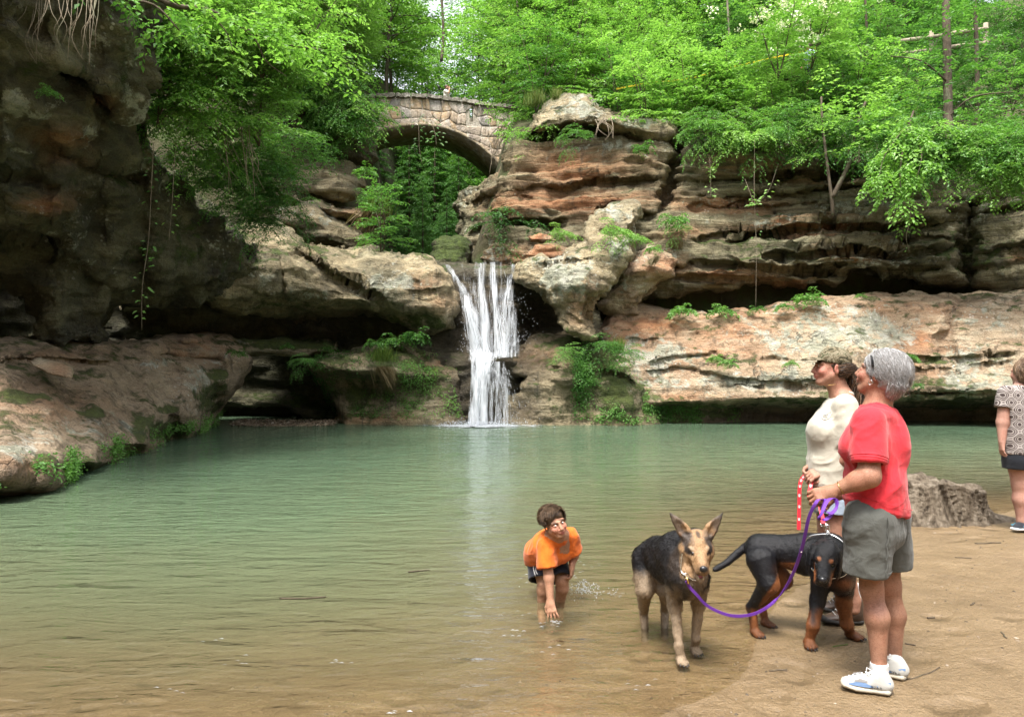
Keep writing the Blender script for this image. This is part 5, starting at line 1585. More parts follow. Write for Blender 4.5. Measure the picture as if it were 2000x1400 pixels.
for k in range(16):
    u = rr.uniform(410, 500); v0 = rr.uniform(230, 300); L = rr.uniform(50, 130)
    paths.append(([(u, v0, 14.0), (u + rr.uniform(0, 20), v0 + L * .5, 13.9), (u + rr.uniform(5, 40), v0 + L, 14.0)], .010, .004))
wood('hanging_roots', paths, M_ROOT, 'bare twigs hanging among the bushes at the right edge of the dark wall', 'roots', 4)
paths = [([(1160 + rr.uniform(0, 34), 228 + rr.uniform(-5, 8), 21.9), (1160 + rr.uniform(0, 40), 250, 21.7), (1160 + rr.uniform(0, 40), 268 + rr.uniform(-8, 8), 21.7)], .016, .006) for k in range(7)]
wood('hanging_roots', paths, M_ROOT, 'few dry roots dangling under the capping boulder', 'roots', 4)

def vine(seed, pts, leaf, nl, mat, label, r=.006, spread=.12):
    lv = Leaves(seed); rng = np.random.default_rng(seed)
    pp = catmull([at(*p) for p in pts], 6)
    A = np.array([tuple(p) for p in pp])
    q = rng.uniform(0.05, .92, nl) * (len(A) - 1); i = q.astype(int)
    P = A[i] + (A[np.minimum(i + 1, len(A) - 1)] - A[i]) * (q - i)[:, None]
    D = np.stack([rng.choice([-1, 1], nl) * 1.0, rng.normal(0, .5, nl) - .3, rng.normal(-.35, .3, nl)], 1)
    P = P + norm(D) * rng.uniform(0, spread, (nl, 1))
    lv.add(P, D, np.stack([rng.normal(0, .3, nl), -np.ones(nl) * .6, np.ones(nl) * .7], 1), leaf * rng.uniform(.6, 1.2, nl), leaf * .55)
    return wood('hanging_vine', [(pts, r, r * .6)], M_ROOT, label, 'vine', 4, (lv, mat))
vine(311, [(300, 280, 12.2), (296, 360, 12.0), (290, 470, 11.9), (278, 560, 11.9), (277, 645, 11.9)], .085, 46, M_MID, 'long vine with sparse leaves hanging in front of the dark cave on the left')
vine(312, [(345, 250, 12.9), (340, 330, 12.7), (336, 400, 12.6), (330, 470, 12.6)], .085, 40, M_LIME, 'short bright vine hanging on the dark wall beside the long one')
vine(313, [(1474, 270, 20.9), (1473, 380, 20.5), (1477, 480, 20.2), (1476, 606, 20.0)], .10, 10, M_MID, 'thin bare vine dangling from the cliff to the pale ledge')
vine(314, [(1455, 350, 20.9), (1468, 385, 20.6), (1472, 400, 20.5), (1500, 375, 20.6), (1520, 320, 21.0)], .13, 34, M_LIME, 'loop of leafy vine draped on the banded cliff')
vine(315, [(1386, 310, 21.3), (1388, 350, 21.2), (1387, 388, 21.2)], .11, 16, M_LIME, 'small leafy vine hanging down left part of the banded cliff')
vine(316, [(1780, 410, 19.2), (1775, 440, 19.1), (1770, 465, 19.1), (1776, 492, 19.1)], .09, 4, M_MID, 'short dry vine hanging on the right part of the cliff', .009)
vine(317, [(815, 215, 31.9), (818, 255, 31.8), (819, 290, 31.8), (824, 320, 31.8)], .18, 26, M_MID, 'ivy trailing down the face of the bridge', .018, .3)
vine(318, [(838, 225, 31.9), (850, 262, 31.8), (852, 285, 31.8)], .19, 34, M_MID, 'small clump of ivy hanging under the crown of the arch', .014, .45)
# forked sapling on the cliff face
S1 = [(1627, 420, 20.6), (1624, 385, 20.5), (1618, 340, 20.5), (1612, 290, 20.6), (1606, 240, 20.9), (1604, 190, 21.2)]
S2 = [(1626, 385, 20.5), (1642, 355, 20.4), (1656, 325, 20.4), (1668, 290, 20.5), (1676, 240, 20.7), (1690, 200, 21)]
lv = sprays_along(321, S1, 10, 1.2, .14, q0=.5); 
for B in (S2,):
    l2 = sprays_along(322, B, 16, 1.3, .14, q0=.5)
    for k in 'PDNLWT': getattr(lv, k).extend(getattr(l2, k))
wood('forked_sapling', [(S1, .055, .03), (S2, .075, .035)], M_BARK, 'forked sapling growing out of the crack in the banded cliff', 'tree', 7, (lv, M_LIME))
# bright bough drooping over the cliff on the right
D1 = [(1784, 218, 19.4), (1775, 246, 19.0), (1762, 300, 18.6), (1758, 350, 18.4), (1764, 405, 18.3)]
D2 = [(1775, 240, 19.0), (1730, 300, 18.5), (1716, 350, 18.4)]
D3 = [(1775, 240, 19.0), (1800, 300, 18.3), (1786, 360, 18.2)]
lv = sprays_along(331, D1, 26, .95, .125, .9, up=-.1)
for sd_, B in ((332, D2), (333, D3)):
    l2 = sprays_along(sd_, B, 18, .8, .125, .9, up=-.1)
    for k in 'PDNLWT': getattr(lv, k).extend(getattr(l2, k))
wood('drooping_bough', [(D1, .03, .01), (D2, .02, .008), (D3, .02, .008)], M_BARK, 'bright yellow green bough drooping over the cliff near the right side', 'branch', 5, (lv, M_LIME))
# tall straight trunk at right
lv = sprays_along(341, [(1852, 320, 19.8), (1850, 160, 20.4), (1848, -40, 21)], 34, 1.7, .13, .7, up=.1)
wood('tall_tree', [([(1856, 345, 19.6), (1852, 240, 20.1), (1850, 120, 20.6), (1846, -60, 21.2)], .14, .10), ([(1852, 230, 20.1), (1900, 190, 19.6), (1980, 180, 19.2)], .03, .012), ([(1850, 160, 20.4), (1800, 120, 20.0), (1740, 110, 19.8)], .03, .012)], M_BARK,
     'tall dark straight trunk rising out of the shrubs at the right', 'tree', 8, (lv, M_MID))
lv = sprays_along(342, [(668, 130, 34), (690, 80, 34), (700, 20, 34)], 14, 1.6, .16, .6)
wood('leaning_tree', [([(655, 175, 34), (672, 128, 34), (690, 84, 34), (697, 55, 34), (706, -20, 34)], .17, .09), ([(697, 55, 34), (680, 40, 34), (665, 0, 34)], .08, .05)], M_PALE, 'pale leaning trunk in the wood left of the bridge', 'tree', 7, (lv, M_MID))
lv = sprays_along(343, [(596, 60, 27), (592, 0, 27)], 10, 1.6, .16, .6)
wood('dark_tree', [([(604, 150, 27), (597, 60, 27), (590, -60, 27)], .22, .18)], M_BARK, 'thick dark trunk behind bright leaves at the top left', 'tree', 8, (lv, M_MID))
wood('slim_tree', [([(624, 130, 25), (623, 60, 25), (626, -40, 25)], .05, .04)], M_PALE, 'slim pale stem beside the thick dark trunk', 'tree', 6, (sprays_along(344, [(623, 60, 25), (626, -40, 25)], 6, 1.0, .15), M_LIME))
for k, (u, v0, Y, r_, lb) in enumerate([(1010, 150, 30, .06, 'slim grey trunk behind the bridge\'s right end'), (862, 120, 42, .10, 'bent dark trunk in the wood above the bridge'), (1420, 150, 27, .05, 'thin upright stem in the shrubs behind the yellow tape'), (1905, 330, 24, .09, 'dark trunk in the shade at the far right slope'), (1690, 190, 27, .06, 'thin trunk left of the rail fence')]):
    wood('slim_tree', [([(u, v0, Y), (u + 4, v0 * .5, Y + .2), (u - 3, -50, Y + .3)], r_, r_ * .7)], M_PALE if k in (0, 2) else M_BARK, lb, 'tree', 6, (sprays_along(350 + k, [(u + 4, v0 * .5, Y), (u, -40, Y)], 10, 1.3, .15), M_MID))

# ------------------------------------------------------------ small plants on ledges
def perch(key, u, v, Y, s, label, **kw):
    return plant(key, at(u, v, Y), s, label, **kw)
perch('hang_lime', 1090, 452, 21.2, .42, 'little bright green bush on the orange rock above the falls')
perch('hang_lime', 1195, 448, 19.2, .50, 'pale lime spray spilling over the top of the leaning pillar')
perch('hang_lime', 1232, 462, 19.3, .38, 'lime sprig on the right shoulder of the leaning pillar')
perch('fern', 1318, 430, 21.3, 1.0, 'fern clump at the foot of the vertical crack in the cliff')
perch('hang_mid', 1330, 448, 21.3, .36, 'small green plant hanging below the fern in the crack')
perch('fern', 1276, 487, 19.8, .55, 'tiny green fern beside the pinkish rounded rock')
perch('dry', 1318, 468, 21.2, .55, 'dry brown grass hanging beside the fern in the crack')
perch('dry', 1284, 500, 19.9, .45, 'dry brown grass below the tiny fern')
perch('fern', 1330, 609, 20.4, .95, 'low fern at the left end of the dark gap above the pale ledge')
perch('fern', 1410, 608, 20.4, .90, 'low fern in the middle of the dark gap above the pale ledge')
perch('fern', 1478, 605, 20.3, .5, 'smallest fern growing on the top of the pale ledge')
perch('fern', 1530, 600, 20.2, .6, 'low leafy plant in the gap right of the dangling vine')
perch('fern', 1582, 588, 20.1, 1.0, 'tall green fern standing in the gap where the ledge rises')
perch('fern', 1680, 578, 20.0, .35, 'tiny weed on the ledge top at right')
perch('mid', 745, 488, 20.6, .62, 'round fresh green bush on the rock shoulder left of the falls')
perch('grass', 735, 420, 22.0, 1.3, 'long grass on the stacked blocks left of the gorge')
perch('dry', 738, 405, 21.9, 1.2, 'dry straw coloured grass hanging from the stacked blocks')
perch('hang_mid', 712, 388, 22.2, .5, 'green sprig at the end of the stacked blocks')
perch('fern', 715, 340, 22.4, .9, 'big leaved plant under the left bridge end')
perch('fern', 775, 668, 19.1, 1.0, 'leafy plant in the hollow behind the mossy ledge boulder')
perch('fern', 812, 662, 19.1, .9, 'leafy plant beside the falls in the hollow behind the ledge boulder')
perch('fern', 732, 672, 19.0, .7, 'low plant at the left end of the hollow behind the ledge boulder')
perch('grass', 748, 706, 18.35, .75, 'grass tuft on the mossy ledge boulder')
perch('dry', 746, 716, 18.25, .75, 'dry roots hanging below the grass tuft on the ledge boulder')
perch('hang_mid', 596, 705, 18.3, .30, 'bright green plant hanging at the left tip of the ledge boulder')
perch('fern', 465, 690, 17.2, .5, 'small green plant on the edge of the sloping left bank')
perch('fern', 640, 684, 19.2, .5, 'small plant on the mossy flat shelf')
perch('fern', 560, 676, 18.6, .4, 'tiny sprig on the mossy flat shelf')
perch('hang_mid', 1185, 676, 19.0, .50, 'green creeper on the top of the wet brown mound')
perch('hang_mid', 1222, 700, 18.9, .42, 'green creeper hanging down the right side of the wet mound')
perch('grass', 1206, 690, 18.9, .8, 'grass tuft on the right side of the wet mound')
perch('hang_mid', 1105, 690, 18.8, .32, 'small mossy creeper on the middle of the wet mound')
perch('fern', 1420, 712, 19.0, .65, 'low green fern in the notch of the pale ledge')
perch('fern', 1397, 700, 19.1, .5, 'small fern above the notch of the pale ledge')
perch('fern', 1545, 710, 18.9, .45, 'bright sprig on the pale ledge behind the woman in the cap')
perch('fern', 1780, 700, 18.5, .5, 'small green fern on the pale ledge right of the grey haired woman')
perch('fern', 1790, 755, 18.2, .4, 'mossy sprig low on the ledge right of the grey haired woman')
perch('fern', 95, 180, 9.5, .32, 'little heart leaved plant growing on the dark left wall')
perch('fern', 1255, 290, 22.0, .8, 'green plant in the recess under the capping boulder')
perch('hang_mid', 1130, 270, 22.0, .5, 'small green sprig under the capping boulder at its left')
perch('hang_lime', 1010, 240, 29.5, 1.0, 'lime bush covering the right end of the bridge parapet')
perch('hang_lime', 1000, 225, 30.0, 1.2, 'lime bush covering the right end of the bridge')
perch('hang_lime', 1035, 262, 24.0, .7, 'lime sprigs hanging at the left tip of the capping boulder')
perch('lime', 1005, 225, 30.5, .8, 'bright shrub standing at the right end of the bridge')
perch('grass', 1045, 206, 23.6, 1.0, 'tall grass on the back of the capping boulder')
perch('grass', 1085, 194, 23.2, .75, 'short grass on the top of the capping boulder')
perch('hang_lime', 1450, 265, 21.6, .85, 'bright fan of leaves hanging over the top layer of the banded cliff')
perch('hang_lime', 1400, 255, 21.8, .7, 'bright sprays hanging just right of the vertical crack')
perch('hang_mid', 1500, 275, 21.6, .75, 'green bush drooping over the middle of the cliff top')
perch('hang_lime', 1555, 262, 21.6, .8, 'lime bush drooping over the cliff top left of the forked sapling')
perch('hang_mid', 1700, 270, 20.6, .8, 'green bush hanging behind the drooping bough')
perch('hang_lime', 1890, 300, 18.9, .8, 'layered green bush overhanging the right end of the cliff')
perch('hang_mid', 1960, 310, 18.6, .9, 'green bush overhanging the cliff at the far right')
perch('hang_lime', 1840, 260, 19.2, .8, 'bright bush in front of the tall dark trunk')
perch('hang_mid', 712, 262, 31.0, .7, 'green bush covering the left foot of the arch')
perch('hang_deep', 690, 300, 30.2, .7, 'dark green bush below the left foot of the arch')
perch('hang_deep', 985, 440, 23.6, .9, 'dark creeper in the cleft behind the orange rock beside the gorge')
perch('hang_mid', 1000, 395, 24.2, .6, 'green sprig in the cleft behind the orange rock beside the gorge')
# shrub in white blossom
for (u, v, Y, s, lb) in ((1520, 88, 22.6, .8, 'shrub with clusters of white blossom above the cliff'), (1585, 70, 23.4, .8, 'taller shrub with scattered white blossom behind the first')):
    o = plant('lime', at(u, v + 50, Y), s, lb)
    lv = Leaves(int(u)); rng = np.random.default_rng(int(u))
    n = 700
    cc = rng.normal(0, 1, (28, 3)) * np.array([1.1, .9, .75]) + np.array([0, -.5, 2.2])
    P = cc[rng.integers(0, 28, n)] + rng.normal(0, .11, (n, 3))
    lv.add(P, rng.normal(0, 1, (n, 3)), np.stack([rng.normal(0, .5, n), rng.normal(-.6, .4, n), np.ones(n)], 1), .10, .08)
    link('blossom', lv.mesh('blossom'), M_PETAL, o)['kind'] = 'stuff'

# moss cushions along the waterline of the left bank (real little leaves)
def moss_patch(seed, us, Yf, n, label_none=None, leaf=.03):
    pass
dg = bpy.context.evaluated_depsgraph_get()
def moss_on(rockname_obj, test, n, leaf, seed):
    me = rockname_obj.data
    co = np.empty(len(me.vertices) * 3, np.float32); me.vertices.foreach_get('co', co); co = co.reshape(-1, 3)
    no = np.empty(len(me.vertices) * 3, np.float32); me.vertices.foreach_get('normal', no); no = no.reshape(-1, 3)
    u = 1000 + co[:, 0] * F / co[:, 1]; v = HV - (co[:, 2] - CAM_H) * F / co[:, 1]
    k = np.where(test(u, v, co, no))[0]
    if len(k) == 0: return None
    rng = np.random.default_rng(seed)
    clump = fbm(co[k] * 2.2, 4, seed)
    w = np.clip(clump + .15, 0.0, 1); w = w / w.sum()
    k = rng.choice(k, n, p=w)
    P = co[k] + rng.normal(0, .05, (n, 3)) * 1.0
    N = no[k]
    P = P + N * rng.uniform(-.01, .05, (n, 1))
    lv = Leaves(seed)
    lv.add(P, N + rng.normal(0, .8, (n, 3)) - np.array([0, 0, .3]), N + np.array([0, 0, .6]) + rng.normal(0, .5, (n, 3)), leaf * rng.uniform(.5, 1.3, n), leaf * .6)
    return lv.mesh('moss')
for nm, rk, test, n, leaf in (('moss', 'slab', lambda u, v, c, n_: (c[:, 2] < .36) & (c[:, 2] > 0.02) & (u < 480), 16000, .045),
                              ('moss', 'mound', lambda u, v, c, n_: (u > 1120) & (n_[:, 1] < .2) & (v > 655) & (v < 826), 9000, .055),
                              ('moss', 'lowledge', lambda u, v, c, n_: (n_[:, 1] < .3) & (v > 690) & (v < 815) & (u < 900), 6000, .05),
                              ('moss', 'pale', lambda u, v, c, n_: (c[:, 2] < .5) & (c[:, 2] > 0.02) & (u > 1230) & (u < 1440), 4500, .05)):
    src = {'slab': [o for o in ROCK_LIST if o.get('kind') == 'structure' and o.name.startswith('rock_ledge')][-1],
           'mound': [o for o in ROCK_LIST if 'wet brown mound' in o.get('label', '')][0],
           'lowledge': [o for o in ROCK_LIST if 'low mossy ledge' in o.get('label', '')][0],
           'pale': [o for o in ROCK_LIST if o.get('kind') == 'structure' and o.name.startswith('rock_ledge')][0]}[rk]
    me = moss_on(src, test, n, leaf, hash(rk) % 1000 if False else len(rk) * 7)
    if me: link('moss', me, M_MID)['kind'] = 'stuff'
# ------------------------------------------------------------ smooth bodies: blended solids on a grid, meshed once
def A3(p): return np.array([float(x) for x in p], np.float32)

def cone(a, b, ra, rb):
    a, b = A3(a), A3(b)
    e = b - a; L2 = float(e @ e) + 1e-12
    def fn(P):
        w = P - a
        t = np.clip((w @ e) / L2, 0, 1)
        return np.linalg.norm(w - t[..., None] * e, axis=-1) - (ra + (rb - ra) * t)
    r = max(ra, rb)
    return fn, np.minimum(a, b) - r, np.maximum(a, b) + r

def ell(c, r, R=None):
    c = A3(c); r = A3(r)
    M = np.eye(3, dtype=np.float32) if R is None else np.array(R, dtype=np.float32)   # rows = local axes
    def fn(P):
        q = (P - c) @ M.T
        k0 = np.linalg.norm(q / r, axis=-1); k1 = np.linalg.norm(q / (r * r), axis=-1)
        return k0 * (k0 - 1) / np.maximum(k1, 1e-6)
    m = float(r.max())
    return fn, c - m, c + m

def lofted(pts, rx, ry, side):
    """tube of elliptical section along pts; side(s) = width direction"""
    pts = [A3(p) for p in pts]
    n = len(pts)
    sides = [A3(side)] * n if not isinstance(side, list) else [A3(s) for s in side]
    def fn(P):
        best = None
        for i in range(n - 1):
            a, b = pts[i], pts[i + 1]
            e = b - a; L2 = float(e @ e); L = math.sqrt(L2)
            ax = e / L
            w = P - a
            tr_ = (w @ e) / L2
            t = np.clip(tr_, 0, 1)
            s = (sides[i] + sides[i + 1]); s = s - ax * float(s @ ax); s = s / np.linalg.norm(s)
            f = np.cross(ax, s)
            q = w - t[..., None] * e
            X = (rx[i] + (rx[i + 1] - rx[i]) * t); Y_ = (ry[i] + (ry[i + 1] - ry[i]) * t)
            sx, fy, o = q @ s, q @ f, q @ ax
            mn = np.minimum(X, Y_)
            k0 = np.sqrt((sx / X) ** 2 + (fy / Y_) ** 2 + (o / mn) ** 2)
            k1 = np.sqrt((sx / X ** 2) ** 2 + (fy / Y_ ** 2) ** 2 + (o / mn ** 2) ** 2)
            d = k0 * (k0 - 1) / np.maximum(k1, 1e-5)
            d = np.where(k0 < 1e-4, -mn, d)
            best = d if best is None else np.minimum(best, d)
        return best
    m = max(max(rx), max(ry))
    A = np.array(pts)
    return fn, A.min(0) - m, A.max(0) + m

def cut(prim, p, nrm):
    """keep the half on the negative side of the plane"""
    fn, lo, hi = prim
    p, nrm = A3(p), A3(nrm); nrm = nrm / np.linalg.norm(nrm)
    return (lambda P: np.maximum(fn(P), (P - p) @ nrm)), lo, hi

class Solid:
    def __init__(s, res): s.res = res; s.ops = []
    def add(s, prim, k=0.02): s.ops.append(('a', prim, k)); return s
    def sub(s, prim, k=0.006): s.ops.append(('s', prim, k)); return s
    def mesh(s, name, smooth_it=1, disp=None):
        res = s.res
        lo = np.min([p[1] for o, p, k in s.ops if o == 'a'], 0) - 4 * res
        hi = np.max([p[2] for o, p, k in s.ops if o == 'a'], 0) + 4 * res
        n = np.ceil((hi - lo) / res).astype(int) + 1
        ax = [lo[i] + res * np.arange(n[i], dtype=np.float32) for i in range(3)]
        G = np.full(n, 0.3, np.float32)
        for o, (fn, a, b), k in s.ops:
            pad = k + 3 * res
            i0 = np.clip(np.floor((a - pad - lo) / res).astype(int), 0, n); i1 = np.clip(np.ceil((b + pad - lo) / res).astype(int) + 1, 0, n)
            if (i1 <= i0).any(): continue
            sl = tuple(slice(i0[i], i1[i]) for i in range(3))
            X = np.meshgrid(*[ax[i][sl[i]] for i in range(3)], indexing='ij')
            d = fn(np.stack(X, -1)).astype(np.float32)
            g = G[sl]
            if o == 'a':
                h = np.maximum(k - np.abs(g - d), 0) / max(k, 1e-6)
                G[sl] = np.minimum(g, d) - h * h * k * .25
            else:
                d = -d
                h = np.maximum(k - np.abs(g - d), 0) / max(k, 1e-6)
                G[sl] = np.maximum(g, d) + h * h * k * .25
        V, Q = surface_nets(G)
        W = lo + V * res
        N = vnormals(W, Q)
        if np.sum(N * (W - W.mean(0))) < 0: Q = Q[:, ::-1]; N = -N
        if disp is not None:
            W = W + N * disp(W, N)[:, None]
        s.W, s.N = W, N
        return mesh_np(name, W, Q)

class Frame:
    """local frame: x = right of the figure, y = forward, z = up"""
    def __init__(s, o, fwd, up=(0, 0, 1), sc=1.0):
        s.o = Vector(o); s.f = Vector(fwd).normalized(); u = Vector(up)
        s.r = s.f.cross(u).normalized(); s.u = s.r.cross(s.f).normalized(); s.sc = sc
    def p(s, x, y, z): return s.o + (s.r * x + s.f * y + s.u * z) * s.sc
    def d(s, x, y, z): return s.r * x + s.f * y + s.u * z
    @property
    def R(s): return [tuple(s.r), tuple(s.f), tuple(s.u)]
    def loc(s, P): 
        q = (P - np.array(s.o)) / s.sc
        return np.stack([q @ np.array(s.r), q @ np.array(s.f), q @ np.array(s.u)], -1)

def fell(S, f, c, r, k=.015, sub=False):
    pr = ell(f.p(*c), [x * f.sc for x in r], f.R)
    (S.sub if sub else S.add)(pr, k * f.sc)
def fcone(S, f, a, b, ra, rb, k=.012, sub=False):
    pr = cone(f.p(*a), f.p(*b), ra * f.sc, rb * f.sc)
    (S.sub if sub else S.add)(pr, k * f.sc)

def add_head(S, f, child=False):
    j = 0.9 if child else 1.0
    fell(S, f, (0, -.018, .036), (.073, .092, .080), .01)
    fell(S, f, (0, .028, -.030), (.060 , .062, .078 * j), .03)
    fell(S, f, (0, .060, -.098 * j), (.026, .026, .020), .03)
    for sx in (-1, 1):
        fcone(S, f, (sx * .052, .004, -.050 * j), (sx * .022, .056, -.094 * j), .018, .016, .025)
        fcone(S, f, (sx * .046, .070, .024), (sx * .012, .086, .022), .010, .009, .012)
        fell(S, f, (sx * .036, .064, -.028), (.026, .024, .024), .02)
        fell(S, f, (sx * .032, .099, .002), (.017, .018, .011), .010, True)
        fell(S, f, (sx * .031, .074, .001), (.0165, .0145, .0135), .003)
        fell(S, f, (sx * .012, .092, -.038), (.010, .011, .008), .006)
        ef = Frame(f.p(sx * .074, -.012, -.008), f.d(sx * .9, -.35, 0), f.u, f.sc)
        fell(S, ef, (0, .006, 0), (.019, .007, .033), .006)
        fell(S, ef, (.001, .014, .002), (.010, .006, .017), .005, True)
    fcone(S, f, (0, .086, .016), (0, .108, -.030), .0085, .0125, .010)
    fell(S, f, (0, .083, -.055), (.026, .016, .013), .012)
    fell(S, f, (0, .094, -.0575), (.022, .009, .0055), .004)
    fell(S, f, (0, .090, -.0690), (.019, .009, .0065), .004)
    fcone(S, f, (-.020, .103, -.0630), (.020, .103, -.0630), .0022, .0022, .004, True)

def add_hand(S, wrist, fwd, palm, curl=.5, thumb=1, sc=1.0, spread=.16, k=.0025):
    """fwd = towards the fingers, palm = normal out of the palm, thumb = which side"""
    f = Frame(wrist, fwd, -Vector(palm), sc)      # up = back of the hand, x = right
    tips = []
    fcone(S, f, (0, -.01, 0), (0, .03, 0), .023, .026, .012)
    for k_, x in enumerate((-.028, -.010, .009, .027)):
        fcone(S, f, (x * .45, .015, 0), (x, .082, .002), .0155, .0115, .014)
        L = (.066, .078, .072, .056)[k_] if thumb < 0 else (.056, .072, .078, .066)[k_]
        p = Vector((x, .085, .002)); a = 0.12 + curl * .5
        d0 = spread * (x / .028)
        for s_ in range(3):
            l = L * (.45, .31, .24)[s_]
            dv = Vector((d0 * math.cos(a), math.cos(a), -math.sin(a)))
            q = p + dv * l
            fcone(S, f, tuple(p), tuple(q), (.0088, .0083, .0076)[s_], (.0083, .0076, .0064)[s_], k)
            p = q; a += curl * (1.0, .85, .6)[s_]
        tips.append(f.p(*p))
    t = thumb
    p0 = Vector((t * .020, .012, -.006)); p1 = Vector((t * .043, .045, -.016)); p2 = Vector((t * (.050 - .012 * curl), .074, -.022 - .012 * curl)); p3 = Vector((t * (.048 - .03 * curl), .097, -.024 - .024 * curl))
    fcone(S, f, tuple(p0), tuple(p1), .017, .0125, .012); fcone(S, f, tuple(p1), tuple(p2), .0115, .0100, .006); fcone(S, f, tuple(p2), tuple(p3), .0100, .0078, .006)
    return f, tips

def paint(W, base, blobs, seed=0, mottle=.10, N=None):
    """pigment per vertex: blobs = (point, radius, colour, softness[, noise])"""
    C = np.tile(np.array(base, np.float32), (len(W), 1))
    C = C * (1 + mottle * fbm(W * 22, 3, seed))[:, None]
    for b in blobs:
        p, r, c, s = b[:4]
        nz = b[4] if len(b) > 4 else .0
        if callable(p): w = p(W, N)
        else:
            d = np.linalg.norm((W - np.array(p)) / np.array(r), axis=1)
            if nz: d = d + nz * fbm(W * 40, 3, seed + 5)
            w = 1 - smooth01((d - (1 - s)) / max(2 * s, 1e-3))
        C = C * (1 - w[:, None]) + np.array(c, np.float32)[None] * w[:, None]
    return np.clip(C, 0, 1)

def skin_material(name, rough=.5, bumpy=.0015, sss=.06):
    t = NT(name)
    P = t.pos()
    c = t.attr('pigment').outputs['Color']
    n = t.noise(P, 55, 5, .65)
    c = t.mix(1.0, c, t.ramp(n, [(0.3, (.86, .82, .80)), (.6, (1, 1, 1))]), 'MULTIPLY')
    c = t.mix(1.0, c, t.ramp(t.noise(P, 160, 4, .7), [(.36, (.74, .66, .62)), (.5, (1, 1, 1)), (.68, (1.06, 1.0, .98))]), 'MULTIPLY')
    c = t.mix(t.remap(t.noise(P, 11, 4, .6), .48, .7, 0, .35), c, t.mix(1.0, c, (1.05, .78, .74), 'MULTIPLY'))
    p = t.principled(c, rough, t.bump(t.noise(P, 180, 4, .65), .003, .9), .35)
    p.inputs['Subsurface Weight'].default_value = sss
    p.inputs['Subsurface Radius'].default_value = (1, .35, .2)
    p.inputs['Subsurface Scale'].default_value = .012
    return t.m
M_SKIN = skin_material('skin', .58)

def cloth_material(name, color, weave=600, rough=.85, var=.12, fold=.006):
    t = NT(name)
    P = t.pos()
    n = t.noise(P, 9, 5, .6)
    c = t.mix(1.0, color, t.ramp(n, [(0.3, (1 - var, 1 - var, 1 - var)), (0.65, (1, 1, 1))]), 'MULTIPLY')
    h = t.math('ADD', t.noise(P, 14, 3, .5, 1.0), t.math('MULTIPLY', t.noise(P, weave, 2, .5), .10))
    p = t.principled(c, rough, t.bump(h, fold, .8), .15)
    p.inputs['Sheen Weight'].default_value = .15
    return t.m

def folds(seed, amp=.006, dirn=(1, 1, 2.2), sc=7):
    dd = np.array(dirn, float)
    def f(W, N):
        q = W + .05 * np.stack([fbm(W * 5, 2, seed + k) for k in (21, 22, 23)], -1)
        diag = np.stack([q[:, 0] + .55 * q[:, 2], q[:, 1] + .3 * q[:, 2], (q[:, 2] - .6 * q[:, 0]) * 1.0], -1)
        cr = ridged(diag * sc / np.array([2.6, 2.6, .8]), 2, seed + 9, .45)
        patch = smooth01(fbm(W * 4.5, 2, seed + 13) * .9 + .45)
        return amp * (ridged(q * sc / dd, 3, seed) * .45 + fbm(W * sc * .6, 2, seed + 3) * .5 + .55 * np.maximum(cr, 0) ** 1.5 * patch)
    return f

def neck_ring(S, c, ax, off, rmax=.15, slab=.014, n=41):
    A_ = np.array(ax); A_ = A_ / np.linalg.norm(A_)
    n1 = np.cross(A_, [0, 0, 1.0]) if abs(A_[2]) < .9 else np.cross(A_, [1.0, 0, 0]); n1 /= np.linalg.norm(n1); n2 = np.cross(A_, n1)
    w = S.W - np.array(c); h_ = w @ A_; x, y = w @ n1, w @ n2; r_ = np.hypot(x, y)
    k = (np.abs(h_) < slab) & (r_ < rmax); th = np.arctan2(y[k], x[k]); rk = r_[k]
    an = np.linspace(-math.pi, math.pi, n)[:-1]
    out = np.array([np.max(np.where(np.abs((th - a + math.pi) % (2 * math.pi) - math.pi) < .14, rk, 0)) if len(rk) else .05 for a in an])
    out[out < .03] = np.median(out[out > .03]) if (out > .03).any() else .05
    out = (out + np.roll(out, 1) + np.roll(out, -1)) / 3 + off
    P_ = [Vector(np.array(c) + n1 * r * math.cos(a) + n2 * r * math.sin(a)) for a, r in zip(an, out)]
    return P_ + [P_[0]]

class Hair:
    """strands as slim three-sided blades running along paths"""
    def __init__(s, seed): s.r = np.random.default_rng(seed); s.V = []; s.F = []; s.T = []; s.n = 0
    def strands(s, P, w, tint):
        """P: (n, m, 3) paths"""
        n, m, _ = P.shape
        T = norm(np.gradient(P, axis=1))
        rnd = norm(s.r.normal(0, 1, (n, 1, 3)))
        A = norm(np.cross(T, rnd)); B = np.cross(T, A)
        wv = (w * np.sin(np.linspace(.5, math.pi - .05, m)) ** .7)[None, :, None]
        ring = np.stack([P + A * wv, P + (-.5 * A + .87 * B) * wv, P + (-.5 * A - .87 * B) * wv], 2)   # n,m,3,3
        V = ring.reshape(-1, 3)
        idx = np.arange(n * m * 3).reshape(n, m, 3) + s.n
        for k in range(3):
            k2 = (k + 1) % 3
            s.F.append(np.stack([idx[:, :-1, k], idx[:, :-1, k2], idx[:, 1:, k2], idx[:, 1:, k]], -1).reshape(-1, 4))
            s.T.append(np.repeat(tint, m - 1))
        s.V.append(V); s.n += len(V)
    def build(s, name, mat, parent=None):
        me = mesh_np(name, np.concatenate(s.V), np.concatenate(s.F))
        fattr(me, 'tint', np.concatenate(s.T), 'FACE')
        return link(name, me, mat, parent)

def hair_material(name, stops, rough=.45):
    t = NT(name)
    f = t.math('ADD', t.attr('tint').outputs['Fac'], t.math('MULTIPLY', t.math('SUBTRACT', t.noise(t.pos(), 30, 3, .6), .5), .5))
    t.principled(t.ramp(f, stops), rough, None, .35)
    return t.m

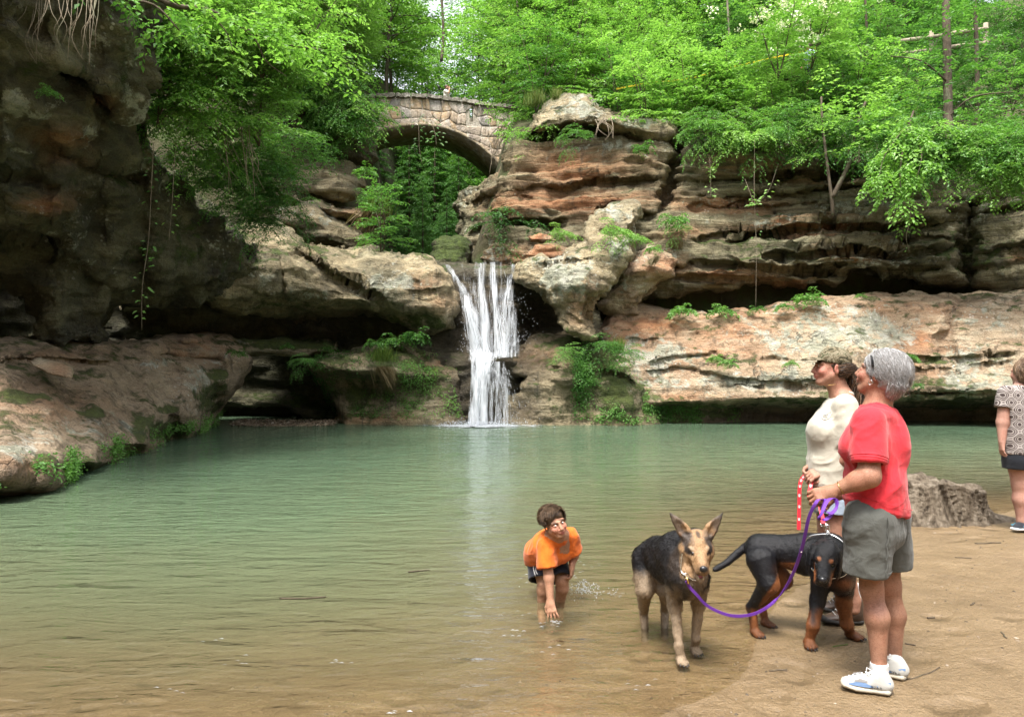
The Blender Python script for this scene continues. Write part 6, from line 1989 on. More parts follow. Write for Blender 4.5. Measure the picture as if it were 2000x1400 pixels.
def hair_cap(h, f, n, mask, comb, length, w, seed, r=(.078, .098, .086), c=(0, -.018, .036), lift=.006, m=6, curl=0.0):
    """strands rooted on the skull ellipsoid where mask(local dir) > 0, combed along comb(local point)"""
    rng = np.random.default_rng(seed)
    d = norm(rng.normal(0, 1, (n * 3, 3)))
    d = d[mask(d)][:n]
    n = len(d)
    r = np.array(r); c = np.array(c)
    L = length * rng.uniform(.6, 1.2, n)
    p = c + d * r
    path = [p]
    for k in range(m - 1):
        q = path[-1]
        nd = norm((q - c) / r ** 2)
        g = comb(q) + rng.normal(0, .16 + curl, (n, 3))
        g = g - nd * np.sum(g * nd, 1, keepdims=True) * (.9 if k < m - 2 else .5)
        g = norm(g)
        q = q + g * (L / (m - 1))[:, None]
        # stay above the skull
        e = (q - c) / r; ln = np.linalg.norm(e, axis=1, keepdims=True)
        tgt = 1 + (lift + .010 * rng.random((n, 1))) / r.mean() * (1 + k * .25)
        q = np.where(ln < tgt, c + e / ln * tgt * r, q)
        path.append(q)
    P = np.stack(path, 1)
    W = np.array(f.o) + (P[..., :1] * np.array(f.r) + P[..., 1:2] * np.array(f.f) + P[..., 2:] * np.array(f.u)) * f.sc
    h.strands(W, w * f.sc, rng.random(n))

t = NT('eye_white'); t.principled((.72, .70, .66), .15, None, .5); M_EYEW = t.m
t = NT('iris'); t.principled((.035, .022, .014), .08, None, .6); M_IRIS = t.m
def add_eyes(root, f, look=(0, 1, 0), r=.0118, ys=.0768, xs=.031, zs=.002):
    for sx in (-1, 1):
        c = f.p(sx * xs, ys, zs)
        bm = bmesh.new(); bmesh.ops.create_uvsphere(bm, u_segments=14, v_segments=10, radius=r * f.sc)
        me = bpy.data.meshes.new('eye'); bm.to_mesh(me); bm.free()
        me.polygons.foreach_set('use_smooth', [True] * len(me.polygons))
        e = link('eye', me, M_EYEW, root); e.location = c
        lk = f.d(*look).normalized()
        bm = bmesh.new(); bmesh.ops.create_uvsphere(bm, u_segments=12, v_segments=8, radius=r * f.sc * .70)
        for v in bm.verts: v.co = v.co + Vector(lk) * r * f.sc * .38
        me = bpy.data.meshes.new('iris'); bm.to_mesh(me); bm.free()
        me.polygons.foreach_set('use_smooth', [True] * len(me.polygons))
        link('iris', me, M_IRIS, e, True)

def shoe(S, heel, toe, up, sc=1.0, high=.07, w=.048):
    """low shoe: heel and toe are ground points"""
    h, t_ = Vector(heel), Vector(toe)
    L = (t_ - h).length
    f = Frame(h, t_ - h, (0, 0, 1), 1.0)
    S.add(lofted([f.p(0, .034 * sc, .042), f.p(0, L * .35, .040), f.p(0, L * .62, .033), f.p(0, L - .045 * sc, .027)], [w * .66, w * .72, w * .90, w * .74], [.036, .034, .028, .022], tuple(f.r)), .012)
    S.add(lofted([f.p(0, .050 * sc, .04), f.p(0, .060 * sc, high)], [w * .72, w * .70], [.042, .044], tuple(f.r)), .02)
    S.add(lofted([f.p(0, .085 * sc, high - .006), f.p(0, L * .56, .048)], [w * .50, w * .52], [.022, .016], tuple(f.r)), .02)
    return f, L
def sole(S, f, L, w=.050, h=.022, z=0.0):
    pr = lofted([f.p(0, .028, z + h * .5), f.p(0, L * .35, z + h * .45), f.p(0, L * .65, z + h * .5), f.p(0, L - .035, z + h * .75)], [w * .80, w * .76, w * 1.02, w * .80], [h * .62] * 4, tuple(f.r))
    S.add(pr, .004)

def finish(root, parts):
    for o in parts: o.parent = root

# ============================================================ woman with grey hair, red shirt
PX = 3.45
def q1(u, v, dy=0.0): return at(u, v, PX + dy)
SK_OLD = (.31, .165, .11)
woman = empty('person', (q1(1715, 1335).x, PX, 0.03), 'grey haired woman in coral red shirt and grey shorts holding the purple leash', 'person')
f1 = Vector((-.86, .50, 0)).normalized(); s1 = f1.cross(Vector((0, 0, 1)))
hd = Frame(q1(1719, 729, .0), Vector((-.66, .70, .24)), (0.1, -.05, 1), .95)
S = Solid(.004)
add_head(S, hd)
S.add(cone(hd.p(0, -.03, -.06), q1(1712, 800, .01), .056, .066), .03)
spine = [q1(1712, 1010, .0), q1(1709, 935, .0), q1(1706, 868, .0), q1(1712, 815, .01)]
S.add(lofted(spine, [.155, .145, .15, .11], [.115, .10, .10, .07], tuple(s1)), .03)
shL, shR = q1(1699, 828, -.12), q1(1728, 822, .15)
elL, wrL = q1(1697, 930, -.19), q1(1634, 956, -.13)
elR, wrR = q1(1690, 925, .22), q1(1640, 965, .10)
for a, b, c in ((shL, elL, wrL), (shR, elR, wrR)):
    S.add(cone(a, b, .052, .046), .03); S.add(cone(b, b.lerp(c, .35), .047, .044), .03); S.add(cone(b.lerp(c, .35), c, .043, .027), .02)
hfL, tipsL = add_hand(S, wrL + Vector((-.01, 0, -.002)), Vector((-.93, .2, -.36)), Vector((-.25, .72, -.60)), .85, -1, 1.0)
hfR, tipsR = add_hand(S, wrR, Vector((-.93, -.2, -.25)), Vector((-.2, -.5, -.8)), .8, 1, .96)
# legs
for hp, kn, cf, an, dy in ((q1(1700, 1010, -.07), q1(1702, 1150, -.05), q1(1713, 1205, -.05), q1(1717, 1302, -.05), 0), (q1(1722, 1005, .12), q1(1738, 1142, .15), q1(1746, 1200, .15), q1(1746, 1288, .15), 0)):
    S.add(cone(hp, kn, .078, .050), .03); S.add(cone(kn, cf, .044, .051), .03); S.add(cone(cf, an, .051, .032), .03)
    S.add(cone(an, an - Vector((0, 0, .05)), .034, .036), .02)
me = S.mesh('body')
bl = [(hd.p(0, .1, -.062), .026, (.33, .125, .10), .4), (hd.p(.04, .075, -.03), .03, (.36, .155, .11), .6), (hd.p(-.04, .075, -.03), .03, (.36, .155, .11), .6), (hd.p(-.075, -.01, -.01), .03, (.38, .16, .10), .5),
      (wrL, .12, (.28, .14, .085), .6), (q1(1712, 1180, -.08), .05, (.27, .15, .12), .6), (q1(1702, 1150, .06), .07, (.34, .19, .135), .5), (q1(1700, 1000), (.3, .3, .1), (.31, .165, .11), .4), (q1(1735, 790), .06, (.28, .135, .09), .5)]
cattr(me, 'pigment', paint(S.W, SK_OLD, bl, 3, .16))
link('body', me, M_SKIN, woman)
add_eyes(woman, hd)
# shirt
M_RED = cloth_material('red_jersey', (.52, .028, .040), 700)
S = Solid(.005)
tor = [q1(1712, 990, .0), q1(1709, 940, .0), q1(1703, 862, -.0), q1(1709, 826, .01), q1(1713, 792, .015)]
pr = lofted(tor, [.172, .164, .162, .148, .080], [.126, .120, .114, .090, .064], tuple(s1))
S.add(pr, .02)
S.add(ell(q1(1668, 872, -.04), (.070, .070, .068)), .06); S.add(ell(q1(1672, 870, .11), (.070, .070, .068)), .06)
S.add(ell(q1(1745, 868, -.02), (.055, .08, .12)), .06)
for a, b in ((shL, elL), (shR, elR)):
    e = b - a; e.normalize()
    hem = a + e * .185
    S.add(cut(cone(a, a + e * .3, .070, .080), hem, e), .04)
# hem slants with the wind: lower at the front
hemn = Vector((.06, 0, -1)).normalized()
S.ops = [(o_, cut(p_, q1(1700, 998), (-.22 * 0 + .0, 0, -1)) if i == 0 else p_, k_) for i, (o_, p_, k_) in enumerate(S.ops)]
S.add(cut(lofted([q1(1709, 940, .0), q1(1711, 1030, .0)], [.166, .178], [.124, .134], tuple(s1)), q1(1710, 987), (-.28, 0, -1)), .03)
S.sub(lofted([q1(1712, 1060, .0), q1(1710, 960, .0)], [.160, .150], [.116, .106], tuple(s1)), .01)
for a, b, rr_ in ((shL, elL, .058), (shR, elR, .058)):
    e = (b - a).normalized()
    S.sub(cone(a + e * .10, a + e * .36, .052, .068), .006)
nk = q1(1714, 790, .01)
S.sub(cone(nk + Vector((0, 0, -.006)), nk + Vector((0, 0, .12)), .068, .085), .008)
me = S.mesh('shirt', disp=folds(31, .014, (1, 1, 1.7), 7))
shirt = link('shirt', me, M_RED, woman)
M_REDSEAM = cloth_material('red_seam', (.42, .022, .032), 700)
m = MB()
for a, b in ((shL, elL),):
    e = (b - a).normalized()
    m.tube(neck_ring(S, a + e * .160, e, .0004, .10, .007), .0016, 5, False)
    m.tube(neck_ring(S, a + e * .172, e, .0004, .10, .007), .0012, 5, False)
m.tube([p for p in neck_ring(S, q1(1711, 975), Vector((-.28, 0, -1)), .0006, .24, .007, 90)], .0014, 5, False)
m.build('hem', M_REDSEAM, shirt)
# shorts
M_SHORT = cloth_material('grey_twill', (.085, .088, .080), 900, .9, .2, .010)
S = Solid(.005)
S.add(lofted([q1(1711, 985, 0), q1(1710, 1030, 0)], [.160, .168], [.118, .128], tuple(s1)), .02)
legs = ((q1(1697, 1015, -.08), q1(1694, 1118, -.07), .112, .106), (q1(1735, 1010, .12), q1(1743, 1104, .14), .104, .096))
for a, b, r0, r1_ in legs:
    e = (b - a).normalized()
    S.add(cut(lofted([a, b, b + e * .1], [r0, r1_, r1_], [r0 * .95, r1_ * .92, r1_ * .92], tuple(s1)), b, e), .03)
for a, b, r0, r1_ in legs:
    e = (b - a).normalized()
    S.sub(cone(b - e * .09, b + e * .15, r1_ * .80, r1_ * .84), .006)
me = S.mesh('shorts', disp=folds(41, .010, (1, 1, 1.5), 9))
shorts = link('shorts', me, M_SHORT, woman)
m = MB()
for a, b, r0, r1_ in legs[:1]:
    e = (b - a).normalized(); o1 = e.orthogonal().normalized(); o2 = e.cross(o1)
    m.tube([b - e * .022 + (o1 * math.cos(x) + o2 * math.sin(x) * .97) * (r1_ * .985) for x in np.linspace(0, 2 * math.pi, 40)], .0025, 5, False)
    m.tube([a.lerp(b, k / 12) + Vector((.03, -r0 * 1.0, 0)) + Vector((.004 * math.sin(k * 2.1), -.004, .012)) for k in range(-1, 13)], .003, 5, False)
m.build('seam', M_SHORT, shorts)
m = MB(); m.ribbon([q1(1668, 1028, -.225), q1(1679, 1029, -.232)], (0, 0, 1), .022); m.build('pocket_tab', M_SHORT, shorts)
# hair
M_GREYH = hair_material('grey_hair', [(0.1, (.20, .185, .175)), (0.4, (.30, .29, .285)), (0.75, (.38, .38, .385)), (1.0, (.46, .46, .47))], .8)
h = Hair(5)
hm = lambda d: (d[:, 2] > -.72) & ~((d[:, 1] > .66) & (d[:, 2] < .42)) & ~((d[:, 2] < -.35) & (d[:, 1] > -.1))
S = Solid(.006)
fell(S, hd, (0, -.026, .034), (.088, .102, .094), .01); fell(S, hd, (0, -.060, -.020), (.074, .066, .082), .03)
fell(S, hd, (0, .12, -.03), (.066, .06, .085), .02, True)
for sx in (-1, 1): fell(S, hd, (sx * .085, .01, -.035), (.03, .03, .045), .01, True)
me = S.mesh('hair', disp=lambda W, N: .006 * ridged(W * 26, 3, 7))
fattr(me, 'tint', np.clip(.45 + .35 * fbm(S.W * 40, 3, 8), 0, 1))
hair = link('hair', me, M_GREYH, woman)
hair_cap(h, hd, 5200, hm, lambda q: np.stack([np.sign(q[:, 0]) * .5, -.75 - 0 * q[:, 0], -.7 * np.ones(len(q))], 1), .085, .0011, 6, (.086, .100, .091), (0, -.027, .033), .002, 6, .07)
hair_cap(h, hd, 900, lambda d: (d[:, 1] < -.2) & (d[:, 2] < .2) & (d[:, 2] > -.95), lambda q: np.stack([0 * q[:, 0], -.2 + 0 * q[:, 0], -1 + 0 * q[:, 0]], 1), .045, .0022, 9, (.074, .068, .086), (0, -.056, -.018), .003, 5, .08)
o = h.build('hair_strands', M_GREYH, hair); o['kind'] = 'stuff'
t = NT('black_plastic'); t.principled((.012, .012, .014), .25, None, .5); M_BLACKP = t.m
m = MB(); m.ribbon(catmull([hd.p(-.098, .028, .080), hd.p(-.106, .014, .055), hd.p(-.104, .006, .028)], 4), tuple(hd.d(0, 1, .2)), .013)
m.tube(catmull([hd.p(-.101, .028, .082), hd.p(-.109, .014, .055), hd.p(-.106, .004, .026)], 4), .004, 5); m.build('hair_clip', M_BLACKP, hair)
t = NT('gold'); t.principled((.62, .42, .16), .25, None, .5, Metallic=1.0); M_GOLD = t.m
t = NT('steel'); t.principled((.62, .62, .62), .25, None, .5, Metallic=1.0); M_STEEL = t.m
m = MB(); m.tube([hd.p(-.084, .004 + .009 * math.sin(x), -.050 + .012 * math.cos(x)) for x in np.linspace(0, 6.28, 17)], .0016, 5, False); m.build('earring', M_STEEL, woman)
m = MB(); wd = (wrL - elL).normalized(); o1 = wd.orthogonal().normalized(); o2 = wd.cross(o1)
m.tube([wrL - wd * .02 + (o1 * math.cos(x) + o2 * math.sin(x)) * .032 for x in np.linspace(0, 6.28, 25)], .0018, 5, False); m.build('bracelet', M_GOLD, woman)
# socks and running shoes
M_SOCK = cloth_material('white_sock', (.55, .55, .55), 900)
M_SHOE = cloth_material('white_shoe', (.36, .355, .335), 500, .6)
M_SBLUE = cloth_material('blue_panel', (.16, .26, .46), 500, .5)
M_SGREY = cloth_material('grey_panel', (.30, .29, .29), 500, .6)
M_SOLE = cloth_material('worn_sole', (.42, .38, .31), 60, .7, .3)
t = NT('black_print'); t.principled((.015, .015, .02), .5); M_PRINT = t.m
GZ = .034
for ki, (hl, to, an) in enumerate(((ground_at(1746, 1356, GZ), ground_at(1634, 1338, GZ), q1(1717, 1302, -.05)), (ground_at(1776, 1328, GZ), ground_at(1690, 1308, GZ), q1(1746, 1288, .15)))):
    S = Solid(.0045)
    f, L = shoe(S, hl, to, None, 1.0, .072, .050)
    S.sub(cone(an + Vector((0, 0, -.015)), an + Vector((0, 0, .10)), .036, .044), .004)
    sh = link('shoe', S.mesh('shoe'), M_SHOE, woman)
    S = Solid(.0045); sole(S, f, L, .053, .030); link('sole', S.mesh('sole'), M_SOLE, sh)
    S = Solid(.0045); S.add(cone(an + Vector((0, 0, -.05)), an + Vector((0, 0, .012)), .040, .039), .01)
    S.ops[0] = ('a', cut(S.ops[0][1], an + Vector((0, 0, .022)), (0, 0, 1)), .01)
    link('sock', S.mesh('sock', disp=folds(50, .002)), M_SOCK, woman)
    # coloured panels hug the outer side
    for sd in (-1, 1):
        def on(y, z, off=.003, sd=sd):
            ws = np.interp(y / L, [0, .12, .35, .65, .88, 1], [.022, .0355, .0365, .0445, .038, .018])
            bul = math.sqrt(max(0.05, 1 - ((z - .040) / .042) ** 2))
            return f.p(sd * (ws * bul + off), y, z)
        m = MB(); m.ribbon([on(L * a, z) for a, z in ((.80, .034), (.66, .042), (.50, .040), (.36, .034))], (0, 0, 1), [.004, .018, .020, .006]); m.build('side_panel', M_SBLUE, sh)
        m = MB(); m.ribbon([on(L * a, z) for a, z in ((.70, .052), (.58, .058), (.46, .056))], (0, 0, 1), [.006, .017, .008]); m.build('mesh_panel', M_SGREY, sh)
        m = MB(); m.ribbon([on(L * a, z) for a, z in ((.30, .040), (.18, .050), (.06, .058))], (0, 0, 1), [.006, .016, .012]); m.build('heel_panel', M_SBLUE, sh)
        m = MB(); m.ribbon([on(L * a, z) for a, z in ((.28, .060), (.18, .070))], (0, 0, 1), [.006, .014]); m.build('collar_panel', M_SGREY, sh)
        m = MB()
        base = .40
        for gl in (((0, 0), (.0, .012), (.008, .012), (.004, .006), (.009, 0)), ((.012, .012), (.016, .006), (.020, .012), (.016, .006), (.013, -.003)), ((.024, 0), (.024, .012), (.032, 0), (.024, .006)), ((.036, 0), (.040, .012), (.044, 0))):
            m.tube([on(L * base - (x if True else 0), .030 + y, .0055) for x, y in gl], .0011, 4)
        m.build('side_mark', M_PRINT, sh)
    m = MB()
    for k in range(5):
        y = L * (.46 + .075 * k); z = .082 - .0075 * k
        m.tube([f.p(-.022, y, z - .004), f.p(0, y + .006, z + .004), f.p(.022, y, z - .004)], .0028, 5)
    m.tube([f.p(-.02, L * .40, .090), f.p(-.035, L * .44, .094), f.p(-.012, L * .47, .088)], .0022, 5); m.tube([f.p(.02, L * .40, .090), f.p(.04, L * .46, .092), f.p(.012, L * .47, .088)], .0022, 5)
    m.build('laces', M_SOCK, sh)

# ============================================================ woman in the camouflage cap
PY = 4.32
def q2(u, v, dy=0.0): return at(u, v, PY + dy)
cap_w = empty('person', (q2(1645, 1210).x, PY, .02), 'woman in camouflage cap and cream shirt with curly ponytail facing the pool', 'person')
f2 = Vector((-.97, .20, 0)).normalized(); s2 = f2.cross(Vector((0, 0, 1)))
hc = Frame(q2(1622, 718), Vector((-1, .10, .06)), (0, 0, 1), .93)
S = Solid(.0045)
add_head(S, hc)
S.add(cone(hc.p(0, -.02, -.05), q2(1643, 775, .0), .053, .062), .03)
sp2 = [q2(1630, 960), q2(1632, 890), q2(1640, 820), q2(1645, 780)]
S.add(lofted(sp2, [.17, .16, .165, .11], [.12, .105, .11, .065], tuple(s2)), .03)
sL, sR = q2(1652, 793, -.16), q2(1640, 795, .17)
eL, wL = q2(1668, 888, -.20), q2(1612, 918, -.08)
eR, wR = q2(1632, 880, .22), q2(1592, 905, .04)
for a, b, c in ((sL, eL, wL), (sR, eR, wR)):
    S.add(cone(a, b, .048, .041), .03); S.add(cone(b, b.lerp(c, .3), .042, .040), .03); S.add(cone(b.lerp(c, .3), c, .039, .026), .02)
h2L, t2L = add_hand(S, wL, Vector((-.93, -.05, -.30)), Vector((.15, .55, -.8)), .75, -1, .98)
h2R, t2R = add_hand(S, wR, Vector((-.80, -.2, -.55)), Vector((.2, -.75, -.5)), .8, 1, .98)
for hp, kn, cf, an in ((q2(1632, 975, -.09), q2(1634, 1070, -.10), q2(1650, 1110, -.10), q2(1667, 1172, -.09)), (q2(1622, 975, .09), q2(1618, 1070, .10), q2(1630, 1110, .12), q2(1646, 1160, .13))):
    S.add(cone(hp, kn, .086, .058), .03); S.add(cone(kn, cf, .052, .056), .03); S.add(cone(cf, an, .056, .036), .03); S.add(cone(an, an - Vector((0, 0, .05)), .038, .038), .02)
me = S.mesh('body')
bl = [(hc.p(0, .1, -.062), .026, (.42, .15, .13), .4), (hc.p(-.04, .07, -.03), .034, (.40, .16, .12), .6), (hc.p(-.075, -.01, -.005), .03, (.40, .17, .13), .5), (hc.p(-.035, .085, .026), (.026, .02, .008), (.12, .07, .045), .5)]
cattr(me, 'pigment', paint(S.W, (.34, .18, .125), bl, 13, .12))
link('body', me, M_SKIN, cap_w)
add_eyes(cap_w, hc)
M_CREAM = cloth_material('cream_jersey', (.44, .41, .34), 700)
S = Solid(.0055)
S.add(cut(lofted([q2(1623, 980), q2(1624, 920), q2(1628, 850), q2(1640, 805), q2(1646, 772)], [.186, .180, .18, .150, .075], [.140, .135, .135, .100, .062], tuple(s2)), q2(1620, 945), (0, 0, -1)), .02)
S.add(ell(q2(1609, 838, -.07), (.066, .075, .08)), .08); S.add(ell(q2(1609, 838, .09), (.066, .075, .08)), .08)
for a, b in ((sL, eL), (sR, eR)):
    e = (b - a).normalized()
    S.add(cut(cone(a, a + e * .32, .066, .080), a + e * .215, e), .04)
    S.sub(cone(a + e * .13, a + e * .36, .050, .070), .006)
S.sub(lofted([q2(1623, 1010), q2(1623, 925)], [.176, .168], [.13, .122], tuple(s2)), .01)
nk = q2(1645, 775)
S.sub(cone(nk, nk + Vector((-.02, 0, .12)), .060, .078), .008)
shirt2 = link('shirt', S.mesh('shirt', disp=folds(61, .011, (1, 1, 1.9), 7)), M_CREAM, cap_w)
W2 = S.W
# round printed badge on the chest
m = MB()
e = (eL - sL).normalized()
m.tube(neck_ring(S, q2(1622, 937), Vector((0, 0, 1)), .0005, .22, .008, 80), .0013, 5, False)
m.build('hem', cloth_material('cream_seam', (.36, .335, .275), 700), shirt2)
M_PRINTG = cloth_material('faded_print', (.36, .36, .35), 700)
m = MB()
bc = q2(1612, 810, -.13)
fr = Frame(bc, Vector((-.55, -.83, .1)))
def snap(p, W=W2, off=.004):
    i = int(np.argmin(((W - np.array(p)) ** 2).sum(1))); return Vector(W[i]) 
def badge(pts, r_):
    m.tube([snap(fr.p(x, 0, z)) + fr.f * .004 for x, z in pts], r_, 4)
badge([(.026 * math.cos(a), .030 * math.sin(a)) for a in np.linspace(0, 6.28, 22)], .0018)
badge([(-.012, .012), (-.004, .018), (.006, .010), (.010, -.004)], .0022); badge([(-.014, -.010), (0, -.014), (.014, -.010)], .0022); badge([(-.006, .004), (.002, -.006)], .0022)
m.build('chest_badge', M_PRINTG, shirt2)
# shorts
M_DENIM = cloth_material('pale_denim', (.30, .36, .45), 700, .9, .3)
S = Solid(.006)
S.add(lofted([q2(1627, 940), q2(1627, 968)], [.172, .178], [.125, .135], tuple(s2)), .02)
for a, b in ((q2(1632, 968, -.09), q2(1631, 1000, -.09)), (q2(1622, 968, .09), q2(1620, 1000, .10))):
    e = (b - a).normalized(); S.add(cut(cone(a, b + e * .1, .105, .104), b, e), .03); S.sub(cone(b - e * .04, b + e * .1, .088, .090), .005)
link('shorts', S.mesh('shorts', disp=folds(71, .005)), M_DENIM, cap_w)
# cap
t = NT('camouflage')
P = t.pos()
c = t.ramp(t.noise(t.mapping(P, scale=(1, 1, 1.6)), 18, 4, .7, 1.2), [(.34, (.03, .028, .016)), (.42, (.10, .083, .05)), (.50, (.19, .165, .115)), (.58, (.055, .06, .03)), (.68, (.24, .21, .16))], 'CONSTANT')
t.principled(c, .85, t.bump(t.noise(P, 400, 2, .5), .002, .6), .15); M_CAMO = t.m
S = Solid(.0045)
fell(S, hc, (0, -.022, .050), (.086, .104, .086), .01)
S.ops[0] = ('a', cut(S.ops[0][1], hc.p(0, 0, .026), tuple(hc.d(0, .10, -1))), .01)
fell(S, hc, (0, -.020, .030), (.079, .096, .082), .004, True)
capo = link('cap', S.mesh('cap', disp=folds(81, .003)), M_CAMO, cap_w)
S = Solid(.0045)
pr = ell(hc.p(0, .105, .030), (.078, .082, .030), hc.R)
S.add(pr, .01); S.sub(ell(hc.p(0, .100, .018), (.095, .105, .030), hc.R), .004); S.sub(ell(hc.p(0, -.02, .03), (.079, .096, .08), hc.R), .004)
link('peak', S.mesh('peak'), M_CAMO, capo)
m = MB(); m.tube(catmull([hc.p(-.072, -.075, .030), hc.p(-.03, -.122, .028), hc.p(.03, -.122, .028), hc.p(.072, -.075, .030)], 5), .007, 6); m.build('strap', M_BLACKP, capo)
# hair under the cap and ponytail
M_BROWNH = hair_material('brown_hair', [(0.1, (.018, .011, .007)), (0.5, (.060, .034, .020)), (1.0, (.15, .085, .048))])
S = Solid(.006)
fell(S, hc, (0, -.036, .004), (.080, .086, .072), .01); fell(S, hc, (0, .10, -.04), (.09, .10, .10), .02, True)
for sx in (-1, 1): fell(S, hc, (sx * .088, .006, -.012), (.026, .03, .036), .008, True)
me = S.mesh('hair', disp=lambda W, N: .004 * ridged(W * 30, 3, 7)); fattr(me, 'tint', np.clip(.4 + .3 * fbm(S.W * 40, 3, 8), 0, 1))
hair = link('hair', me, M_BROWNH, cap_w)
h = Hair(9); rng = np.random.default_rng(9)
n = 700; m_ = 14
r0 = np.array(hc.p(0, -.112, .018)); 
tt = np.linspace(0, 1, m_)[None, :, None]
end = np.array(q2(1679, 782, -.02)) + rng.normal(0, 1, (n, 1, 3)) * np.array([.030, .035, .05])
mid = np.array(q2(1673, 728, -.01)) + rng.normal(0, 1, (n, 1, 3)) * np.array([.030, .035, .02])
st = r0 + rng.normal(0, .010, (n, 1, 3))
P = st * (1 - tt) ** 2 + 2 * mid * tt * (1 - tt) + end * tt ** 2
ph = rng.uniform(0, 6.28, (n, 1, 1)); fq = rng.uniform(14, 22, (n, 1, 1))
P = P + .014 * tt * np.concatenate([np.sin(tt * fq + ph), np.cos(tt * fq + ph), .3 * np.sin(tt * fq * .9 + ph)], 2)
h.strands(P, .0026, rng.random(n))
hair_cap(h, hc, 800, lambda d: (d[:, 2] < .1) & (d[:, 2] > -.8) & (d[:, 1] < .15), lambda q: np.stack([0 * q[:, 0], -1 + 0 * q[:, 0], .25 + 0 * q[:, 0]], 1), .06, .0022, 12, (.082, .088, .075), (0, -.034, .004), .005, 5, .1)
o = h.build('ponytail', M_BROWNH, hair); o['kind'] = 'stuff'
m = MB(); m.tube(catmull([hc.p(-.06, .03, -.115), hc.p(-.058, -.02, -.105), hc.p(-.03, -.06, -.095)], 4), .0016, 5); m.build('necklace', M_GOLD, cap_w)
# boots and socks
t = NT('brown_leather'); P = t.pos()
t.principled(t.ramp(t.noise(P, 18, 5, .65), [(.3, (.028, .016, .011)), (.7, (.085, .050, .034))]), .45, t.bump(t.noise(P, 70, 4, .6), .004, .7), .4); M_LEATH = t.m
t = NT('rubber'); t.principled((.02, .018, .016), .7); M_RUB = t.m
for hl, to, an in ((ground_at(1687, 1216, .02), ground_at(1597, 1216, .02), q2(1667, 1172, -.09)), (ground_at(1672, 1196, .02), ground_at(1594, 1192, .02), q2(1646, 1160, .13))):
    S = Solid(.005)
    f, L = shoe(S, hl, to, None, 1.0, .10, .054)
    S.add(cone(f.p(0, .065, .07), f.p(0, .07, .135), .055, .056), .02)
    S.ops = [(o_, cut(p_, f.p(0, 0, .145), (0, .0, 1)), k_) for o_, p_, k_ in S.ops]
    S.sub(cone(f.p(0, .07, .12), f.p(0, .07, .25), .044, .05), .004)
    b = link('boot', S.mesh('boot', disp=folds(90, .002)), M_LEATH, cap_w)
    S = Solid(.005); sole(S, f, L, .058, .034); link('sole', S.mesh('sole'), M_RUB, b)
    m = MB()
    for k in range(5):
        y = L * (.40 + .06 * k); z = .128 - .016 * k
        m.tube([f.p(-.03, y, z - .012), f.p(0, y + .010, z + .004), f.p(.03, y, z - .012)], .0032, 5)
    m.build('laces', M_SGREY, b)
    top = an + (an - f.p(0, .07, .02)).normalized() * 0
    S = Solid(.005); S.add(cut(cone(f.p(0, .07, .08), f.p(0, .072, .25), .046, .049), f.p(0, .07, .235), (0, 0, 1)), .01)
    link('sock', S.mesh('sock', disp=folds(91, .002)), M_SOCK, cap_w)

# ============================================================ boy bending over the water
PB = 4.64
def q3(u, v, dy=0.0): return at(u, v, PB + dy)
boy = empty('person', (q3(1078, 1175).x, PB, -.15), 'boy in an orange shirt and dark shorts bending down in the shallow water', 'person')
hb = Frame(q3(1083, 1021, -.16), Vector((.36, -.92, .04)), (-.34, -.05, 1), .83)
S = Solid(.0038)
add_head(S, hb, True)
hips = q3(1068, 1101, .16); chest = q3(1085, 1066, -.03); nb = q3(1086, 1047, -.10)
sd3 = Vector((.94, .30, .16)).normalized()
S.add(cone(hb.p(0, -.03, -.05), nb, .045, .05), .025)
S.add(lofted([hips, q3(1072, 1085, .06), chest, nb], [.12, .11, .12, .09], [.09, .08, .085, .055], tuple(sd3)), .03)
sA, sB = q3(1066, 1074, -.13), q3(1114, 1052, -.02)
eA, wA = q3(1072, 1128, -.17), q3(1075, 1172, -.20)
eB, wB = q3(1121, 1084, .04), q3(1117, 1103, .0)
for a, b, c in ((sA, eA, wA), (sB, eB, wB)):
    S.add(cone(a, b, .036, .031), .02); S.add(cone(b, c, .031, .021), .02)
hA, tA = add_hand(S, wA, Vector((.12, -.42, -.9)), Vector((.2, .8, -.35)), .28, 1, .80, .34)
hB, tB = add_hand(S, wB, Vector((-.04, -.1, -1)), Vector((-.8, .3, 0)), .75, -1, .74)
kA, kB = q3(1062, 1140, .05), q3(1098, 1135, .03)
for hp, kn, cf, an in ((q3(1056, 1104, .10), kA, q3(1061, 1152, .06), q3(1058, 1196, .10)), (q3(1086, 1104, .12), kB, q3(1098, 1148, .04), q3(1091, 1190, .12))):
    S.add(cone(hp, kn, .060, .040), .03); S.add(cone(kn, cf, .037, .040), .02); S.add(cone(cf, an, .040, .029), .02); S.add(cone(an, an + Vector((0, -.10, -.02)), .030, .026), .02)
me = S.mesh('body')
bl = [(hb.p(0, .098, -.063), (.020, .020, .011), (.40, .13, .11), .4), (hb.p(.04, .07, -.03), .035, (.42, .19, .13), .6), (hb.p(-.04, .07, -.03), .035, (.42, .19, .13), .6),
      (hb.p(-.033, .085, .026), (.022, .02, .007), (.10, .055, .035), .5), (hb.p(.033, .085, .026), (.022, .02, .007), (.10, .055, .035), .5)]
bl += [(hb.p(sx * .031, .088, .012), (.016, .016, .004), (.10, .05, .03), .5) for sx in (-1, 1)]
bl += [(tp, .008, (.44, .22, .17), .5) for tp in tA]
cattr(me, 'pigment', paint(S.W, (.37, .205, .13), bl, 23, .10))
link('body', me, M_SKIN, boy)
add_eyes(boy, hb, (.40, .85, .16), .0118, .0766)
M_ORANGE = cloth_material('orange_cotton', (.60, .125, .014), 600)
S = Solid(.0045)
S.add(lofted([q3(1064, 1090, .17), q3(1060, 1078, .10), q3(1076, 1066, 0), q3(1085, 1050, -.08)], [.128, .132, .132, .090], [.085, .098, .098, .066], tuple(sd3)), .02)
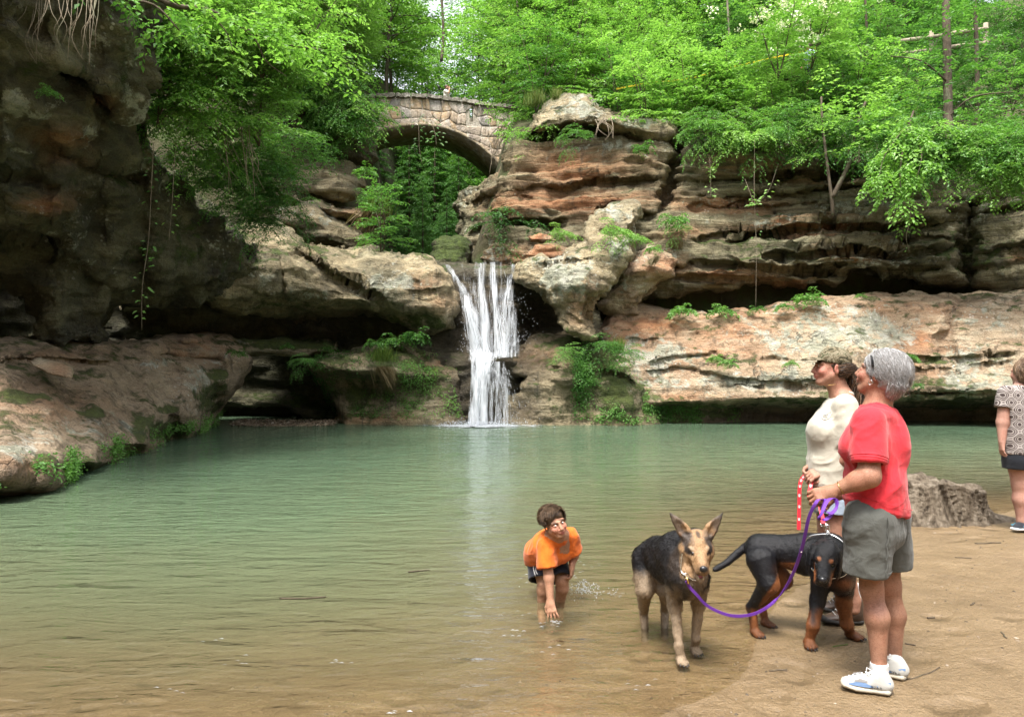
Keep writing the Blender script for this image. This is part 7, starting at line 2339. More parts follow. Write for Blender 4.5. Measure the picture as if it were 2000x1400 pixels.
S.add(ell(q3(1080, 1084, -.02), (.098, .085, .050)), .05)
for a, b, L_ in ((sA, eA, .105), (sB, eB, .09)):
    e = (b - a).normalized(); S.add(cut(cone(a - e * .02, a + e * .3, .052, .080), a + e * L_, e), .035); S.sub(cone(a + e * .05, a + e * .3, .036, .066), .005)
S.ops.append(('s', cone(nb + Vector((.004, -.006, .030)), hb.p(0, .01, -.07), .034, .046), .006))
S.sub(lofted([q3(1064, 1118, .18), q3(1066, 1100, .14)], [.135, .13], [.09, .085], tuple(sd3)), .01)
link('shirt', S.mesh('shirt', disp=folds(101, .011, (1, 1, 1.6), 11)), M_ORANGE, boy)
M_NAVY = cloth_material('navy_shorts', (.012, .014, .024), 500, .7)
S = Solid(.0045)
S.add(ell(hips, (.125, .10, .10)), .02)
for a, b, r0, r1_ in ((q3(1054, 1102, .11), q3(1056, 1131, .05), .080, .080), (q3(1086, 1102, .10), q3(1093, 1128, .03), .078, .074)):
    e = (b - a).normalized(); S.add(cut(cone(a, b + e * .1, r0, r1_), b, e), .03); S.sub(cone(b - e * .05, b + e * .1, r1_ * .80, r1_ * .82), .005)
so = link('shorts', S.mesh('shorts', disp=folds(111, .006, (1, 1, 1.5), 12)), M_NAVY, boy)
m = MB()
for dx in (-3, 2):
    pts = [q3(1037 + dx + k * 2.2, 1098 + k * 4.2, -.0) for k in range(7)]
    pts = [snap(p, S.W) for p in pts]
    m.tube([p + Vector((-.003, -.006, 0)) for p in pts], .0028, 4)
m.build('side_stripe', M_SOCK, so)
M_BOYH = hair_material('chestnut_hair', [(0.1, (.020, .012, .007)), (0.5, (.065, .038, .020)), (1.0, (.15, .095, .055))])
S = Solid(.005)
fell(S, hb, (0, -.022, .046), (.083, .100, .082), .01); fell(S, hb, (0, .118, -.010), (.080, .070, .072), .02, True); fell(S, hb, (0, .0, -.09), (.12, .14, .095), .015, True)
for sx in (-1, 1): fell(S, hb, (sx * .086, .006, -.012), (.024, .03, .036), .008, True)
me = S.mesh('hair', disp=lambda W, N: .003 * ridged(W * 34, 3, 7)); fattr(me, 'tint', np.clip(.45 + .3 * fbm(S.W * 45, 3, 8), 0, 1))
hair = link('hair', me, M_BOYH, boy)
h = Hair(15)
hair_cap(h, hb, 2200, lambda d: (d[:, 2] > -.3) & ~((d[:, 1] > .30) & (d[:, 2] < .62)), lambda q: np.stack([.5 + 0 * q[:, 0], .55 + 0 * q[:, 0] - 1.2 * (q[:, 1] < -.03), -.20 + 0 * q[:, 0]], 1), .052, .0022, 16, (.084, .101, .083), (0, -.020, .045), .005, 6, .06)
o = h.build('hair_strands', M_BOYH, hair); o['kind'] = 'stuff'

# ============================================================ woman at the right edge
PF = 6.6
def q4(u, v, dy=0.0): return at(u, v, PF + dy)
far_w = empty('person', (q4(1998, 1035).x, PF, .04), 'woman in a brown patterned top and black shorts cut off by the right edge', 'person')
s4 = Vector((1, .15, 0)).normalized()
hf = Frame(q4(1998, 728, .02), Vector((-.30, .95, 0)), (0, 0, 1), 1.0)
S = Solid(.008)
add_head(S, hf)
S.add(cone(hf.p(0, -.03, -.06), q4(1998, 760), .055, .065), .03)
S.add(lofted([q4(2002, 890), q4(2000, 830), q4(1999, 780), q4(1998, 757)], [.18, .165, .165, .10], [.13, .11, .11, .06], tuple(s4)), .03)
for sx, a, b, c in ((-1, q4(1966, 768), q4(1958, 825), q4(1957, 862, -.02)), (1, q4(2034, 768), q4(2044, 830), q4(2042, 870, -.05))):
    S.add(cone(a, b, .058, .050), .03); S.add(cone(b, c, .050, .031), .02)
    add_hand(S, c, Vector((.05 * sx, -.05, -1)), Vector((-sx, 0, 0)), .4, -sx, .95)
for hp, kn, cf, an in ((q4(1988, 895), q4(1992, 945), q4(1994, 975), q4(1996, 1015)), (q4(2020, 895), q4(2022, 945), q4(2022, 975), q4(2022, 1015))):
    S.add(cone(hp, kn, .10, .066), .03); S.add(cone(kn, cf, .062, .066), .03); S.add(cone(cf, an, .066, .042), .03); S.add(cone(an, an - Vector((0, 0, .06)), .042, .042), .02)
me = S.mesh('body'); cattr(me, 'pigment', paint(S.W, (.38, .215, .165), [], 33, .08)); link('body', me, M_SKIN, far_w)
t = NT('patterned_top'); P = t.objco()
s = t.n('SeparateXYZ'); t.l(P, s.inputs[0])
k = 2 * math.pi / .105
gx_ = t.math('SINE', t.math('MULTIPLY', s.outputs[0], k)); gz_ = t.math('SINE', t.math('MULTIPLY', s.outputs[2], k * .8))
rr_ = t.math('ABSOLUTE', t.math('ADD', gx_, gz_))
fl = t.math('SINE', t.math('MULTIPLY', rr_, 9.0))
fl = t.math('ADD', fl, t.math('MULTIPLY', t.math('SUBTRACT', t.noise(P, 60, 3, .6), .5), 1.6))
c = t.ramp(t.math('ADD', t.math('MULTIPLY', fl, .5), .5), [(.35, (.055, .042, .04)), (.55, (.095, .075, .07)), (.72, (.30, .27, .255))])
yoke = t.remap(s.outputs[2], 1.395, 1.40)
stripe = t.ramp(t.math('FRACT', t.math('MULTIPLY', s.outputs[2], 22)), [(.0, (.085, .068, .07)), (.55, (.17, .135, .135)), (.8, (.30, .255, .25))], 'CONSTANT')
c = t.mix(yoke, c, stripe)
t.principled(c, .8, t.bump(t.noise(P, 18, 4, .6), .008, .8), .2); M_PATT = t.m
S = Solid(.007)
S.add(cut(lofted([q4(2004, 900), q4(2002, 850), q4(1999, 800), q4(1999, 770), q4(1998, 752)], [.205, .195, .185, .16, .08], [.15, .14, .13, .10, .06], tuple(s4)), q4(2000, 885), (0, 0, -1)), .02)
for a, b in ((q4(1966, 768), q4(1958, 825)), (q4(2034, 768), q4(2044, 830))):
    e = (b - a).normalized(); S.add(cut(cone(a, b, .072, .085), a + e * .13, e), .03); S.sub(cone(a + e * .07, b, .058, .07), .005)
nk = q4(1998, 757); S.sub(cone(nk, nk + Vector((0, 0, .1)), .07, .08), .006)
link('top', S.mesh('top', disp=folds(121, .008, (1, 1, .7), 8)), M_PATT, far_w)
M_BLACKC = cloth_material('black_cotton', (.014, .016, .022), 500)
S = Solid(.008)
S.add(lofted([q4(2004, 875), q4(2004, 895)], [.19, .195], [.14, .145], tuple(s4)), .02)
for a, b in ((q4(1988, 892), q4(1988, 914)), (q4(2020, 892), q4(2020, 914))):
    e = (b - a).normalized(); S.add(cut(cone(a, b + e * .1, .12, .118), b, e), .03); S.sub(cone(b - e * .04, b + e * .1, .10, .10), .005)
link('shorts', S.mesh('shorts', disp=folds(131, .005)), M_BLACKC, far_w)
S = Solid(.008)
fell(S, hf, (0, -.030, .030), (.090, .100, .094), .01); fell(S, hf, (0, -.050, -.030), (.086, .070, .085), .03); fell(S, hf, (0, .12, -.03), (.066, .06, .085), .02, True)
M_FARH = hair_material('light_brown_hair', [(0.1, (.07, .042, .025)), (0.5, (.16, .10, .062)), (1.0, (.30, .21, .14))])
me = S.mesh('hair', disp=lambda W, N: .006 * ridged(W * 24, 3, 7)); fattr(me, 'tint', np.clip(.45 + .3 * fbm(S.W * 40, 3, 8), 0, 1))
hair = link('hair', me, M_FARH, far_w)
h = Hair(25)
hair_cap(h, hf, 1100, lambda d: (d[:, 1] < .3) & (d[:, 2] > -.9), lambda q: np.stack([.15 * np.sign(q[:, 0]), -.3 + 0 * q[:, 0], -1 + 0 * q[:, 0]], 1), .08, .003, 26, (.092, .098, .115), (0, -.036, .012), .006, 6, .1)
o = h.build('hair_strands', M_FARH, hair); o['kind'] = 'stuff'
M_TEAL = cloth_material('teal_flash', (.10, .38, .55), 500)
for hl, to in ((ground_at(2008, 1030, .05), ground_at(1979, 1038, .04)), (ground_at(2030, 1030, .05), ground_at(2012, 1040, .04))):
    d = (to - hl).normalized(); to = hl + d * .26
    S = Solid(.006); f, L = shoe(S, hl, to, None, 1.0, .07, .05)
    sh = link('shoe', S.mesh('shoe'), M_BLACKC, far_w)
    S = Solid(.006); sole(S, f, L, .053, .028); link('sole', S.mesh('sole'), M_SOCK, sh)
    m = MB(); m.ribbon([f.p(-.052, L * .72, .050), f.p(-.054, L * .60, .036), f.p(-.050, L * .30, .060)], (0, 0, 1), [.004, .018, .004]); m.ribbon([f.p(.052, L * .72, .050), f.p(.054, L * .60, .036), f.p(.050, L * .30, .060)], (0, 0, 1), [.004, .018, .004]); m.build('side_flash', M_TEAL, sh)
    S = Solid(.006); S.add(cut(cone(f.p(0, .06, .07), f.p(0, .06, .13), .044, .046), f.p(0, .06, .125), (0, 0, 1)), .01); link('sock', S.mesh('sock'), M_SOCK, far_w)
# ------------------------------------------------------------ dogs
def fur_material(name, rough=.55, fine=150):
    t = NT(name)
    P = t.pos()
    c = t.attr('pigment').outputs['Color']
    n = t.noise(t.mapping(P, scale=(1, 1, .35)), fine, 4, .65)
    c = t.mix(1.0, c, t.ramp(n, [(.3, (.62, .60, .58)), (.62, (1.08, 1.08, 1.08))]), 'MULTIPLY')
    t.principled(c, rough, t.bump(n, .006, .8), .3)
    return t.m
M_FUR = fur_material('long_fur'); M_SLEEK = fur_material('short_fur', .38, 260)
t = NT('hair_strand_fur'); t.principled(t.attr('pigment').outputs['Color'], .5, None, .3); M_STRAND = t.m
t = NT('dog_nose'); t.principled((.010, .010, .012), .3, None, .5); M_NOSE = t.m
t = NT('dog_eye'); t.principled((.016, .009, .005), .05, None, .7); M_DEYE = t.m
t = NT('tongue'); t.principled((.42, .12, .13), .35, None, .5); M_TONGUE = t.m
t = NT('tooth'); t.principled((.66, .62, .52), .4); M_TOOTH = t.m
t = NT('mouth_dark'); t.principled((.03, .012, .012), .5); M_MOUTH = t.m

def fur_coat(name, S, C, root, n, length, w, seed, flow, lift=.35, keep=None):
    """separate hairs lying along the coat"""
    rng = np.random.default_rng(seed)
    W, N = S.W, S.N
    idx = np.arange(len(W)) if keep is None else np.where(keep(W, N))[0]
    i = rng.choice(idx, n)
    P = W[i] + rng.normal(0, S.res * .5, (n, 3)) - N[i] * .002
    fl = flow(W[i]) + rng.normal(0, .22, (n, 3))
    fl = fl - N[i] * np.sum(fl * N[i], 1, keepdims=True)
    fl = norm(fl)
    L = (length(W[i]) if callable(length) else length) * rng.uniform(.5, 1.3, n)
    D = norm(fl + N[i] * lift * rng.uniform(.3, 1.5, (n, 1)))
    D2 = norm(fl * 1.1 + N[i] * lift * .2 + np.array([0, 0, -.25]))
    side = norm(np.cross(D, rng.normal(0, 1, (n, 3)))) * (w / 2)
    A = P - side; B = P + side; M = P + D * (L * .55)[:, None]; T = M + D2 * (L * .45)[:, None]
    V = np.stack([A, B, M + side * .7, M - side * .7, T], 1).reshape(-1, 3)
    b = np.arange(n)[:, None] * 5
    Q = b + np.array([[0, 1, 2, 3]]); Tr = b + np.array([[3, 2, 4]])
    me = mesh_np(name, V, [Q, Tr], False)
    col = C[i] * rng.uniform(.8, 1.2, (n, 1))
    cattr(me, 'pigment', np.repeat(col, 5, 0))
    o = link(name, me, M_STRAND, root); o['kind'] = 'stuff'
    return o

def ball(name, c, r, mat, parent, sc=(1, 1, 1), R=None):
    bm = bmesh.new(); bmesh.ops.create_uvsphere(bm, u_segments=14, v_segments=10, radius=1)
    Rm = Matrix(R).transposed().to_3x3() if R is not None else Matrix.Identity(3)
    for v in bm.verts:
        v.co = Vector(c) + Rm @ Vector((v.co.x * r * sc[0], v.co.y * r * sc[1], v.co.z * r * sc[2]))
    me = bpy.data.meshes.new(name); bm.to_mesh(me); bm.free()
    me.polygons.foreach_set('use_smooth', [True] * len(me.polygons))
    return link(name, me, mat, parent)

def paw(S, at_, fwd, sc=1.0):
    f = Frame(at_, fwd, (0, 0, 1), sc)
    fell(S, f, (0, .012, .022), (.030, .044, .024), .015)
    for x, y in ((-.024, .038), (-.009, .052), (.009, .052), (.024, .038)):
        fell(S, f, (x, y, .014), (.0105, .022, .015), .006)
    return f
def claws(m, f):
    for x, y in ((-.024, .058), (-.009, .072), (.009, .072), (.024, .058)):
        m.tube([f.p(x, y - .004, .016), f.p(x, y + .008, .012), f.p(x, y + .015, .004)], [.0042, .0035, .0012], 5)

# ============================================================ shepherd standing in the shallows
def d1(u, v, Y): return at(u, v, Y)
shep = empty('dog', (d1(1320, 1250, 3.9).x, 3.95, -.05), 'black and tan shepherd dog with pricked ears standing in shallow water', 'dog')
hs = Frame(d1(1361, 1070, 3.66), Vector((-.06, -.96, -.24)), (-.03, -.22, 1), 1.04)
S = Solid(.0045)
rump, loin, rib, wither, chest_ = d1(1286, 1082, 4.20), d1(1290, 1084, 4.06), d1(1302, 1094, 3.93), d1(1326, 1090, 3.80), d1(1344, 1128, 3.70)
sx1 = Vector((.95, .28, 0)).normalized()
S.add(lofted([rump, loin, rib, wither, chest_], [.092, .088, .102, .098, .070], [.105, .100, .130, .140, .11], tuple(sx1)), .04)
S.add(cone(chest_, d1(1342, 1150, 3.72), .080, .05), .05)
S.add(cone(wither + Vector((.0, 0, .02)), hs.p(0, -.05, -.03), .105, .085), .05)
S.add(cone(chest_ + Vector((0, 0, .03)), hs.p(0, -.02, -.08), .085, .062), .05)
# skull and muzzle
fell(S, hs, (0, -.015, .025), (.066, .080, .064), .02)
fell(S, hs, (0, .035, -.005), (.054, .060, .048), .03)
for s_ in (-1, 1):
    fell(S, hs, (s_ * .050, -.005, -.020), (.034, .050, .045), .03)
    fell(S, hs, (s_ * .029, .056, .026), (.017, .020, .010), .015)
    fell(S, hs, (s_ * .032, .071, .010), (.013, .014, .009), .006, True)
    # pricked ear, hollow in front
    ef = Frame(hs.p(s_ * .052, -.010, .068), hs.d(s_ * .25, 1, .1), hs.d(s_ * .62, -.05, .9), 1.0)
    S.add(lofted([ef.p(0, 0, -.01), ef.p(0, 0, .040), ef.p(s_ * .005, 0, .085), ef.p(s_ * .012, -.004, .134)], [.036, .035, .023, .004], [.022, .015, .010, .004], tuple(ef.r)), .012)
    fell(S, ef, (-s_ * .001, .016, .048), (.022, .013, .052), .006, True)
fcone(S, hs, (0, .05, -.010), (0, .150, -.034), .040, .0275, .025)
fcone(S, hs, (0, .055, .012), (0, .150, -.018), .022, .018, .015)
for s_ in (-1, 1): fcone(S, hs, (s_ * .022, .06, -.030), (s_ * .016, .140, -.046), .020, .015, .012)
# open lower jaw
fcone(S, hs, (0, .02, -.076), (0, .112, -.112), .024, .0140, .012)
for s_ in (-1, 1): fcone(S, hs, (s_ * .022, .03, -.074), (s_ * .012, .108, -.106), .012, .008, .008)
fell(S, hs, (0, .105, -.079), (.019, .055, .0150), .004, True)
# front legs
fpaws = []
def fleg(sh, el, wr, pw, r):
    S.add(cone(sh, el, .056, .036), .04); S.add(cone(el, wr, .032, .0215), .02); S.add(cone(wr, pw + Vector((0, 0, .03)), .0245, .021), .012)
    fpaws.append(paw(S, pw, Vector((.12, -1, 0)), .92))
fleg(d1(1318, 1128, 3.76), d1(1318, 1182, 3.80), d1(1326, 1262, 3.74), ground_at(1329, 1294, -.004) , 0)
fleg(d1(1366, 1128, 3.78), d1(1364, 1180, 3.86), d1(1359, 1246, 3.86), ground_at(1357, 1274, -.012), 0)
# hind legs: thigh, stifle forward, hock back
for hp, st, hk, ft in ((d1(1262, 1092, 4.20), d1(1259, 1152, 4.10), d1(1258, 1196, 4.27), d1(1260, 1250, 4.20)), (d1(1302, 1100, 4.22), d1(1300, 1150, 4.12), d1(1299, 1190, 4.28), d1(1298, 1245, 4.22))):
    S.add(cone(hp, st, .082, .050), .05); S.add(cone(st, hk, .042, .024), .025); S.add(cone(hk, ft, .025, .020), .012)
    fpaws.append(paw(S, ft - Vector((0, .02, .03)), Vector((.1, -1, 0)), .9))
# tail hanging behind
S.add(cone(rump + Vector((-.03, .08, .0)), d1(1254, 1130, 4.34), .036, .045), .03); S.add(cone(d1(1254, 1130, 4.34), d1(1252, 1185, 4.36), .042, .018), .02)
me = S.mesh('body', disp=lambda W, N: .003 * fbm(W * 38, 3, 3))
W, N = S.W, S.N
tan, cream, blk, grey = (.26, .15, .075), (.23, .172, .115), (.008, .0075, .009), (.13, .105, .085)
hl = hs.loc(W)
nz = fbm(W * 11, 4, 7); nz2 = fbm(W * 45, 2, 8)
uu = 1000 + W[:, 0] * F / W[:, 1]; vv = HV - (W[:, 2] - CAM_H) * F / W[:, 1]
ishead = smooth01((hl[:, 1] + .04 + .0 * nz) / .03) * smooth01((hl[:, 2] + .13) / .03) * (np.abs(hl[:, 0]) < .16) * (W[:, 1] < 3.80)
C = np.tile(np.array(cream), (len(W), 1))
# body: black saddle over grey tan flanks, tan legs
zrel = W[:, 2] - np.interp(W[:, 1], [3.65, 3.8, 4.0, 4.2], [.42, .44, .43, .42])
sad = smooth01((zrel + .02 * nz + .012 * nz2 + .085) / .05)
mixg = smooth01((zrel + .12 + .05 * nz) / .09)
C = C * (1 - mixg[:, None] * .62) + np.array(grey) * mixg[:, None] * .62
leg = smooth01((.30 - W[:, 2] + .02 * nz) / .06)
C = C * (1 - leg[:, None] * .7) + np.array((.25, .185, .122)) * leg[:, None] * .7
sb = sad * (W[:, 1] > 3.70)
C = C * (1 - sb[:, None]) + np.array(blk) * sb[:, None]
# shoulder stripe and collar of black fur down to the breast
stripe = np.exp(-((uu - np.interp(vv, [1040, 1100, 1160, 1200], [1300, 1322, 1336, 1318]) + 6 * nz) / 13) ** 2) * smooth01((1195 - vv) / 30) * (W[:, 1] < 4.0)
pale = np.exp(-((uu - np.interp(vv, [1050, 1100, 1180], [1296, 1296, 1302]) + 5 * nz) / 9) ** 2) * smooth01((vv - 1062) / 30) * (W[:, 1] > 3.7)
C = C * (1 - pale[:, None] * .8) + np.array((.27, .225, .175)) * pale[:, None] * .8
C = C * (1 - stripe[:, None] * .85) + np.array(blk) * stripe[:, None] * .85
# head
Hc = np.tile(np.array((.27, .165, .085)), (len(W), 1))
def hb_(c, r, col, s=1.0, k=0.0):
    global Hc
    d = np.sqrt((((hl - np.array(c)) / np.array(r)) ** 2).sum(1)) + k * nz2
    w = s * (1 - smooth01((d - .6) / .8))
    Hc = Hc * (1 - w[:, None]) + np.array(col) * w[:, None]
hb_((0, .05, .03), (.016, .06, .04), (.30, .19, .095), .8)
for s_ in (-1, 1):
    hb_((s_ * .052, -.005, .052), (.036, .06, .040), (.045, .040, .040), .9, .3)
    hb_((s_ * .034, .055, .030), (.016, .02, .012), (.34, .25, .165), .9)
    hb_((s_ * .050, .050, .014), (.024, .03, .018), blk, .95, .2); hb_((s_ * .020, .10, -.020), (.012, .05, .02), (.24, .13, .06), .7, .3)
    hb_((s_ * .030, .074, .010), (.013, .014, .010), blk, 1)
    hb_((s_ * .060, -.01, -.045), (.03, .05, .04), (.31, .24, .165), .8)
    hb_((s_ * .11, -.02, .13), (.045, .04, .10), (.055, .04, .033), .85, .2)
    hb_((s_ * .085, .008, .105), (.014, .014, .045), (.34, .15, .065), .8)
    hb_((s_ * .020, .12, -.060), (.016, .05, .009), blk, .9)
hb_((0, .02, .088), (.012, .03, .02), blk, .8, .2)
hb_((0, .11, -.015), (.013, .05, .02), (.20, .13, .075), .6)
hb_((0, .155, -.03), (.026, .02, .026), blk, .9)
hb_((0, .08, -.105), (.028, .06, .02), (.36, .28, .2), .6)
hb_((0, .09, -.07), (.02, .06, .010), (.14, .03, .03), .9)
C = C * (1 - ishead[:, None]) + Hc * ishead[:, None]
nb_ = smooth01((-.018 - hl[:, 1] + .02 * nz) / .03) * smooth01((1150 + 8 * nz - vv) / 18) * (W[:, 1] < 3.9)
C = C * (1 - .93 * nb_[:, None]) + np.array(blk) * .93 * nb_[:, None]
brst = np.exp(-(((uu - 1352) / 24) ** 2 + ((vv - 1142) / 12) ** 2)) * (W[:, 1] < 3.8) * (hl[:, 1] < .04)
C = C * (1 - .9 * brst[:, None]) + np.array(blk) * .9 * brst[:, None]
w2_ = smooth01((np.abs(hl[:, 0]) + .012 * nz - .074) / .016) * (hl[:, 2] < .05) * smooth01((1150 - vv) / 16) * (W[:, 1] < 3.9)
C = C * (1 - .93 * w2_[:, None]) + np.array(blk) * .93 * w2_[:, None]
# dark ruff behind the cheeks
ruff = np.exp(-((hl[:, 1] + .085) / .035) ** 2) * smooth01((hl[:, 2] + .06 + .03 * nz) / .08) * (hl[:, 2] < .09) * (W[:, 1] < 3.85)
C = C * (1 - ruff[:, None] * .8) + np.array(blk) * ruff[:, None] * .8
wetl = smooth01((.03 - W[:, 2]) / .04)[:, None]
C = np.clip(C * (1 - .35 * wetl), 0.006, 1)
cattr(me, 'pigment', C)
link('body', me, M_FUR, shep)
flow = lambda P: np.stack([np.full(len(P), -.15), np.full(len(P), .85), -.75 + 0 * P[:, 0]], 1)
ln = lambda P: np.where((hs.loc(P)[:, 1] > -.04) & (hs.loc(P)[:, 2] > -.13), .0055, np.where(P[:, 2] < .24, .008, np.where(P[:, 1] > 4.22, .04, np.where(P[:, 2] > .50, .016, .022))))
fur_coat('fur', S, C, shep, 46000, ln, .0020, 5, flow, .26, lambda W, N: (np.abs(hs.loc(W)[:, 0]) < .075) | (hs.loc(W)[:, 2] < .09))
# belly and thigh feathering
for s_ in (-1, 1):
    c = hs.p(s_ * .0320, .0740, .0120); ball('eye', c, .0112, M_DEYE, shep)
ball('nose', hs.p(0, .168, -.018), .019, M_NOSE, shep, (1.05, .75, .85), hs.R)
m = MB(); m.ribbon([hs.p(0, .03, -.070), hs.p(0, .08, -.083), hs.p(0, .118, -.094)], tuple(hs.r), [.026, .028, .018]); m.build('tongue', M_TONGUE, shep)
m = MB()
for s_ in (-1, 1):
    for k in range(5): m.tube([hs.p(s_ * (.014 - .001 * k), .088 + .008 * k, -.102), hs.p(s_ * (.014 - .001 * k), .088 + .008 * k, -.0915 + (.003 if k == 4 else 0))], [.0028, .0008], 5)
m.build('teeth', M_TOOTH, shep)['kind'] = 'stuff'
m = MB()
for f_ in fpaws[:2]: claws(m, f_)
m.build('claws', M_NOSE, shep)['kind'] = 'stuff'
# chain collar
m = MB(); o_ = hs.p(0, -.055, -.065)
for k in range(34):
    a = 2 * math.pi * k / 34; p = lambda x, r_: hs.p(.108 * math.cos(x) * r_, -.030 + .030 * math.sin(x) - .02, -.078 - .055 * math.sin(x) * 1.0) 
nk_a, nk_b = wither + Vector((0, 0, .02)), hs.p(0, -.05, -.03)
nax = (hs.p(0, -.04, -.07) - chest_).normalized(); nc = wither.lerp(hs.p(0, -.06, -.06), .52) + Vector((0, -.02, -.02)); nax = (hs.p(0, -.05, -.05) - wither.lerp(chest_, .5)).normalized()
n1_ = Vector((1, .2, 0)); n1_ = (n1_ - nax * n1_.dot(nax)).normalized(); n2_ = nax.cross(n1_)
def on_surf(p, W=S.W): return Vector(W[int(np.argmin(((W - np.array(p)) ** 2).sum(1)))])
colr = catmull([on_surf(d1(u, v, 3.60)) + Vector((-.002, -.008, 0)) for u, v in ((1318, 1088), (1324, 1106), (1333, 1119), (1345, 1127), (1358, 1131), (1372, 1129))], 5)
m = MB(); m.tube(colr, .0045, 6, False)
clip_p = min(colr, key=lambda p: (p - d1(1338, 1124, 3.62)).length)
m.tube([clip_p + Vector((.014 * math.cos(x), -.012, .014 * math.sin(x))) for x in np.linspace(0, 6.28, 13)], .0028, 5, False)
m.build('chain_collar', M_STEEL, shep)

# ============================================================ hound
hound = empty('dog', (d1(1560, 1250, 4).x, 4.05, .01), 'sleek black hound with tan legs and long tail standing at the water edge', 'dog')
hh = Frame(d1(1612, 1090, 3.80), Vector((-.44, -.85, -.34)), (-.02, -.32, .95), 1.06)
S = Solid(.0045)
rump, loin, rib, wither = d1(1484, 1074, 4.16), d1(1524, 1074, 4.13), d1(1574, 1082, 4.06), d1(1620, 1084, 3.98)
sy = Vector((.10, 1, 0)).normalized()
S.add(lofted([rump, loin, rib, wither], [.085, .080, .098, .092], [.095, .088, .122, .118], tuple(sy)), .04)
S.add(ell(d1(1638, 1098, 3.96), (.085, .10, .105)), .05)
S.add(ell(d1(1640, 1135, 3.92), (.062, .075, .075)), .05)
S.add(cone(d1(1626, 1078, 3.96), hh.p(0, -.05, .0), .085, .070), .05)
# skull, muzzle with hanging lips, long drop ears
fell(S, hh, (0, -.010, .030), (.062, .078, .056), .02)
fell(S, hh, (0, .035, .004), (.050, .058, .044), .03)
fcone(S, hh, (0, .05, -.008), (0, .140, -.022), .038, .031, .025)
for s_ in (-1, 1):
    fcone(S, hh, (s_ * .018, .06, -.036), (s_ * .016, .132, -.052), .025, .021, .014)
    fell(S, hh, (s_ * .028, .054, .032), (.016, .018, .010), .012)
    fell(S, hh, (s_ * .031, .070, .014), (.012, .013, .009), .006, True)
    ef = Frame(hh.p(s_ * .060, -.010, .036), hh.d(s_ * 1, .25, 0), (0, -.05, 1), 1.0)
    S.add(lofted([ef.p(0, -.004, .012), ef.p(0, .014, -.020), ef.p(0, .022, -.075), ef.p(.004 * s_, .016, -.128)], [.030, .040, .046, .030], [.012, .010, .009, .008], tuple(ef.r)), .010)
fcone(S, hh, (0, .03, -.045), (0, .110, -.066), .026, .018, .012)
hp_ = []
def hleg(pts, rad, fw, sc=.95):
    for a, b, r0, r1_ in zip(pts[:-1], pts[1:], rad[:-1], rad[1:]): S.add(cone(a, b, r0, r1_), .022)
    hp_.append(paw(S, pts[-1] - Vector((0, 0, .03)), fw, sc))
g = lambda u, v, z: ground_at(u, v, z)
# front legs (near, far), splayed a little
hleg([d1(1606, 1122, 3.96), d1(1597, 1172, 3.95), d1(1588, 1222, 3.90), g(1580, 1262, .012) + Vector((0, 0, .03))], [.062, .038, .030, .024], Vector((-.12, -1, 0)), 1.0)
hleg([d1(1648, 1130, 3.95), d1(1648, 1180, 3.98), d1(1654, 1218, 3.98), g(1661, 1246, .016) + Vector((0, 0, .03))], [.062, .040, .031, .024], Vector((.75, -.65, 0)), 1.0)
# hind legs
hleg([d1(1486, 1094, 4.08), d1(1502, 1140, 4.02), d1(1468, 1186, 4.14), g(1474, 1240, .0) + Vector((0, 0, .03))], [.082, .054, .027, .021], Vector((.4, -.9, 0)), .92)
hleg([d1(1496, 1096, 4.22), d1(1530, 1132, 4.20), d1(1488, 1180, 4.30), g(1494, 1222, .0) + Vector((0, 0, .03))], [.075, .050, .025, .020], Vector((.75, -.65, 0)), .88)
# tail
tl_ = catmull([d1(1476, 1058, 4.20), d1(1448, 1074, 4.22), d1(1420, 1098, 4.20), d1(1396, 1112, 4.16)], 4)
for k in range(len(tl_) - 1): S.add(cone(tl_[k], tl_[k + 1], .026 - .0011 * k, .026 - .0011 * (k + 1)), .012)
me = S.mesh('body', disp=lambda W, N: .0015 * fbm(W * 30, 3, 3))
W, N = S.W, S.N
hl = hh.loc(W); nz = fbm(W * 14, 4, 9); nz2 = fbm(W * 60, 2, 10)
blk, rust, dkr = np.array((.0055, .0055, .0075)), np.array((.19, .068, .024)), np.array((.11, .042, .018))
C = np.tile(blk, (len(W), 1))
uu = 1000 + W[:, 0] * F / W[:, 1]; vv = HV - (W[:, 2] - CAM_H) * F / W[:, 1]
fore = (uu > 1556) & (W[:, 2] < .36)
# forelegs: tan below the elbow, black stripe down the outside of the near one
lf = smooth01((.245 + .02 * nz - W[:, 2]) / .05) * (uu > 1556)
near = (uu < 1622)
st = np.exp(-((uu - np.interp(vv, [1120, 1180, 1225], [1592, 1587, 1588])) / 7.0) ** 2) * near * smooth01((1235 - vv) / 25)
far_leg = smooth01((.31 + .02 * nz - W[:, 2]) / .05) * (uu > 1626)
lf = np.maximum(lf * (1 - .85 * st), far_leg)
# hind legs: tan inside and below the hock
lh = smooth01((.17 + .02 * nz - W[:, 2]) / .04) * (uu <= 1556)
inner = smooth01((uu - np.interp(vv, [1095, 1130, 1170, 1210], [1522, 1512, 1486, 1470]) + 4 * nz) / 8) * (uu <= 1556) * (vv > 1098)
bk = np.exp(-((uu - np.interp(vv, [1180, 1215, 1240], [1462, 1465, 1470])) / 5) ** 2) * (W[:, 1] < 4.2) * smooth01((1225 - vv) / 20)
lh = np.maximum(lh * (1 - .8 * bk), inner)
tanm = np.clip(lf + lh, 0, 1)[:, None]
tc = rust * (1 - .4 * smooth01((.10 - W[:, 2]) / .08)[:, None]) 
C = C * (1 - tanm) + tc * tanm
belly = np.exp(-(((uu - 1532) / 16) ** 2 + ((vv - 1110) / 12) ** 2))[:, None]
C = C * (1 - .7 * belly) + dkr * .8 * .7 * belly
brs = (np.exp(-(((uu - 1652) / 18) ** 2 + ((vv - 1140) / 11) ** 2)) * (W[:, 1] < 3.98))[:, None]
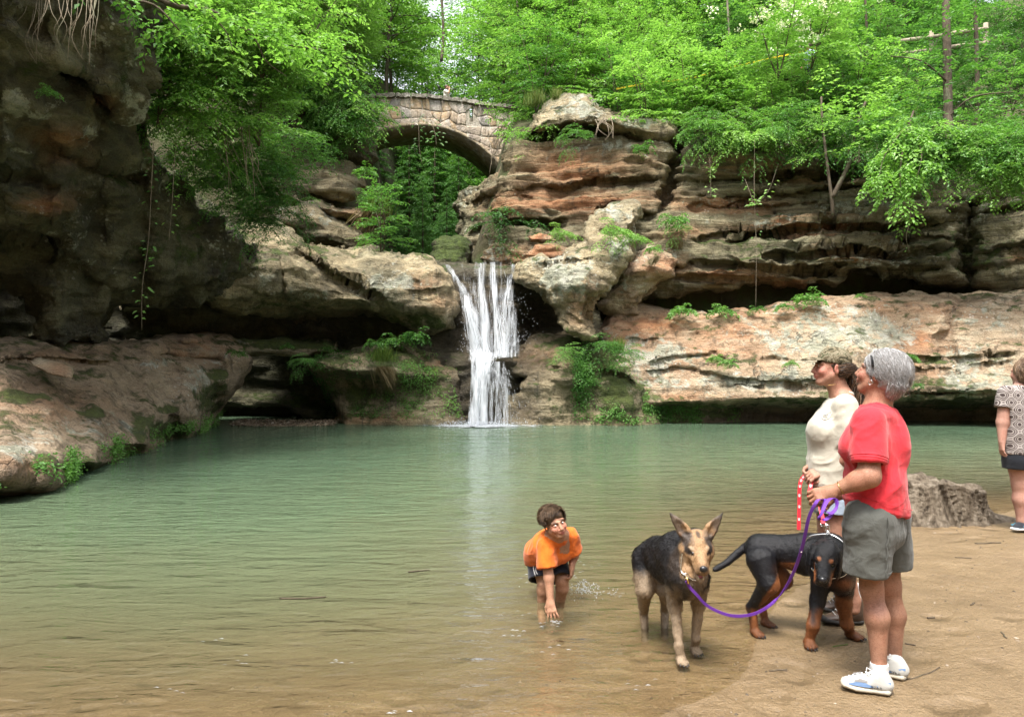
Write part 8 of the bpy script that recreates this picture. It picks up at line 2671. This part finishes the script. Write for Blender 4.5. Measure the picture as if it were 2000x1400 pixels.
C = C * (1 - .9 * brs) + rust * 1.15 * .9 * brs
hc_ = np.zeros(len(W))
ish = (hl[:, 1] > -.02) & (np.abs(hl[:, 0]) < .056) & (hl[:, 2] > -.10) & (W[:, 1] < 3.86)
for s_ in (-1, 1):
    for c, r, k in (((s_ * .026, .064, .036), (.012, .018, .010), 1), ((s_ * .034, .08, -.045), (.022, .07, .034), .95), ((s_ * .038, .05, -.02), (.014, .03, .03), .8)):
        d = np.sqrt((((hl - np.array(c)) / np.array(r)) ** 2).sum(1)) + .25 * nz2
        hc_ = np.maximum(hc_, k * (1 - smooth01((d - .65) / .6)))
hc_ = (hc_ * ish)[:, None]
C = C * (1 - hc_) + rust * 1.15 * hc_
C = np.clip(C * (1 + .18 * nz2[:, None]), .003, 1)
cattr(me, 'pigment', C)
link('body', me, M_SLEEK, hound)
flow = lambda P: np.stack([np.where(P[:, 2] > .3, -.9, -.1), .15 + 0 * P[:, 0], -.5 + 0 * P[:, 0]], 1)
fur_coat('fur', S, C, hound, 42000, .011, .0012, 6, flow, .30)
for s_ in (-1, 1): ball('eye', hh.p(s_ * .0305, .0665, .0145), .0098, M_DEYE, hound)
ball('nose', hh.p(0, .167, -.014), .021, M_NOSE, hound, (1.05, .72, .85), hh.R)
m = MB()
for f_ in hp_: claws(m, f_)
m.build('claws', M_NOSE, hound)['kind'] = 'stuff'
# pronged chain collar with a clip on top
nax = (hh.p(0, -.06, .0) - d1(1632, 1084, 3.98)).normalized(); nc = d1(1624, 1082, 3.93)
n1_ = Vector((1, 0, 0)); n1_ = (n1_ - nax * n1_.dot(nax)).normalized(); n2_ = nax.cross(n1_)
nc = d1(1626, 1078, 3.96).lerp(hh.p(0, -.05, 0), .45); nax = (hh.p(0, -.05, 0) - d1(1626, 1078, 3.96)).normalized()
ringp = neck_ring(S, nc, nax, .005, .13)
m = MB(); m.tube(ringp, .0045, 6, False)
topc = max(ringp, key=lambda p: p.z)
m.tube([topc + Vector((-.028, -.02, -.035)), topc + Vector((-.004, -.01, .022)), topc + Vector((.034, -.03, -.040))], .0042, 6)
m.tube([topc + Vector((-.016, -.02, -.030)), topc + Vector((.002, -.01, .014)), topc + Vector((.022, -.03, -.034))], .0032, 6)
m.build('prong_collar', M_STEEL, hound)

# ============================================================ leashes
t = NT('purple_webbing'); P = t.pos()
t.principled(t.mix(t.noise(P, 300, 2, .5), (.075, .018, .20), (.13, .035, .30)), .6, t.bump(t.noise(P, 500, 2, .5), .002, .6), .3); M_PURP = t.m
t = NT('red_webbing'); t.principled((.66, .028, .045), .6, None, .3); M_REDW = t.m
t = NT('paw_print'); t.principled((.72, .68, .68), .6); M_PAWP = t.m
hold = tipsL[1].lerp(tipsL[2], .5)
hold = q1(1607, 975, -.14)
pl_ = catmull([hold, q1(1596, 978, -.22), q1(1580, 1010, -.20), q1(1569, 1060, -.14), q1(1553, 1110, -.05), q1(1530, 1154, .02), q1(1500, 1184, .06), q1(1466, 1200, .08), q1(1425, 1201, .10), q1(1384, 1184, .12), q1(1360, 1160, .14), q1(1347, 1146, .15), clip_p + Vector((0, -.02, -.02))], 6)
n = len(pl_)
side = []
for k in range(n):
    q = k / (n - 1)
    side.append(Vector((.9 - .55 * q, -.25, .15 + 1.1 * smooth01((q - .25) / .3))))
leash = empty('leash', hold, 'purple webbing leash running from the older woman\'s hand down to the shepherd dog', 'leash')
def strap(pts, side, w, mat, parent, name, th=.003):
    m = MB(); V = []; Fc = []
    nn = len(pts)
    for k, p in enumerate(pts):
        tg_ = (pts[min(k + 1, nn - 1)] - pts[max(k - 1, 0)]).normalized()
        s_ = Vector(side[k]) if isinstance(side, list) else Vector(side)
        s_ = (s_ - tg_ * s_.dot(tg_)).normalized(); nn_ = tg_.cross(s_)
        for a, b in ((-1, -1), (1, -1), (1, 1), (-1, 1)): V.append(tuple(p + s_ * a * w / 2 + nn_ * b * th / 2))
    for k in range(nn - 1):
        for e in range(4): Fc.append((4 * k + e, 4 * k + (e + 1) % 4, 4 * k + 4 + (e + 1) % 4, 4 * k + 4 + e))
    Fc += [(3, 2, 1, 0), tuple(4 * (nn - 1) + e for e in range(4))]
    m.add(V, Fc)
    return m.build(name, mat, parent, False)
strap(pl_, side, .0145, M_PURP, leash, 'strap')
loops = catmull([q1(1612, 974, -.15), q1(1606, 992, -.19), q1(1622, 1002, -.20), q1(1634, 990, -.18), q1(1630, 974, -.16), q1(1616, 978, -.18), q1(1604, 1004, -.21), q1(1600, 1013, -.20), q1(1612, 1014, -.20), q1(1626, 1003, -.18), q1(1636, 985, -.15), q1(1628, 968, -.13), q1(1612, 970, -.13)], 6)
strap(loops, [Vector((.3, -.6, .75 * math.sin(k * .35))) for k in range(len(loops))], .0145, M_PURP, leash, 'hand_loop')
m = MB(); m.tube([clip_p + Vector((0, -.012, .0)), clip_p + Vector((.006, -.02, -.014)), clip_p + Vector((.012, -.024, -.034))], .0055, 6); m.build('snap_hook', M_GOLD, leash)
m = MB(); ball('rivet', pl_[20] + Vector((0, -.005, 0)), .003, M_PAWP, leash)

hold2 = q2(1586, 922, -.02)
red = empty('leash', hold2, 'red leash with white paw prints clipped to the black hound', 'leash')
ra = catmull([q2(1598, 922, -.06), q2(1583, 926, -.04), q2(1568, 932, -.03), q2(1562, 950, -.03), q2(1561, 990, -.03), q2(1560, 1034, -.03)], 6)
strap(ra, Vector((1, -.15, 0)), .021, M_REDW, red, 'hanging_end')
rb_ = catmull([q2(1590, 918, -.05), q2(1584, 945, -.10), q2(1580, 968, -.12), q2(1590, 958, -.12), q2(1597, 965, -.18), q2(1604, 1000, -.26), q2(1608, 1022, -.33)], 6)
strap(rb_, Vector((1, -.3, 0)), .021, M_REDW, red, 'strap')
def paw_marks(pts, side, every, off):
    m = MB()
    for k in range(3, len(pts) - 2, every):
        p = pts[k]; tg_ = (pts[k + 1] - pts[k - 1]).normalized()
        s_ = (Vector(side) - tg_ * Vector(side).dot(tg_)).normalized(); nn_ = s_.cross(tg_)
        if nn_.y > 0: nn_ = -nn_
        c = p + nn_ * .0022
        for (x, y, r_) in ((0, 0, .0055), (-.006, .007, .0022), (-.002, .010, .0022), (.002, .010, .0022), (.006, .007, .0022)):
            V = [tuple(c + s_ * (x + r_ * math.cos(a)) - tg_ * (y + r_ * math.sin(a))) for a in np.linspace(0, 5.6, 8)]
            m.add(V, [tuple(range(8))])
    return m.build('paw_prints', M_PAWP, red, False)
paw_marks(ra, Vector((1, -.15, 0)), 3, 0); paw_marks(rb_, Vector((1, -.3, 0)), 4, 0)
m = MB()
e0 = rb_[-1]; e1 = topc + Vector((0, -.012, .028))
m.tube([e0 + Vector((-.014, 0, .0)), e0 + Vector((-.014, 0, -.014)), e0 + Vector((.014, 0, -.014)), e0 + Vector((.014, 0, 0))], .0035, 6)
m.tube([e0 + Vector((0, 0, -.014)), e0.lerp(e1, .45), e0.lerp(e1, .72)], .0055, 6)
cc = e0.lerp(e1, .84)
m.tube([cc + Vector((.010 * math.cos(x), 0, .020 * math.sin(x))) for x in np.linspace(0, 6.28, 15)], .0038, 6, False)
m.build('snap_hook', M_PAWP if False else M_STEEL, red)

# ============================================================ tree stump at the shore
sc_ = ground_at(1862, 1018, .03)
stump = empty('tree_stump', sc_, 'weathered old tree stump with spreading roots at the edge of the sand', 'stump')
nu, nv = 160, 46
A = np.linspace(0, 2 * math.pi, nu, endpoint=False); T = np.linspace(0, 1, nv)
AA, TT = np.meshgrid(A, T, indexing='ij')
cs = np.stack([np.cos(AA) * 1.6, np.sin(AA) * 1.6, TT * .55], -1)
ridge = ridged(np.stack([np.cos(AA + .25 * TT) * 5, np.sin(AA + .25 * TT) * 5, TT * .35], -1), 5, 5, .6)
lobe = fbm(np.stack([np.cos(AA) * 1.5, np.sin(AA) * 1.5, TT * .3], -1), 2, 6)
rad = .34 + .13 * (1 - TT) ** 2.6 + .07 * lobe * (1.1 - TT) + .050 * ridge * (1 - .3 * TT)
# long root running to the right on the sand
rootw = np.exp(-((AA - 6.05) / .20) ** 2) + np.exp(-((AA + .233) / .20) ** 2)
rad = rad + .42 * rootw * np.clip(1 - TT * 3.4, 0, 1) ** 1.2
rad = rad + .10 * np.exp(-((AA - 3.5) / .3) ** 2) * (1 - TT) ** 2
Htop = .365 + .045 * fbm(np.stack([np.cos(AA) * 3, np.sin(AA) * 3, AA * 0], -1), 4, 8) - .10 * np.clip(np.cos(AA), 0, 1)
ZZ = -.06 + (Htop + .06) * TT ** .85
# close the top inwards
V = np.stack([sc_.x + rad * np.cos(AA) * 1.06, sc_.y + .25 + rad * np.sin(AA) * .9, .03 + ZZ], -1)
top = []
for q in (.8, .5, .2, .02):
    tt_ = V[:, -1].copy(); c0 = tt_.mean(0)
    p = c0 + (tt_ - c0) * q
    p[:, 2] += .03 * fbm(p * 14, 3, 4) - .02 * (1 - q)
    top.append(p)
V = np.concatenate([V] + [x[:, None] for x in top], 1)
nvt = V.shape[1]
ii = np.arange(nu * nvt).reshape(nu, nvt)
i2 = np.roll(ii, -1, 0)
Q = np.stack([ii[:, :-1], i2[:, :-1], i2[:, 1:], ii[:, 1:]], -1).reshape(-1, 4)
t = NT('grey_wood'); P = t.objco()
n = t.noise(t.mapping(P, scale=(1, 1, .16)), 13, 7, .7)
c = t.ramp(n, [(.3, (.022, .016, .012)), (.45, (.10, .078, .055)), (.62, (.20, .165, .125)), (.8, (.30, .265, .215))])
t.principled(c, .9, t.bump(n, .06, 1.0), .2)
link('trunk', mesh_np('stump', V.reshape(-1, 3), Q), t.m, stump)

# ============================================================ visitors above
def small_person(loc, facing, skin, shirt_c, short_c, hair_c, label, arm_up=False, res=.018, sc=1.0):
    r = empty('person', loc, label, 'person')
    f = Frame(loc, facing, (0, 0, 1), sc)
    hd_ = Frame(f.p(0, .02, 1.56), f.f, (0, 0, 1), sc)
    S = Solid(res)
    fell(S, hd_, (0, 0, 0), (.075, .092, .115), .01); fell(S, hd_, (0, .09, -.03), (.015, .02, .02), .02)
    fcone(S, f, (0, 0, 1.36), (0, .01, 1.5), .06, .05)
    for s_ in (-1, 1):
        fcone(S, f, (s_ * .09, 0, .88), (s_ * .10, 0, .46), .085, .055); fcone(S, f, (s_ * .10, 0, .46), (s_ * .10, -.02, .06), .055, .04); fcone(S, f, (s_ * .10, -.02, .04), (s_ * .10, .14, .035), .04, .035)
        if arm_up and s_ == 1:
            fcone(S, f, (s_ * .18, .02, 1.34), (s_ * .22, .22, 1.22), .05, .042); fcone(S, f, (s_ * .22, .22, 1.22), (s_ * .12, .22, 1.46), .042, .03); fell(S, f, (s_ * .11, .21, 1.50), (.04, .03, .05), .02)
        else:
            fcone(S, f, (s_ * .19, 0, 1.34), (s_ * .24, .03, 1.08), .05, .042); fcone(S, f, (s_ * .24, .03, 1.08), (s_ * .20, .16, .90), .042, .03); fell(S, f, (s_ * .20, .19, .87), (.03, .05, .04), .02)
    me = S.mesh('body'); cattr(me, 'pigment', paint(S.W, skin, [], 3)); link('body', me, M_SKIN, r)
    S = Solid(res)
    S.add(lofted([f.p(0, 0, .86), f.p(0, 0, 1.1), f.p(0, 0, 1.34), f.p(0, 0, 1.40)], [.175, .165, .19, .11], [.12, .115, .125, .07], tuple(f.r)), .02)
    for s_ in (-1, 1):
        if arm_up and s_ == 1: fcone(S, f, (s_ * .18, .02, 1.34), (s_ * .21, .14, 1.27), .066, .066)
        else: fcone(S, f, (s_ * .18, 0, 1.34), (s_ * .225, .015, 1.18), .066, .068)
    link('shirt', S.mesh('shirt', disp=folds(3, .006)), shirt_c, r)
    S = Solid(res)
    fell(S, f, (0, 0, .86), (.17, .12, .12), .02)
    for s_ in (-1, 1): fcone(S, f, (s_ * .09, 0, .84), (s_ * .10, 0, .54), .10, .09)
    link('shorts', S.mesh('shorts'), short_c, r)
    S = Solid(res * .8)
    fell(S, hd_, (0, -.02, .03), (.088, .10, .105), .01); fell(S, hd_, (0, .11, -.06), (.10, .09, .11), .02, True)
    me = S.mesh('hair'); fattr(me, 'tint', np.full(len(S.W), .45)); link('hair', me, hair_c, r)
    return f, hd_
if 'stone_bridge' in bpy.data.objects:
    M_WHITEC = cloth_material('white_cotton', (.66, .64, .60), 300)
    fb, hdb = small_person(bp(874, 193, .68) + Vector((0, 0, -.79)), Vector((1, -.35, 0)), (.45, .25, .17), M_WHITEC, M_SHORT, M_BROWNH, 'visitor in white crossing the bridge with a tripod on the shoulder', True)
    tp = empty('tripod', fb.p(.05, -.3, 1.42), 'folded black camera tripod carried on the shoulder of the visitor on the bridge', 'tripod')
    m = MB()
    for k, dz in enumerate((-.03, .0, .03)): m.tube([fb.p(.06 + dz, -.20, 1.47 + .02 * (k == 1)), fb.p(.06 + dz, .55, 1.40 + .02 * (k == 1))], [.022, .014], 6)
    m.build('legs', M_BLACKP, tp)
    m = MB(); m.tube([fb.p(.06, -.20, 1.48), fb.p(.06, -.36, 1.50)], .03, 8); m.tube([fb.p(.06, -.34, 1.49), fb.p(.06, -.36, 1.66)], .03, 8); m.box(fb.p(.06, -.36, 1.62), (.12, .10, .08)); m.tube([fb.p(.06, -.3, 1.49), fb.p(.02, -.5, 1.42)], .012, 6); m.build('pan_head', M_BLACKP, tp)
    M_PALEBL = cloth_material('pale_blue_cotton', (.42, .48, .66), 300)
    pz = at(1581, 118, 25.0)
    small_person(pz + Vector((0, 0, -1.1)), Vector((-1, -.3, 0)), (.45, .25, .17), M_PALEBL, M_NAVY, M_BROWNH, 'visitor in pale blue half hidden by leaves on the path above the right cliff')

# ------------------------------------------------------------ small litter on the shore
tw = random.Random(44)
def stick(u, v, L, ang, r_, label, mat=None, z=.012):
    p = ground_at(u, v, z); p.z = max(0.004, height1(p.x, p.y)) + r_ * .6
    d = Vector((math.cos(ang), math.sin(ang), 0))
    pts = []
    for k in range(5):
        q = p + d * L * (k / 4 - .5) + Vector((tw.uniform(-1, 1) * L * .05, tw.uniform(-1, 1) * L * .05, 0))
        q.z = max(0.003, height1(q.x, q.y)) + r_ * .7; pts.append(q)
    m = MB(); m.tube(catmull(pts, 3), r_, 5)
    tag(m.build('twig', mat or M_BARK), label, 'twig')
stick(1800, 1323, .34, .5, .003, 'long thin twig on the sand behind the white running shoes')
stick(1818, 1212, .05, .2, .006, 'short dark bark chip on the sand right of the calves')
stick(1778, 1262, .05, 2.4, .005, 'dark bark chip halfway up the sand right of the shins')
stick(1520, 1306, .09, .1, .004, 'dark twig on the wet sand below the hound')
stick(1640, 1262, .10, .3, .003, 'green blade of grass on the wet sand between the hound\'s front paws', M_GRASS)
stick(1930, 1066, .22, .05, .006, 'grey twig on the sand in front of the stump')
stick(1880, 1095, .12, -.3, .005, 'small twig lower on the sand than the stump')
stick(1960, 1250, .10, 1.2, .004, 'bent twig on the dry sand near the right edge')
stick(1900, 1185, .07, .7, .005, 'short bark piece on the sand near the right edge')
stick(590, 1166, .30, .1, .005, 'thin branch lying in the shallows left of the boy')
stick(820, 1113, .16, .3, .006, 'dark twig with leaves floating left of the boy')
